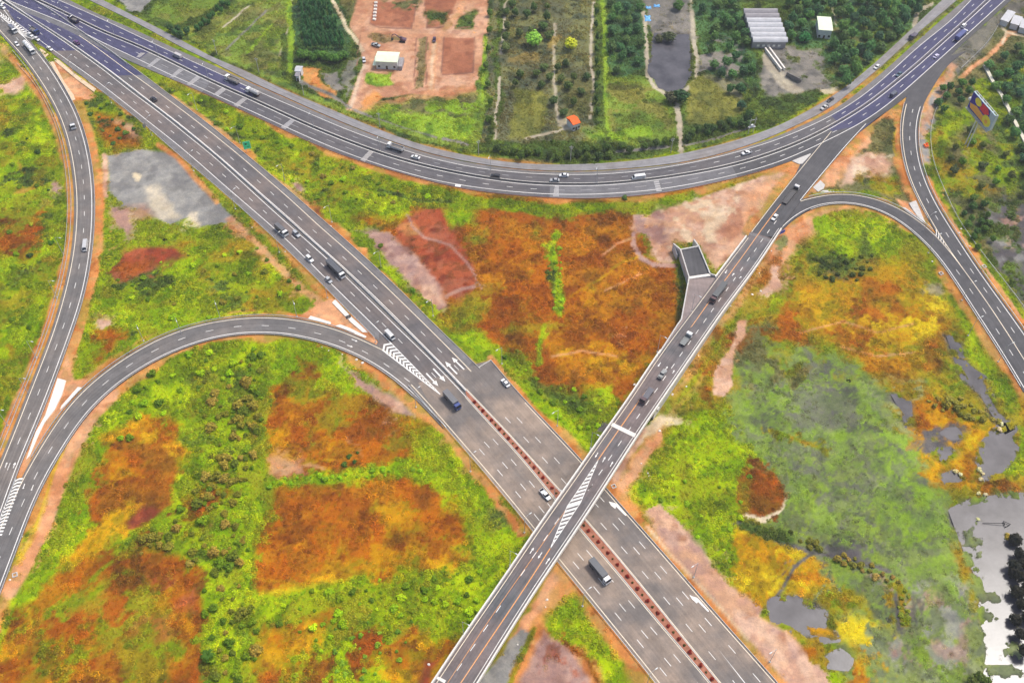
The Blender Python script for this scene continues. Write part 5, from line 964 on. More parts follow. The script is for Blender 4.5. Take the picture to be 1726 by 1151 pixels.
grove([(865,104),(992,104),(992,150),(940,200),(918,146),(865,146)], 16, 15, (2.2, 3.2), (3.5, 5), [(62, 86, 54), (70, 92, 50), (80, 100, 56)], 'dark garden tree above the orange roofed hut', 'garden trees above the orange hut', 6)
grove([(836,246),(940,252),(1052,244),(1128,236),(1128,244),(1040,262),(940,268),(840,262)], 22, 14, (2.2, 3.2), (3.5, 5), [(66, 92, 40), (76, 100, 44), (58, 78, 42)], 'olive green tree in the hedge along the frontage road', 'hedge trees along the frontage road', 7)
grove([(1152,222),(1260,196),(1262,210),(1156,236)], 13, 9, (1.8, 2.6), (3.5, 4.5), [(58, 84, 48)], 'dark tree in the hedge beside the utility platform', 'hedge trees by the utility platform', 8)
for i in range(9): tree(1006 + random.uniform(-2, 2), 20 + i * 21, random.uniform(1.5, 2.2), 4.5, (58, 88, 46), 'narrow dark tree in the row beside the lime hedge', 'row of trees by the lime hedge', 'tall')
for i in range(7): tree(822 + random.uniform(-5, 5), 20 + i * 30, random.uniform(1.8, 2.6), 4.5, (82, 112, 48), 'green tree in the belt between building site and garden', 'trees between the site and the garden')
tree(900, 66, 6.4, 7, (112, 160, 70), 'large round pale green tree in the garden'); tree(962, 74, 5.0, 6, (172, 182, 46), 'rounded yellow green tree beside the garden path')
tree(1148, 162, 5.2, 6.5, (44, 78, 54), 'large dark round tree at the head of the drive below the pond'); tree(1131, 163, 4.4, 5.5, (76, 78, 62), 'grey green tree next to the dark round tree by the pond')
tree(1144, 8, 4.2, 5.5, (64, 104, 52), 'lone round tree on the bare bank above the rectangular pond'); tree(1363, 24, 3.8, 5, (76, 124, 62), 'light green round tree left of the mint green roof'); tree(1357, 62, 4.4, 5.5, (44, 110, 66), 'bright emerald round tree between the barn and the yard')
tree(1128, 60, 5.0, 5, (66, 80, 56), 'dull green tree leaning over the far end of the rectangular pond'); tree(1112, 62, 3.4, 4, (78, 82, 62), 'small dull tree at the far bank of the rectangular pond')
grove([(1664,110),(1730,70),(1735,330),(1712,240),(1690,170)], 22, 17, (2.8, 3.8), (4, 6), DG, 'dark green tree in the rough land behind the billboard', 'trees behind the billboard', 9)
grove([(1572,165),(1610,130),(1650,130),(1626,165),(1590,185)], 10, 13, (2.2, 3.2), (3.5, 5), [(52, 92, 52), (66, 104, 50)], 'bushy green tree between the billboard and the ramp junction', 'trees near the ramp junction', 10)
grove([(1600,210),(1700,230),(1726,330),(1660,330),(1600,290)], 14, 17, (2.0, 3.0), (3, 4.5), [(70, 84, 54), (84, 96, 50), (90, 128, 44)], 'dull green tree in the scrub below the billboard', 'trees in the scrub below the billboard', 11)
grove([(1618,330),(1660,330),(1680,400),(1640,420)], 14, 11, (1.6, 2.6), (3, 4), [(58, 92, 44), (74, 104, 44)], 'green tree in the clump between the fence and the grey swamp', 'trees between the fence and the swamp', 12)
grove([(280,45),(316,50),(310,62),(285,58)], 5, 8, (2, 2.8), (3.5, 4.5), [(56, 92, 60)], 'dark green tree in the clump at the bend of the frontage road', 'trees at the frontage road bend', 13)
grove([(325,44),(380,0),(386,6),(334,52)], 10, 7, (1.5, 2.2), (3, 4), [(54, 96, 52)], 'dark tree in the slanting hedge across the striped field', 'trees in the slanting hedge', 14)
# shrubs of the fields
OL = [(122, 120, 42), (108, 114, 36), (138, 126, 56), (94, 110, 32)]; LG = [(136, 172, 8), (120, 156, 12), (156, 188, 14)]; MG = [(96, 126, 18), (110, 138, 16), (82, 112, 20)]
thicket([(330,640),(440,620),(440,760),(400,830),(300,900),(250,930),(210,930),(300,860),(340,780)], 62, 12, (1.5, 3.0), OL + OL + MG[:1], 'rounded olive shrub in the hedge belt between the orange fields', 'olive shrubs in the hedge belt', 21, 1.1, 'shrub')
thicket([(400,590),(444,590),(442,700),(410,800),(390,860),(330,880),(360,800),(390,700)], 46, 10, (1.2, 2.6), OL + MG, 'olive shrub in the dense upper part of the hedge belt', 'shrubs of the dense hedge belt', 41, 1.1, 'shrub')
thicket([(200,920),(330,880),(420,880),(420,930),(330,950),(260,940)], 22, 11, (1.2, 2.4), OL + MG[:1], 'olive shrub in the cross hedge above the brown field', 'shrubs of the cross hedge', 42, 1.1, 'shrub')
thicket([(340,930),(420,900),(416,1000),(436,1040),(430,1150),(346,1150)], 40, 13, (1.4, 2.8), OL[1:] + MG, 'olive shrub in the lower hedge belt beside the brown field', 'shrubs of the lower hedge belt', 22, 1.1, 'shrub')
thicket([(230,640),(330,590),(430,572),(440,620),(340,650),(250,720),(180,760)], 34, 14, (1.3, 2.6), LG + MG, 'green bush on the upper rim of the field inside the loop', 'bushes on the loop rim', 23)
thicket([(470,1000),(640,970),(760,960),(850,950),(790,1060),(700,1050),(590,1040),(540,1100),(470,1050)], 54, 15, (1.0, 2.0), LG + LG + MG, 'bright green bush in the thicket below the large orange field', 'bushes below the large orange field', 24)
thicket([(560,1050),(680,1040),(690,1140),(560,1150)], 24, 14, (.8, 1.3), [(120, 158, 44), (96, 134, 40)], 'small round bush in the rows on the ochre field', 'small round bushes on the ochre field', 25)
thicket([(446,806),(560,798),(712,782),(712,794),(560,810),(450,820)], 26, 9, (.9, 1.5), [(132, 176, 20), (112, 150, 24)], 'lime bush in the thin hedge between the two orange fields', 'lime bushes in the thin hedge', 26, 1.1)
thicket([(578,760),(602,756),(608,784),(580,786)], 4, 9, (1.2, 1.8), [(64, 96, 36)], 'dark green bush clump above the thin lime hedge', 'dark bushes above the lime hedge', 27)
thicket([(934,395),(946,395),(948,520),(934,520)], 18, 8, (.9, 1.5), [(140, 180, 20), (118, 156, 24)], 'lime bush in the line standing in the orange field', 'lime bushes in the orange field line', 28)
thicket([(10,180),(90,190),(104,300),(90,420),(60,560),(10,560)], 28, 19, (1.1, 2.0), MG + [(56, 84, 40)], 'dark green bush in the lime scrub west of the left ramp', 'dark bushes west of the left ramp', 29)
thicket([(186,470),(300,430),(420,400),(520,480),(430,520),(240,560)], 40, 18, (1.1, 2.1), MG + LG + OL[:2], 'bush in the scrub between motorway and loop ramp', 'bushes between motorway and loop ramp', 30)
thicket([(130,165),(180,170),(240,225),(180,245),(150,200)], 16, 13, (1.3, 2.2), [(66, 104, 48), (84, 116, 44)], 'green bush in the wedge above the grey lot', 'bushes above the grey lot', 31)
thicket([(250,128),(350,170),(440,212),(620,290),(760,340),(640,345),(540,345),(440,260),(330,190)], 46, 18, (1.0, 2.0), MG + LG[:1] + [(130, 122, 60)], 'bush in the scrub strip between motorway and curved highway', 'bushes between motorway and highway', 32)
thicket([(850,600),(930,650),(1030,660),(1010,720),(960,720),(890,660)], 28, 14, (1.1, 1.9), MG + LG[:1], 'green bush west of the overpass beside the orange field', 'bushes west of the overpass', 33)
thicket([(1376,432),(1400,420),(1474,430),(1474,450),(1440,474),(1380,466)], 26, 11, (1.3, 2.0), [(72, 86, 38), (62, 78, 40), (88, 98, 40)], 'dark olive bush in the dark clump on the eastern field', 'dark bushes of the eastern field clump', 34)
thicket([(1560,672),(1610,664),(1680,700),(1690,712),(1640,706),(1570,690)], 20, 10, (1.3, 2.1), [(142, 138, 66), (122, 124, 56), (156, 146, 84)], 'sandy olive shrub on the dike through the wetland', 'shrubs on the wetland dike', 35, 1.2, 'shrub')
thicket([(1404,930),(1450,938),(1510,970),(1520,984),(1490,980),(1410,942)], 15, 10, (1.2, 1.9), [(128, 120, 60), (110, 112, 48), (146, 128, 76)], 'olive brown shrub on the bank between the marsh pools', 'shrubs between the marsh pools', 36, 1.1, 'shrub')
thicket([(1336,902),(1384,910),(1384,924),(1340,924)], 5, 10, (1.4, 2.0), [(104, 108, 44)], 'olive bush at the end of the marsh ditch hedge', 'bushes at the marsh ditch', 37)
thicket([(1514,990),(1532,990),(1532,1052),(1514,1052)], 9, 9, (1.0, 1.5), [(118, 134, 44)], 'green shrub in the upright row between the flooded plots', 'shrubs between the flooded plots', 38, 1.0, 'shrub')
thicket([(1070,830),(1190,700),(1270,770),(1236,960),(1140,880)], 30, 21, (1.0, 1.7), LG + LG + MG, 'lime green bush in the bright scrub east of the overpass', 'bushes east of the overpass', 39, .8)
for i, (u, v) in enumerate([(1714,900),(1720,925),(1712,945),(1722,965),(1716,990),(1724,1010),(1714,1035),(1722,1060),(1728,1090),(1710,955),(1730,940),(1732,980),(1734,1030)]):
    tree(u, v + 6, random.uniform(2.2, 3.2), random.uniform(4, 6), (38, 40, 38), 'nearly black tree on the eastern bank of the bright pond', 'black trees on the pond bank')
for u, v in ((1652,1140),(1664,1146),(1640,1148)): tree(u, v, 2.4, 3.4, (74, 92, 44), 'green tree at the foot of the white glinting pond', 'trees at the foot of the pond')
bush(1702, 902, 2.0, (140, 130, 56), 'ochre bush islet beside the black trees on the pond')
for i, (u, v) in enumerate([(1683,705),(1690,712),(1686,722),(1652,790),(1658,796),(1654,806),(1612,792),(1620,798),(1650,830),(1662,832),(1650,873)]):
    bush(u, v, random.uniform(.9, 1.4), (206, 200, 184), 'cream white flowering bush in the wetland pools', 'cream bushes in the wetland')
bush(641, 412, 1.6, (92, 120, 32), 'small round green bush on the orange verge of the motorway'); bush(696, 490, 1.6, (84, 124, 34), 'green bush on the motorway verge beside the pale mud'); bush(1053, 334, 1.8, (76, 104, 52), 'dark bush on the southern edge of the curved highway')
bush(85, 408, 2.0, (70, 110, 30), 'dark bush in the lime scrub beside the brown field by the left ramp'); bush(52, 377, 1.4, (150, 160, 40), 'yellow green bush alone in the brown field west of the left ramp')
# palm
pm = empty('palm_tree', tuple(G(352, 1108, 0)), 0, 'dark green palm with spread fronds in the lower hedge belt', 'palm'); pm.location.z = gz(pm.location.x, pm.location.y)
bm = bmesh.new(); cyl(bm, (0, 0, -.2), (.1, 0, 3.2), .2, .14, 8); bobj('trunk', bm, M['bark'], pm)
V, F, C = [], [], []
for i in range(15):
    a = i * 2.4; q = random.uniform(2.0, 2.9)
    for s in range(5):
        for e in (0, 1):
            t = (s + e) / 5; w = .32 * math.sin(math.pi * min(1, t * .9 + .1)) + .04; x, y, z = q * t * math.cos(a), q * t * math.sin(a), 3.2 + .9 * math.sin(t * 2.6) - .7 * t * t * (1 + (i % 3) * .4)
            V += [(x - w * math.sin(a), y + w * math.cos(a), z - .08), (x, y, z), (x + w * math.sin(a), y - w * math.cos(a), z - .08)]; C += [(.9, .95, .9, 1)] * 3
        o = len(V) - 6; F += [(o, o + 1, o + 4, o + 3), (o + 1, o + 2, o + 5, o + 4)]
k = mobj('crown', leafmesh('crown', V, F, C, M['leafO']), None, pm); k.color = leafcol((58, 88, 20))
# shrubs in the wide median: dark red ones and small green ones in turn
mc = (resample(MS, n=400) + resample(MN, n=400)) / 2; sm_ = arclen(mc); a = 6.0; i = 0
while a < sm_[-1] - 8:
    p = [float(np.interp(a, sm_, mc[:, k])) for k in range(2)]; red = i % 2 == 0; r = random.uniform(.8, 1.0) if red else random.uniform(.5, .65)
    o = mobj('median_shrub', random.choice(CR['bush']), None); o.location = (*p, .15); o.scale = (r, r, r * 1.1); o.color = leafcol((118, 34, 30) if red else (70, 72, 34)); o.rotation_euler = (0, 0, random.uniform(0, 6))
    tag(o, 'dark red round shrub planted in the motorway median' if red else 'small dark green shrub planted in the motorway median', 'shrub', 'red median shrubs' if red else 'green median shrubs'); a += 2.7; i += 1
# ------------------------------------------------------------------ VEHICLES
PAINT = {}
def carpaint(c):
    if c not in PAINT:
        m, n, l, b = nt('vehicle_paint', .35, .5); g = n.new('ShaderNodeNewGeometry'); x = lin(c)
        l.new(mixc(n, l, ramp(n, l, noisen(n, l, g.outputs['Position'], 2.0, 3), .35, .65), [v * .9 for v in x], x), b.inputs['Base Color']); b.inputs['Coat Weight'].default_value = .3; PAINT[c] = m
    return PAINT[c]
M['lampw'] = plain('headlamp_lens', (235, 235, 230), .2, .5, .05); M['lampr'] = plain('tail_lamp_lens', (150, 24, 22), .3, .5, .05)
def wheelmesh(r, w):
    bm = bmesh.new(); cyl(bm, (0, -w / 2, 0), (0, w / 2, 0), r, n=14); return bmm('wheel', bm, M['dark'])
WH = {'c': wheelmesh(.32, .22), 't': wheelmesh(.5, .34)}
def part(name, build, mat, root):
    bm = bmesh.new(); build(bm); return bobj(name, bm, mat, root)
def wheels(root, key, xs, y, z):
    for x in xs:
        for s in (-1, 1): o = mobj('wheel', WH[key], None, root); o.location = (x, s * y, z)
def lamps(root, xf, xr, y, zf, zr):
    for s in (-1, 1):
        part('headlight', lambda bm: box(bm, xf - .1, xf + .03, s * y - .17, s * y + .17, zf - .09, zf + .09), M['lampw'], root)
        part('tail_light', lambda bm: box(bm, xr - .03, xr + .08, s * y - .12, s * y + .12, zr - .12, zr + .12), M['lampr'], root)
def vehicle(kind, name, c, u, v, du, dv, label, z=0.06, cat=None, group=None, c2=(150, 150, 152), L=None):
    zz = z if not callable(z) else z(v) + .05
    p = G(u, v, zz + (.7 if kind in ('sedan', 'hatch', 'pickup', 'suv') else 1.3)); a, b = G(u, v, 0), G(u + du, v + dv, 0); d = b - a
    sl = 0.0
    if callable(z): q = G(u + du, v + dv, z(v + dv)); a2 = G(u, v, z(v)); sl = math.atan2(q.z - a2.z, (q - a2).to_2d().length)
    root = empty(name, (p.x, p.y, zz), math.atan2(d.y, d.x), label, cat or name.split('_')[-1], group); root.rotation_euler = (0, -sl, math.atan2(d.y, d.x))
    pt = carpaint(c)
    if kind in ('sedan', 'hatch', 'suv'):
        h = {'sedan': 1.46, 'hatch': 1.5, 'suv': 1.75}[kind]; l2 = {'sedan': 2.3, 'hatch': 2.0, 'suv': 2.35}[kind]; zb = h * .64; w = .9 if kind != 'suv' else .94
        part('body', lambda bm: loft(bm, [(-l2, .45, zb * .86, w * .86, w * .8), (-l2 + .15, .3, zb, w * .97, w * .9), (-l2 * .4, .24, zb + .02, w, w * .95), (l2 * .4, .24, zb, w, w * .94), (l2 * .82, .27, zb * .88, w * .97, w * .86), (l2, .4, zb * .7, w * .84, w * .74)]), pt, root)
        xr = -l2 + (.75 if kind == 'sedan' else .2); xr1 = -l2 + (1.3 if kind == 'sedan' else .55)
        part('windows', lambda bm: loft(bm, [(xr, zb - .05, zb, w * .84, w * .84), (xr1, zb - .05, h - .03, w * .88, w * .7), (l2 * .12, zb - .05, h, w * .9, w * .72), (l2 * .5, zb - .06, zb - .02, w * .86, w * .86)]), M['glass'], root)
        part('roof', lambda bm: loft(bm, [(xr1 - .1, h - .05, h, w * .72, w * .66), (-.2, h - .01, h + .05, w * .75, w * .68), (l2 * .14, h - .03, h + .02, w * .74, w * .66)]), pt, root)
        wheels(root, 'c', (-l2 * .6, l2 * .62), w - .1, .32); lamps(root, l2 - .03, -l2 + .02, w * .62, zb * .66, zb * .75)
    elif kind == 'pickup':
        part('body', lambda bm: loft(bm, [(-2.6, .5, .78, .84, .84), (-2.5, .4, .8, .92, .9), (.0, .35, .95, .93, .9), (1.2, .35, 1.05, .93, .88), (2.4, .4, .98, .9, .82), (2.65, .5, .8, .8, .74)]), pt, root)
        def bed(bm):
            for s in (-1, 1): box(bm, -2.6, -.45, s * .88 - .05, s * .88 + .05, .78, 1.12)
            box(bm, -2.62, -2.54, -.9, .9, .78, 1.12)
        part('cargo_bed', bed, pt, root); part('bed_liner', lambda bm: box(bm, -2.53, -.46, -.82, .82, .79, .84), M['dark'], root)
        part('windows', lambda bm: loft(bm, [(-.5, .92, 1.0, .8, .8), (-.35, .92, 1.7, .84, .68), (.7, .92, 1.72, .85, .7), (1.35, .98, 1.06, .82, .82)]), M['glass'], root)
        part('roof', lambda bm: loft(bm, [(-.4, 1.66, 1.71, .7, .66), (.15, 1.7, 1.77, .73, .68), (.75, 1.67, 1.72, .71, .66)]), pt, root); wheels(root, 'c', (-1.6, 1.65), .82, .34); lamps(root, 2.62, -2.58, .6, .78, .85)
    elif kind == 'van':
        l2 = (L or 5.2) / 2
        part('body', lambda bm: loft(bm, [(-l2, .4, 1.9, .9, .84), (-l2 + .15, .3, 2.1, .96, .86), (l2 - 1.5, .3, 2.12, .97, .86), (l2 - .95, .3, 1.9, .97, .84), (l2 - .35, .32, 1.1, .95, .84), (l2, .45, .85, .84, .76)]), pt, root)
        part('windscreen', lambda bm: loft(bm, [(l2 - 1.0, 1.3, 1.93, .85, .78), (l2 - .9, 1.15, 1.9, .88, .79), (l2 - .3, 1.08, 1.14, .86, .82)]), M['glass'], root)
        for s in (-1, 1): part('side_window', lambda bm: box(bm, -l2 + .5, l2 - 1.5, s * .93 - .02, s * .93 + .02, 1.3, 1.75), M['glass'], root)
        wheels(root, 'c', (-l2 * .6, l2 * .62), .86, .34); lamps(root, l2 - .03, -l2 + .02, .65, .75, 1.0)
    else:                                       # trucks: cab in front, load behind
        l2 = (L or 8.0) / 2; W = 1.2; cf, cb = l2, l2 - 1.9; H2 = 2.75
        part('chassis', lambda bm: box(bm, -l2 + .1, cf - .3, -.45, .45, .55, .95), M['dark'], root)
        part('cab', lambda bm: loft(bm, [(cb, .6, H2 - .1, W, W * .93), (cb + .15, .5, H2, W, W * .94), (cf - .45, .5, H2 - .05, W, W * .93), (cf - .1, .5, 1.75, W, W * .96), (cf, .55, 1.2, W * .97, W * .93)]), pt, root)
        part('windscreen', lambda bm: loft(bm, [(cf - .5, 1.75, H2 - .12, W * .92, W * .86), (cf - .38, 1.7, H2 - .1, W * .93, W * .87), (cf - .02, 1.66, 1.72, W * .94, W * .92)]), M['glass'], root)
        for s in (-1, 1):
            part('side_window', lambda bm: box(bm, cb + .55, cf - .6, s * W - .03, s * W + .02, 1.65, 2.35), M['glass'], root)
            part('mirror', lambda bm: box(bm, cf - .35, cf - .15, s * (W + .22) - .1, s * (W + .22) + .1, 1.5, 2.1), M['dark'], root)
        q = carpaint(c2); xb, xf = -l2, cb - .2
        if kind == 'box':
            def b_(bm):
                box(bm, xb, xf, -W, W, 1.0, 3.2)
                for i in range(int((xf - xb) / .8)): box(bm, xb + .3 + i * .8, xb + .36 + i * .8, -W - .03, W + .03, 1.05, 3.23)
            part('cargo_box', b_, q, root)
        elif kind == 'tarp':
            part('tarpaulin', lambda bm: loft(bm, [(xb, 1.2, 3.0, W, W * .7), (xb + .3, 1.1, 3.25, W, W * .78), ((xb + xf) / 2, 1.1, 3.1, W, W * .8), (xf - .3, 1.1, 3.25, W, W * .78), (xf, 1.2, 3.0, W, W * .7)]), q, root); part('load_bed', lambda bm: box(bm, xb, xf, -W - .02, W + .02, .92, 1.15), M['dark'], root)
        elif kind == 'dump':
            def b_(bm):
                box(bm, xb, xf, -W, W, 1.0, 1.15)
                for s in (-1, 1): box(bm, xb, xf, s * (W - .05) - .05, s * (W - .05) + .05, 1.15, 2.2)
                box(bm, xb, xb + .1, -W + .1, W - .1, 1.15, 2.2); box(bm, xf - .1, xf, -W + .1, W - .1, 1.15, 2.5)
            part('load_bed', b_, q, root); part('load', lambda bm: loft(bm, [(xb + .12, 1.16, 1.5, W - .12, W - .3), ((xb + xf) / 2, 1.16, 1.95, W - .12, W - .5), (xf - .12, 1.16, 1.5, W - .12, W - .3)]), M['concd'], root)
        elif kind == 'flat':
            part('load_bed', lambda bm: box(bm, xb, xf, -W, W, .95, 1.15), q, root); part('headboard', lambda bm: box(bm, xf - .1, xf, -W, W, 1.15, 2.2), q, root)
            for s in (-1, 1): part('side_rail', lambda bm: box(bm, xb, xf, s * (W - .04) - .04, s * (W - .04) + .04, 1.15, 1.5), q, root)
        elif kind == 'tank':
            def b_(bm):
                cyl(bm, (xb + .3, 0, 2.1), (xf - .3, 0, 2.1), 1.15, n=20); cyl(bm, (xb, 0, 2.1), (xb + .3, 0, 2.1), .8, 1.15, 20); cyl(bm, (xf - .3, 0, 2.1), (xf, 0, 2.1), 1.15, .8, 20)
            o = part('tank', b_, q, root)
            for i in range(3): x = xb + (xf - xb) * (.25 + .25 * i); part('manhole', lambda bm: cyl(bm, (x, 0, 3.2), (x, 0, 3.4), .3, n=12), M['steel'], root)
        xs = [l2 - 1.1] + ([-l2 + 1.2, -l2 + 2.45] if l2 > 3.4 else [-l2 + 1.3]) + ([-l2 + 3.7, .6] if l2 > 5.5 else [])
        wheels(root, 't', xs, W - .2, .5); lamps(root, cf - .02, -l2, .85, .85, .85)
    return root
W_, S_, K_ = (232, 232, 230), (176, 180, 184), (40, 40, 44)
SE, NW = (30, 30), (-30, -30)
vehicle('hatch', 'car', W_, 1.5, 5, 30, 18, 'white car at the motorway end before the painted chevrons'); vehicle('sedan', 'car', W_, 4, 12, 30, 18, 'white saloon close beside another white car near the chevrons')
vehicle('dump', 'dump_truck', (62, 76, 128), 58, 52, 30, 21, 'blue truck with grey load beside the chevron wedge', cat='truck', c2=(120, 126, 136), L=7.2)
vehicle('tarp', 'delivery_truck', W_, 22, 50, 22, 20, 'white cab truck with grey cover entering the left ramp', cat='truck', c2=(112, 114, 128), L=6.6); vehicle('hatch', 'car', W_, 28.5, 74.5, 20, 26, 'white hatchback at the kerb beside the white tanker'); vehicle('tank', 'tanker_truck', W_, 49, 81, 24, 27, 'long white tanker truck turning onto the left ramp', cat='truck', c2=W_, L=12)
for u, v, t in ((51, 58.5, 'white saloon waiting on the gore line next to the chevron tip'), (62, 65.5, 'white saloon second in the queue along the gore line'), (84, 82, 'white car last in the queue beside the grey shoulder')): vehicle('sedan', 'car', W_, u, v, 30, 22, t)
vehicle('suv', 'car', (104, 60, 112), 128.7, 71.6, -30, -20, 'purple car alone on the motorway lane near the highway split'); vehicle('dump', 'dump_truck', (44, 42, 70), 124, 33, -30, -14, 'dark truck beside the barrier where the highways split', cat='truck', c2=(56, 54, 80), L=7)
vehicle('van', 'minibus', (196, 190, 188), 298.6, 92.5, -30, -14, 'grey white minibus on the bluish highway lanes', z=.1, cat='bus', L=6); vehicle('dump', 'dump_truck', W_, 391, 134, -30, -13, 'white cab truck with pale grey load bed beside the shoulder', z=.1, cat='truck', c2=(170, 164, 156), L=9); vehicle('tank', 'cement_truck', W_, 426, 155, -30, -14, 'white truck with rounded pale load ahead of the rumble bands', z=.1, cat='truck', c2=(206, 202, 198), L=8.5)
vehicle('flat', 'flatbed_truck', W_, 122.4, 211, 9, 28, 'small white truck driving down the left ramp', z=.08, cat='truck', c2=(120, 118, 116), L=5.4); vehicle('suv', 'car', (44, 42, 50), 259, 167, -30, -22, 'black off road car on the motorway above the barrier')
vehicle('tarp', 'covered_truck', W_, 474.6, 388, 30, 27, 'white cab truck with dark grey cover near the silver car', cat='truck', c2=(108, 108, 110), L=8); vehicle('suv', 'car', S_, 499.6, 394, 30, 28, 'silver car by the median barrier next to the covered truck'); vehicle('suv', 'car', W_, 521.9, 436, 30, 29, 'white off road car between two grey trucks')
vehicle('box', 'box_truck', W_, 566, 454, 30, 29, 'large grey box truck with white cab by the median barrier', cat='truck', c2=(96, 98, 102), L=12); vehicle('hatch', 'car', S_, 553.8, 471.6, 30, 30, 'silver hatchback alongside the large grey box truck'); vehicle('van', 'van', (210, 210, 208), 657, 563.5, 30, 31, 'white van at the start of the chevron wedge', L=5.6)
vehicle('box', 'box_truck', (66, 82, 140), 762, 675, 30, 34, 'grey box truck with blue cab beyond the painted chevrons', cat='truck', c2=(118, 118, 120), L=9.5); vehicle('sedan', 'car', W_, 852, 645, -30, -34, 'white saloon stopped at the motorway kerb by the widening'); vehicle('pickup', 'pickup_truck', (238, 238, 238), 919, 833, 28, 33, 'bright white pickup about to pass under the overpass', cat='pickup'); vehicle('box', 'box_truck', (240, 240, 240), 1011, 963, 28, 34, 'dark grey box truck with white cab below the overpass', cat='truck', c2=(92, 96, 100), L=10)
vehicle('flat', 'flatbed_truck', W_, 1156.7, 571, 22, -30, 'grey flatbed truck with white cab climbing the overpass', z=zc, cat='truck', c2=(122, 126, 124), L=7.2); vehicle('pickup', 'pickup_truck', (150, 152, 150), 1116.3, 630.6, 22, -31, 'grey pickup on the overpass between two trucks', z=zc, cat='pickup'); vehicle('flat', 'flatbed_truck', (84, 60, 66), 1090, 666, -22, 31, 'dark red truck with empty bed on the overpass', z=zc, cat='truck', c2=(92, 92, 100), L=8.5)
vehicle('box', 'box_truck', (84, 50, 54), 1210.7, 494, -21, 29, 'long grey truck with maroon cab beside the ramp stub', z=zc, cat='truck', c2=(92, 94, 94), L=12.5); vehicle('flat', 'log_truck', (214, 212, 210), 1333.6, 328, 24, -30, 'long dark flatbed truck with white cab where the right loop leaves', z=zc, cat='truck', c2=(64, 62, 62), L=14); vehicle('sedan', 'car', W_, 1305.8, 366, -24, 30, 'white saloon behind the dark flatbed truck near the loop', z=zc)
vehicle('pickup', 'pickup_truck', W_, 1258.5, 257.4, -30, 9, 'white pickup on the inner lane above the pink mound', z=.1, cat='pickup'); vehicle('van', 'minibus', W_, 1076.7, 297.2, -30, 4, 'white minibus on the curved highway near a rumble band', z=.1, cat='bus', L=6.4); vehicle('sedan', 'car', W_, 950.4, 295.3, -30, 0, 'white saloon beside a silver one on the highway bend', z=.1); vehicle('sedan', 'car', (166, 168, 170), 935, 303.6, -30, 0, 'silver saloon by the highway barrier next to a white one', z=.1)
vehicle('dump', 'dump_truck', W_, 666.4, 248, -30, -10, 'white dump truck on the highway ahead of the white saloon', z=.1, cat='truck', c2=(186, 186, 186), L=9); vehicle('sedan', 'car', W_, 700.5, 264.7, -30, -8, 'white saloon following the white dump truck', z=.1); vehicle('suv', 'car', K_, 834.7, 296.7, -30, -4, 'black off road car against the highway barrier', z=.1)
vehicle('sedan', 'car', (46, 46, 48), 1400, 167.7, -24, 16, 'dark saloon on the frontage road by the dirt turnout', z=.03); vehicle('pickup', 'pickup_truck', (196, 196, 192), 1390.2, 181, -24, 13, 'pale pickup behind the dark saloon on the frontage road', z=.03, cat='pickup'); vehicle('sedan', 'car', (56, 92, 112), 1515.4, 125, -24, 19, 'teal blue saloon on the bluish highway near the ramp split', z=.1); vehicle('van', 'van', (78, 84, 100), 1507, 157.5, 24, -18, 'dark grey van passing the gore of the right ramp', z=.1); vehicle('hatch', 'car', W_, 1477.9, 113, -24, 18, 'small white car on the frontage road by the dense wood', z=.03)
vehicle('box', 'box_truck', W_, 1620, 60, 24, -21, 'large blue grey box truck near the expansion joint', z=.1, cat='truck', c2=(72, 82, 140), L=11); vehicle('suv', 'car', W_, 1624.6, 43.5, 24, -21, 'white car passing the large blue truck', z=.1); vehicle('sedan', 'car', (206, 200, 226), 1578, 94.6, 24, -21, 'pale lilac saloon on the highway above the ramp junction', z=.1); vehicle('flat', 'flatbed_truck', (66, 56, 84), 1540, 60, -24, 21, 'dark flatbed truck alone on the frontage road', z=.03, cat='truck', c2=(84, 78, 92), L=7.5)
vehicle('van', 'van', (196, 196, 196), 143, 413, -4, 30, 'silver grey van on the bend of the left ramp', z=.08, L=6.6)
vehicle('hatch', 'car', (214, 214, 216), 613.5, 101, 4, 30, 'white car parked beside the house on the building site', z=-.9); vehicle('pickup', 'pickup_truck', (170, 178, 178), 633.6, 76, 30, 8, 'pale pickup parked behind the house on the site', z=-.9, cat='pickup'); vehicle('hatch', 'car', (74, 50, 78), 732, 67, -4, 30, 'small dark purple car on the sandy site track', z=-.9)
ex = empty('excavator', tuple(G(679, 70, -.95)), 2.9, 'dark excavator with bent boom on the building site', 'excavator'); q_ = carpaint((92, 66, 84))
part('track', lambda bm: box(bm, -1.6, 1.6, -1.4, -.85, 0, .8), M['dark'], ex); part('track', lambda bm: box(bm, -1.6, 1.6, .85, 1.4, 0, .8), M['dark'], ex); part('cab', lambda bm: loft(bm, [(.1, .9, 2.6, .3, .3), (.3, .9, 2.8, .6, .5), (1.4, .9, 2.7, .6, .5), (1.5, .9, 1.6, .55, .5)]), q_, ex); part('engine_cover', lambda bm: loft(bm, [(-2.0, .9, 1.8, 1.1, 1.0), (-.2, .9, 2.0, 1.2, 1.1), (.3, .9, 1.9, 1.2, 1.1)]), q_, ex)
part('boom', lambda bm: (cyl(bm, (1.2, 0, 1.5), (4.2, 0, 3.9), .28, .22, 6), cyl(bm, (4.2, 0, 3.9), (5.8, 0, 3.4), .22, .18, 6)), q_, ex); part('stick', lambda bm: cyl(bm, (5.8, 0, 3.4), (6.4, 0, .9), .18, .14, 6), q_, ex); part('bucket', lambda bm: loft(bm, [(5.6, .1, .7, .5, .5), (6.1, 0, .9, .55, .55), (6.6, .3, .8, .5, .5)]), M['dark'], ex)
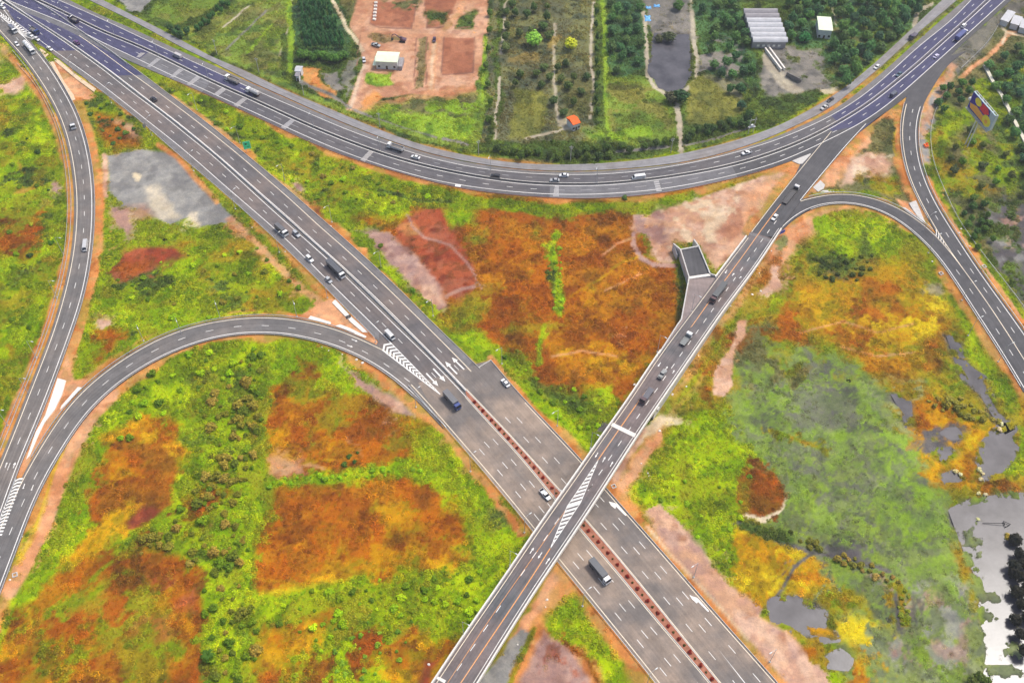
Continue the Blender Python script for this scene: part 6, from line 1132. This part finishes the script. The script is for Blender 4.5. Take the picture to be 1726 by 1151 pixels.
# ------------------------------------------------------------------ LAMPS, RAILS, SIGNS, BUILDINGS
M['lamphead'] = plain('lamp_head', (214, 216, 214), .5, .4, .05); M['pole'] = plain('pole_concrete', (182, 178, 170), .8, .3, .1)
def lampmeshes(h, arm):
    bm = bmesh.new(); cyl(bm, (0, 0, -.3), (0, 0, h), .13, .07, 8); a = bmm('pole', bm, M['steel'])
    bm = bmesh.new(); cyl(bm, (0, 0, h - .2), (arm * .6, 0, h + .35), .06, .05, 6); cyl(bm, (arm * .6, 0, h + .35), (arm, 0, h + .4), .05, .05, 6); b = bmm('arm', bm, M['steel'])
    bm = bmesh.new(); loft(bm, [(arm - .2, h + .32, h + .48, .12, .1), (arm + .3, h + .28, h + .5, .2, .16), (arm + .9, h + .32, h + .46, .12, .08)]); c = bmm('lamp_head', bm, M['lamphead'])
    bm = bmesh.new(); box(bm, -.3, .3, -.3, .3, -.5, .25); d = bmm('footing', bm, M['conc'])
    return [('pole', a), ('arm', b), ('lamp_head', c), ('footing', d)]
LM = lampmeshes(10.5, 2.2)
def street_lamp(u, v, du, dv, label, group, z=0.0, base=False):
    """u, v: the lamp head in the photograph (or the foot, base=True); du, dv: where the arm points"""
    a, b = G(u, v, 0), G(u + du, v + dv, 0); d = (b - a); d.z = 0; d.normalize()
    p = G(u, v, z) if base else G(u, v, z + 10.9) - d * 2.4
    zb = z if z > 1 else max(gz(p.x, p.y), -.9)
    r = empty('street_lamp', (p.x, p.y, zb), math.atan2(d.y, d.x), label, 'street lamp', group)
    for n_, me_ in LM: mobj(n_, me_, None, r)
    return r
g1 = 'street lamps along the motorway, east side'
for u, v in ((317,159),(390,215),(467,279),(547,349),(631,426),(720,508),(838,589),(933,695),(1168,954),(1300,1099)): street_lamp(u, v, -20, 14, 'grey street lamp with one arm on the dirt verge east of the motorway', g1)
for u, v in ((118.9,92.5),(182.2,139.8),(251.3,194.5),(323,253.6),(394.6,317.4),(470,390),(553,467),(636,542),(705.9,651.8),(800,760),(893.4,864.5),(994.6,989.9),(1106.3,1125.9)): street_lamp(u, v, 20, -14, 'grey street lamp with its arm over the western motorway lanes', 'street lamps along the motorway, west side')
for u, v in ((1008,733),(945,826),(870,933),(790,1053),(1122,569),(1180,500)):
    p = G(u, v, zc(v)); street_lamp(u, v, 20, 12, 'street lamp bracketed to the western parapet of the overpass', 'street lamps on the overpass', z=zc(v + 20))
for u, v in ((231.4,552),(363,511),(495.6,511),(297,540)): street_lamp(u, v, 8, 20, 'street lamp on the outer edge of the loop ramp', 'street lamps on the loop ramp')
for u, v in ((88.7,473),(53,575),(40,637),(3,690),(100,400)): street_lamp(u, v, 30, 5, 'street lamp in the scrub on the western side of the left ramp', 'street lamps on the left ramp')
for u, v in ((1585.8,393.6),(1577,357),(1644.6,473.4),(1657,531),(1708.5,577)): street_lamp(u, v, 20, -8, 'street lamp along the right ramp', 'street lamps along the right ramp')
for u, v in ((97,4),(180.8,34),(256,69.5),(341,107),(520.7,190.3),(636,230.7),(824,265),(1006,283)): street_lamp(u, v, -8, 20, 'faint street lamp on the shoulder strip of the curved highway', 'street lamps on the highway shoulder', z=.02)
# utility poles
bm = bmesh.new(); cyl(bm, (0, 0, -.3), (0, 0, 9.5), .2, .13, 8); UP = bmm('post', bm, M['pole']); bm = bmesh.new(); box(bm, -1.0, 1.0, -.07, .07, 8.6, 8.75); box(bm, -.7, .7, -.07, .07, 7.8, 7.92); UC = bmm('cross_arm', bm, M['steel']); bm = bmesh.new(); [cyl(bm, (x, 0, 8.75), (x, 0, 9.0), .06, n=6) for x in (-.9, 0, .9)]; UI = bmm('insulator', bm, M['lamphead'])
for u, v in ((366,92.5),(437,123.8),(512.3,161.8),(641,216.8),(806.9,263.3),(961.5,273),(1130.2,259.8)):
    p = G(u, v, -.6); r = empty('utility_pole', (p.x, p.y, gz(p.x, p.y)), random.uniform(-.4, .4), 'pale concrete utility pole beside the frontage road', 'pole', 'utility poles by the frontage road')
    for n_, m_ in (('post', UP), ('cross_arm', UC), ('insulator', UI)): mobj(n_, m_, None, r)
p = G(1264.5, 226, -.5); r = empty('transformer_platform', (p.x, p.y, gz(p.x, p.y)), .3, 'two post transformer platform on the frontage road verge', 'transformer')
for x in (-1.3, 1.3): o = mobj('post', UP, None, r); o.location.x = x
part('platform', lambda bm: box(bm, -1.8, 1.8, -.6, .6, 4.0, 4.2), M['steel'], r); part('transformer_tank', lambda bm: loft(bm, [(-.6, 4.2, 5.4, .45, .45), (.6, 4.2, 5.4, .45, .45)]), M['lamphead'], r); part('cross_arm', lambda bm: box(bm, -1.9, 1.9, -.08, .08, 8.2, 8.4), M['steel'], r)

def guardrail(A, label, h=.75, name='guardrail', cat='guardrail', mat='steel', post=4.0, thick=.16):
    """beam on posts along a chain"""
    bm = bmesh.new(); N = normals(A); R = []
    for q, n in zip(A, N):
        R.append([bm.verts.new((q[0] + n[0] * k * thick / 2, q[1] + n[1] * k * thick / 2, q[2] + z)) for k, z in ((-1, h - .32), (1, h - .32), (1, h), (-1, h))])
    for x, y in zip(R, R[1:]):
        for i in range(4): bm.faces.new((x[i], x[(i + 1) % 4], y[(i + 1) % 4], y[i]))
    bm.faces.new(R[0]); bm.faces.new(R[-1][::-1])
    me_ = bmm(name, bm, M[mat]); rt = tag(mobj(name, me_), label, cat)
    bm = bmesh.new(); s = arclen(A)
    for d in np.arange(1, s[-1], post):
        x, y, z = [float(np.interp(d, s, A[:, k])) for k in range(3)]; box(bm, x - .06, x + .06, y - .06, y + .06, z - .6, z + h - .05)
    tag(bobj('post', bm, M[mat], rt), kind='stuff')
    return rt
def barrier(A, h, w, label, mat, name='concrete_barrier', z0=-.1):
    bm = bmesh.new(); N = normals(A); R = []
    for q, n in zip(A, N):
        R.append([bm.verts.new((q[0] + n[0] * k * w / 2, q[1] + n[1] * k * w / 2, q[2] + z)) for k, z in ((-1, z0), (-.45, h), (.45, h), (1, z0))])
    for x, y in zip(R, R[1:]):
        for i in range(4): bm.faces.new((x[i], x[(i + 1) % 4], y[(i + 1) % 4], y[i]))
    bm.faces.new(R[0]); bm.faces.new(R[-1][::-1])
    return tag(bobj(name, bm, M[mat]), label, 'barrier')
barrier(lerp(AS, AN, .66), .85, .75, 'pale concrete barrier between the narrow motorway carriageways', 'conc')
ribbon('dark_strip', lerp(AS, AN, .2), lerp(AS, AN, .45), M['concd'], mw, .03)  # darker concrete strip beside the median barrier
barrier(B_M, .8, .55, 'dark concrete barrier down the middle of the curved highway', 'concd')
barrier(cut(off(A_NEP, -.3), (40,-8), (216,109)), .8, .6, 'concrete barrier between motorway and curved highway where they split', 'conc')
barrier(cut(off(A_NEP, .1), (216,109), (806.7,619.8)), .35, .3, 'low kerb wall along the eastern motorway shoulder', 'conc', 'kerb_wall', -.4)
jog = np.array([tuple(G(*q)) for q in ((806.7,619.8),(827,607.3))]); barrier(resample(jog, 1.0), .4, .35, 'short kerb wall across the motorway widening', 'concw', 'kerb_wall', -.4)
barrier(off(A2_NE, .1), .4, .35, 'low kerb wall along the eastern edge of the wide motorway', 'conc', 'kerb_wall', -.4)
guardrail(off(A2_SW, -.4), 'steel guardrail along the western edge of the wide motorway')
guardrail(cut(off(A_SWP, -.3), (150,138), (630,570)), 'steel guardrail along the western motorway shoulder')
guardrail(cut(off(D_R, 1.5), (62,89), (5,850)), 'steel guardrail on the eastern edge of the left ramp'); guardrail(cut(off(E_D, 1.3), (700,668), (-10,1010)), 'steel guardrail along the inner curve of the loop ramp'); guardrail(cut(off(E_U, -1.4), (600,566), (60,768)), 'steel guardrail along the outer curve of the loop ramp')
guardrail(cut(off(D_L, -2.6), (30,85), (-20,850)), 'low steel guardrail on the western edge of the left ramp', .55)
guardrail(cut(off(G_R, 1.5), (1549,181), (1760,615)), 'steel guardrail along the outer edge of the right ramp'); guardrail(cut(off(G_L, -1.3), (1528,176), (1570,372)), 'steel guardrail along the inner edge of the right ramp'); guardrail(cut(off(FD, -1.5), (1360,350), (1725,655)), 'steel guardrail along the inner curve of the right loop'); guardrail(cut(off(FU, 1.2), (1365,333), (1570,388)), 'steel guardrail along the outer curve of the right loop')
guardrail(cut(off(B_SO, -.5), (300,138), (1300,284)), 'rusty post rail along the southern edge of the curved highway', .6, 'post_rail', 'fence', 'soil', 2.4, .1)
guardrail(chain([(30,110),(64,150),(97.4,219.5),(111.6,290),(115.8,345.6),(113.7,387),(106.8,450),(86,531),(69,580),(46,640.7),(14,714),(-20,800)], -.9), 'thin wire fence west of the left ramp', 1.3, 'wire_fence', 'fence', 'steel', 3, .1)
guardrail(chain([(1602.8,145.6),(1582,173),(1568,212),(1567.4,251),(1577.6,295),(1594,327.6),(1612,372),(1644,413.8),(1667,447),(1703,488.7),(1726,523),(1750,556)], -.9), 'thin wire fence east of the right ramp', 1.3, 'wire_fence', 'fence', 'steel', 3, .1)
guardrail(chain([(1619,118),(1640,98),(1668,70),(1682,44)], -.9), 'thin fence between the dirt path and the highway embankment', 1.3, 'wire_fence', 'fence', 'steel', 3, .1)
# pale drain wall in the rough land
dw = chain([(1659.4,111),(1673.8,140),(1687,160),(1697.4,180),(1712,210),(1726,237),(1745,275)], -.9, sm=1); a_ = off(dw, 0); bm = bmesh.new()
for s in (-.7, .7): pass
R = [[bm.verts.new((q[0] + n[0] * k, q[1] + n[1] * k, q[2] + z)) for k, z in ((-.9, -.4), (-.9, .6), (.9, .6), (.9, -.4))] for q, n in zip(dw, normals(dw))]
for x, y in zip(R, R[1:]):
    for i in range(4): bm.faces.new((x[i], x[(i + 1) % 4], y[(i + 1) % 4], y[i]))
tag(bobj('drain_wall', bm, plain('drain_wall_concrete', (212, 206, 186), .9)), 'long pale concrete drain wall running behind the billboard', 'wall')

# concrete slabs in the gores
sl = road('gore_slab')
for q in ([(83,104),(90,104),(108,138),(124,160),(127,168),(121,170),(113,155)], [(91,98),(100,102),(125,124),(162,150),(158,155),(128,133),(92,103)], [(66,82),(72,84),(82,92),(76,97)], [(97,637),(111,641),(104,665),(92,690),(75,712),(64,735),(50,768),(44,774),(60,728),(76,700)], [(131,652),(139,653),(128,664),(104,688),(101,690),(104,683)],
          s7(440,500,[(860,70),(900,30),(1080,230),(1300,430),(1230,430),(1080,300)]), s7(440,500,[(570,265),(600,230),(700,260),(850,310),(840,335)]), s7(440,500,[(900,350),(960,335),(1080,380),(1280,480),(1260,500),(1080,430)]), s7(1430,290,[(735,375),(820,345),(910,560),(940,620),(840,540),(790,470)]), s7(1430,290,[(640,430),(690,430),(880,580),(930,635)]), s7(1230,240,[(1010,545),(1100,460),(1155,515),(1140,560),(1070,600)]), s7(1230,240,[(1090,610),(1130,580),(1250,580),(1270,600)]), s7(1230,240,[(755,225),(975,132),(985,145),(880,260),(840,262)])):
    slab('concrete_slab', q, (M['concc'] if q[0][1] < 200 else M['concw']) if q[0][0] < 1200 else M['conc'], sl, .02, .6)

# ---------------- signs
def board(u, v, zc_, w, h, facing, mat, name, label, legs=2, tilt=0.0, back='steel', base=None):
    p = G(u, v, zc_); z0 = gz(p.x, p.y) if base is None else base
    r = empty(name, (p.x, p.y, z0), facing, label, 'sign'); hz_ = zc_ - z0
    part('panel', lambda bm: box(bm, -.05, .05, -w / 2, w / 2, hz_ - h / 2, hz_ + h / 2), mat, r); part('border', lambda bm: [box(bm, .051, .06, -w / 2 + .08, w / 2 - .08, hz_ + s * (h / 2 - .16) - .05, hz_ + s * (h / 2 - .16) + .05) for s in (-1, 1)] and [box(bm, .051, .06, s * (w / 2 - .13) - .05, s * (w / 2 - .13) + .05, hz_ - h / 2 + .2, hz_ + h / 2 - .2) for s in (-1, 1)], M['white'], r)
    for i in range(legs): y = (i - (legs - 1) / 2) * w * .5; part('post', lambda bm: cyl(bm, (-.12, y, -.3), (-.12, y, hz_ + h / 2 - .2), .09, n=8), M[back], r)
    return r, hz_
M['signg'] = plain('sign_green', (44, 228, 160), .4, .4, .06); M['signb'] = plain('sign_blue', (40, 74, 184), .4, .4, .06)
r, hz_ = board(416, 245, 3.8, 3.6, 4.6, math.radians(-70), M['signg'], 'road_sign', 'tall bright green road sign on two posts beside the motorway')
part('symbol', lambda bm: [box(bm, .052, .07, -.9, .1, hz_ + .35, hz_ + 1.2), box(bm, .052, .065, -.2, .9, hz_ - 1.2, hz_ - .9)], M['dark'], r)
board(1319, 391, 2.6, 3.0, 2.0, math.radians(-60), M['signb'], 'road_sign', 'small blue road sign beside the overpass approach', 2)
board(587, 534, 3.2, 2.2, 2.0, math.radians(120), M['concd'], 'road_sign', 'grey backed sign board in the gore of the loop ramp', 1); board(243, 212, 3.0, 1.8, 2.2, math.radians(150), M['concd'], 'road_sign', 'grey sign board seen edge on beside the motorway above the lot', 1)
# billboard
bb = G(1628.6, 245.7, -.9); e1, e2 = G(1633, 176, 13), G(1667, 216, 13); ang = math.atan2((e2 - e1).y, (e2 - e1).x)
zt = min((abs(PX(bb.x, bb.y, z)[1] - 197), z) for z in np.arange(6, 30, .25))[1]; wd = (e2 - e1).length * 1.02
r = empty('billboard', (bb.x, bb.y, gz(bb.x, bb.y)), ang, 'tall two legged billboard with dark blue, red and yellow poster', 'billboard'); M['bbframe'] = plain('billboard_frame', (176, 196, 206), .5, .4, .1); M['bbn'] = plain('poster_navy', (56, 46, 150), .5); M['bby'] = plain('poster_yellow', (255, 226, 50), .5, .3, .2, 1.5); M['bbo'] = plain('poster_orange', (255, 176, 70), .5, .3, .2, 1.2); M['bbr'] = plain('poster_red', (232, 40, 56), .5, .3, .25, 1.4)
for y in (-1.0, 1.0): part('leg', lambda bm: cyl(bm, (y, 0, -.5), (y, 0, zt + 2), .28, .24, 10), M['lamphead'], r)
hb = 9.0
part('panel', lambda bm: box(bm, -wd / 2, wd / 2, -.5, .1, zt, zt + hb), M['bbframe'], r); part('back_frame', lambda bm: [box(bm, -wd / 2 + i * wd / 6 - .08, -wd / 2 + i * wd / 6 + .08, .1, 1.4, zt + .2, zt + hb) for i in range(7)] + [box(bm, -wd / 2, wd / 2, 1.2, 1.4, zt + s, zt + s + .2) for s in (.4, 4.4, 8.6)], M['lamphead'], r)
def poster(name, pts, mat, lift):
    V = [Vector((x * wd, -.5 - lift, zt + y * hb)) for x, y in pts]; bm = bmesh.new(); vs = [bm.verts.new(p) for p in V]; bm.faces.new(vs); bmesh.ops.triangulate(bm, faces=bm.faces[:]); return bobj(name, bm, M[mat], r)
circ = lambda cx, cy, rx, ry: [(cx + rx * math.cos(t * .45), cy + ry * math.sin(t * .45)) for t in range(14)]
poster('poster_ground', [(-.49,.02),(.3,.02),(.36,.5),(.3,.97),(-.49,.97)], 'bbn', .02); poster('poster_patch', [(-.46,.34),(-.4,.1),(.24,.08),(.22,.4),(-.2,.5)], 'bbo', .04); poster('poster_patch', circ(.3, .34, .17, .3), 'bby', .06); poster('poster_patch', circ(-.2, .76, .14, .2), 'bby', .04); poster('poster_patch', [(-.08,.54),(.14,.5),(.3,.72),(.2,.97),(-.04,.94)], 'bbr', .05); poster('poster_patch', circ(.3, .3, .06, .11), 'bbo', .08)
part('catwalk', lambda bm: box(bm, -wd / 2, wd / 2, -1.5, -.6, zt - .3, zt - .15), M['steel'], r); part('white_ball', lambda bm: bmesh.ops.create_icosphere(bm, subdivisions=2, radius=1.0, matrix=Matrix.Translation((-wd / 2 - .5, -.2, zt + 4.2))), M['concw'], r)  # plain white ball at the panel end, gives no light

# ---------------- buildings
M['mint'] = plain('roof_mint', (226, 236, 204), .5, .4, .08, .4); M['wallw'] = plain('plaster_white', (206, 206, 206), .9, .2, .1); M['sheet'] = plain('roof_sheet_grey', (190, 190, 192), .6, .3, .12, .4); M['sheet2'] = plain('roof_sheet_dull', (150, 146, 148), .7, .3, .14, .4); M['orr'] = plain('roof_orange', (240, 106, 44), .7, .2, .1); M['win'] = plain('window_glass', (60, 66, 72), .2, .5, .1); M['tarp'] = plain('tarpaulin_blue', (110, 178, 232), .6, .3, .15, .8)
def frame_of(px, z):
    P = [G(u, v, z) for u, v in px]; x = ((P[1] - P[0]) + (P[2] - P[3])).normalized(); c = sum(P, Vector()) / 4; w = ((P[1] - P[0]).length + (P[2] - P[3]).length) / 2; d = ((P[3] - P[0]).length + (P[2] - P[1]).length) / 2
    return c, math.atan2(x.y, x.x), w, d
def house(px, z, roof, label, name='house', ridge=1.4, walls='wallw', cat='house', n_win=2, over=.4):
    """px: roof corners far left, far right, near right, near left; gable roof, ridge along the width"""
    c, a, w, d = frame_of(px, z - .5); zb = gz(c.x, c.y); r = empty(name, (c.x, c.y, zb), a, label, cat); h = z - zb - ridge * .4
    part('wall', lambda bm: box(bm, -w / 2 + over, w / 2 - over, -d / 2 + over, d / 2 - over, -.3, h), M[walls], r)
    def rf(bm):
        for x0, x1 in ((-w / 2, w / 2),):
            vs = [bm.verts.new(q) for q in ((x0, -d / 2, h), (x1, -d / 2, h), (x1, 0, h + ridge), (x0, 0, h + ridge), (x0, d / 2, h), (x1, d / 2, h), (x0, -d / 2, h - .12), (x1, -d / 2, h - .12), (x0, d / 2, h - .12), (x1, d / 2, h - .12))]
            for f in ((0, 1, 2, 3), (3, 2, 5, 4), (6, 7, 1, 0), (4, 5, 9, 8), (0, 3, 4, 8, 6), (1, 7, 9, 5, 2), (6, 8, 9, 7)): bm.faces.new([vs[i] for i in f])
    part('roof', rf, M[roof], r)
    part('door', lambda bm: box(bm, -.5, .5, -d / 2 + over - .06, -d / 2 + over, 0, 2.1), M['bark'], r)
    for i in range(n_win):
        x = -w * .34 + i * w * .68 / max(1, n_win - 1); o = part('window', lambda bm: box(bm, x - .6, x + .6, -d / 2 + over - .05, -d / 2 + over, 1.0, 2.2), M['win'], r); part('sill', lambda bm: box(bm, x - .7, x + .7, -d / 2 + over - .15, -d / 2 + over, .9, .99), M['conc'], o)
    return r, h, w, d
r, h, w, d = house([(636,87),(674,88.5),(670,106),(632,104)], 4.2, 'mint', 'white house with pale mint roof on the building site', ridge=1.0)
part('side_shed', lambda bm: box(bm, w / 2, w / 2 + 2.2, -d / 2, d / 2 - 1, -.2, 2.4), M['sheet2'], r); part('porch_post', lambda bm: box(bm, -w / 2 - .8, -w / 2 - .65, -d / 2, -d / 2 + .15, -.2, 2.4), M['conc'], r); part('porch_roof', lambda bm: box(bm, -w / 2 - 1.4, -w / 2 + .3, -d / 2 - .2, d / 2 - 1, 2.4, 2.52), M['mint'], r)
house([(1375,27.5),(1399.4,30.7),(1405,52.4),(1381.6,52.4)], 4.6, 'mint', 'long shed with bright mint white roof in the wood', 'shed', .5, cat='shed'); house([(498,112),(510,112),(509,122),(498,121)], 3.4, 'sheet', 'small grey hut beside the orange dirt heap', 'hut', .7, cat='hut', n_win=0); house([(498,123),(506,123),(505,130),(498,129)], 2.8, 'sheet2', 'tiny dull lean to below the small grey hut', 'hut', .5, cat='hut', n_win=0)
r, h, w, d = house([(957,197),(970,194),(976,207),(963,213)], 3.6, 'orr', 'small hut with vivid orange roof among garden trees', 'hut', 1.2, cat='hut')
for q, t in (([(1683,34.8),(1700.7,18.2),(1709.4,22),(1702,38.7)], 'pale concrete roof closest to the highway viaduct'), ([(1703,38.7),(1710,27.3),(1722.8,29.2),(1716.5,46.6)], 'pale concrete roof between two others by the dirt path'), ([(1717,46),(1723.6,34),(1742,36),(1738,54)], 'pale concrete roof at the end of the dirt path row')):
    house(q, 2.4, 'sheet', t, 'building', .08, cat='building', n_win=2)
# barn of seven roof bays
c, a, w, d = frame_of([(1255.8,11.5),(1312.6,12),(1326,67.7),(1267,67.7)], 4.5); zb = gz(c.x, c.y); r = empty('barn', (c.x, c.y, zb), a, 'large grey barn with seven parallel roof bays', 'barn'); n = 7; bd = d / n
part('wall', lambda bm: box(bm, -w / 2 + .4, w / 2 - .4, -d / 2 + .3, d / 2 - .3, -.3, 4.2), M['sheet2'], r)
for i in range(n):
    y0 = -d / 2 + i * bd; xo = (i - 3) * -.15
    def rb(bm):
        R = [[bm.verts.new((x + xo, y0 + bd * t, 4.2 + 1.5 * math.sin(math.pi * t) ** .8)) for x in (-w / 2, w / 2)] for t in (0, .12, .3, .5, .7, .88, .99)]
        for p, q in zip(R, R[1:]): bm.faces.new((p[0], p[1], q[1], q[0]))
        for s in (0, 1): bm.faces.new([p[s] for p in R])
    part('roof_bay', rb, M['sheet'] if i < 5 else M['sheet2'], r)
for i in range(5): x = -w * .3 + i * w * .15; part('window', lambda bm: box(bm, x - .7, x + .7, -d / 2 + .22, -d / 2 + .3, 1.2, 2.4), M['concw'], r)
for q0, q1, t in (((1290,81),(1317,117),'long white beam lying on the grey yard, next to the grove'), ((1296.6,79.8),(1322.8,115.6),'long white beam lying on the grey yard, on its open side')):
    a, b = G(*q0, .4), G(*q1, .4); bm = bmesh.new(); L_ = (b - a).length; mt = Matrix.Translation((a + b) / 2) @ Matrix.Rotation(math.atan2((b - a).y, (b - a).x), 4, 'Z')
    box(bm, -L_ / 2, L_ / 2, -.42, .42, .05, .22, mt); box(bm, -L_ / 2, L_ / 2, -.12, .12, -.8, .05, mt); box(bm, -L_ / 2, L_ / 2, -.35, .35, -1.5, -.8, mt); tag(bobj('girder', bm, M['concw']), t, 'beam')
a, b = G(1325, 128, -.8), G(1348, 139, -.8); bm = bmesh.new(); mt = Matrix.Translation((a + b) / 2) @ Matrix.Rotation(math.atan2((b - a).y, (b - a).x), 4, 'Z'); L_ = (b - a).length
box(bm, -L_ / 2, L_ / 2, -.25, .25, -.5, 2.2, mt); [box(bm, -L_ / 2 + i * L_ / 6 - .2, -L_ / 2 + i * L_ / 6 + .2, .26, 1.6, -.5, 1.4, mt) for i in range(7)]; tag(bobj('retaining_wall', bm, M['concd']), 'ribbed grey wall standing in the grey yard', 'wall')
# sacks, tarpaulins, small things
bmS = crown(77, 1, 3, .7, .95)
for i in range(6):
    u, v = 633.5 - i * .55, 5 + i * 5.6; p = G(u, v, -.8); bm = bmesh.new()
    for j in range(3): loft(bm, [(-.95 + j * .65, 0, .55 + .2 * (j % 2), .8, .7), (-.6 + j * .65, 0, .85 + .15 * (j % 2), .95, .8), (-.3 + j * .65, 0, .6, .8, .7)])
    o = tag(bobj('sack_stack', bm, M['concw']), 'white stack of sacks in the line on the site plot', 'sacks', 'white sack stacks on the site'); o.location = (p.x, p.y, gz(p.x, p.y) - .05); o.rotation_euler = (0, 0, random.uniform(-.4, .4))
for u, v, w, d, t in ((1091.7,30.7,3.4,6.0,'large blue tarpaulin spread on the track beside the pond'), (1093,13,3.2,2.4,'pale blue tarpaulin at the corner of the bare bank'), (1107,10,3.6,2.4,'whitish blue tarpaulin beside the pale blue one')):
    p = G(u, v, -.7); bm = bmesh.new(); nx, ny = 8, 8; vs = [[bm.verts.new(((i / nx - .5) * w * (1 + .1 * math.sin(j)), (j / ny - .5) * d * (1 + .12 * math.cos(i * 1.3)), .5 + .35 * math.sin(i * 1.1) * math.cos(j * .9) - (.55 if i in (0, nx) or j in (0, ny) else 0))) for i in range(nx + 1)] for j in range(ny + 1)]
    for j in range(ny):
        for i in range(nx): bm.faces.new((vs[j][i], vs[j][i + 1], vs[j + 1][i + 1], vs[j + 1][i]))
    o = tag(bobj('tarpaulin', bm, M['tarp'], None, True), t, 'tarpaulin'); o.location = (p.x, p.y, gz(p.x, p.y) - .05)
for i, (u, v) in enumerate(((1558,246),(1562,244),(1560,248.5),(1563,247.5))):
    p = G(u, v, -.2); r = empty('safety_barrel', (p.x, p.y, gz(p.x, p.y) - .05), 0, 'orange red safety barrel in the heap beside the right ramp', 'barrel', 'orange barrels by the right ramp'); part('drum', lambda bm: (cyl(bm, (0, 0, 0), (0, 0, 1.0), .75, .62, 12), cyl(bm, (0, 0, 1.0), (0, 0, 1.25), .62, .3, 12)), M['orr'], r); part('band', lambda bm: cyl(bm, (0, 0, .45), (0, 0, .62), .73, .7, 12), M['concw'], r)
for u, v, t in ((25.7,969,'square concrete manhole on the dirt beside the loop ramp'), (1586,461.6,'square concrete manhole beside the inner curve of the right loop'), (1658.5,449.7,'square concrete manhole on the outer verge of the right ramp'), (1034.4,819.8,'concrete manhole in the dirt under the overpass edge')):
    p = G(u, v, -.4); r = empty('manhole', (p.x, p.y, gz(p.x, p.y) - .1), .4, t, 'manhole'); part('rim', lambda bm: [box(bm, s * .7 - .15, s * .7 + .15, -.85, .85, 0, .45) for s in (-1, 1)] + [box(bm, -.55, .55, s * .7 - .15, s * .7 + .15, 0, .44) for s in (-1, 1)], M['conc'], r); part('shaft', lambda bm: box(bm, -.55, .55, -.55, .55, 0, .1), M['dark'], r)
def rockmesh(s):
    bm = bmesh.new(); bmesh.ops.create_icosphere(bm, subdivisions=2, radius=1); rr = random.Random(s)
    for v in bm.verts: v.co *= rr.uniform(.8, 1.15); v.co.z *= .6
    return bmm('stone', bm, M['concw'])
RK = [rockmesh(i) for i in range(3)]
for u, v in s7(440,500,[(1158,770),(1230,810),(985,705),(740,620),(820,660)]) + s7(720,990,[(1445,135),(1428,225),(1090,675),(18,915)], 7.15) + s7(1060,520,[(845,560),(698,935),(70,912),(530,1030)]) + s7(960,680,[(1190,500),(955,830),(962,868),(870,715),(1095,320)]) + s7(1130,380,[(1080,568),(995,828),(1100,785),(1225,305),(735,965)]) + s7(0,840,[(268,465),(125,990),(110,880)]) + s7(1430,290,[(25,525),(1365,690),(1340,745),(1465,905),(1015,1090)]) + s7(380,300,[(285,515),(325,605),(725,900),(1278,590)]):
    p = G(u, v, -.5); o = mobj('stone', random.choice(RK), None); k = random.uniform(.3, .6); o.scale = (k, k * random.uniform(.7, 1.2), k); o.location = (p.x, p.y, gz(p.x, p.y)); o.rotation_euler = (0, 0, random.uniform(0, 6)); tag(o, 'white stone lying on the dirt beside the roads', 'stone', 'white stones along the verges')
# fishing frame in the pond
p = G(1692, 884, -1.4); r = empty('fishing_frame', tuple(p), 0, 'dark triangular fishing frame on a pole in the pond', 'frame'); part('pole', lambda bm: cyl(bm, (-7.5, .6, .3), (0, 0, .9), .12, n=6), M['dark'], r); part('triangle', lambda bm: (cyl(bm, (0, -1.2, .3), (0, 1.2, .5), .12, n=6), cyl(bm, (0, 1.2, .5), (2.2, 0, .4), .12, n=6), cyl(bm, (2.2, 0, .4), (0, -1.2, .3), .12, n=6)), M['dark'], r); part('stake', lambda bm: cyl(bm, (0, 0, -.7), (0, 0, 1.1), .13, n=6), M['dark'], r)
# ------------------------------------------------------------------ HAZE
bm = bmesh.new(); box(bm, -9000, 9000, -9000, 14000, -3.6, HC + 4)
hz_o = bobj('haze', bm); tag(hz_o, kind='stuff')
hm = bpy.data.materials.new('haze_air'); hm.use_nodes = True; hn = hm.node_tree.nodes; hn.remove(hn['Principled BSDF'])
pv = hn.new('ShaderNodeVolumePrincipled'); pv.inputs['Color'].default_value = (.9, .93, 1.0, 1); pv.inputs['Density'].default_value = 0.00013; pv.inputs['Anisotropy'].default_value = 0.2
hm.node_tree.links.new(pv.outputs[0], hn['Material Output'].inputs['Volume']); hz_o.data.materials.append(hm)
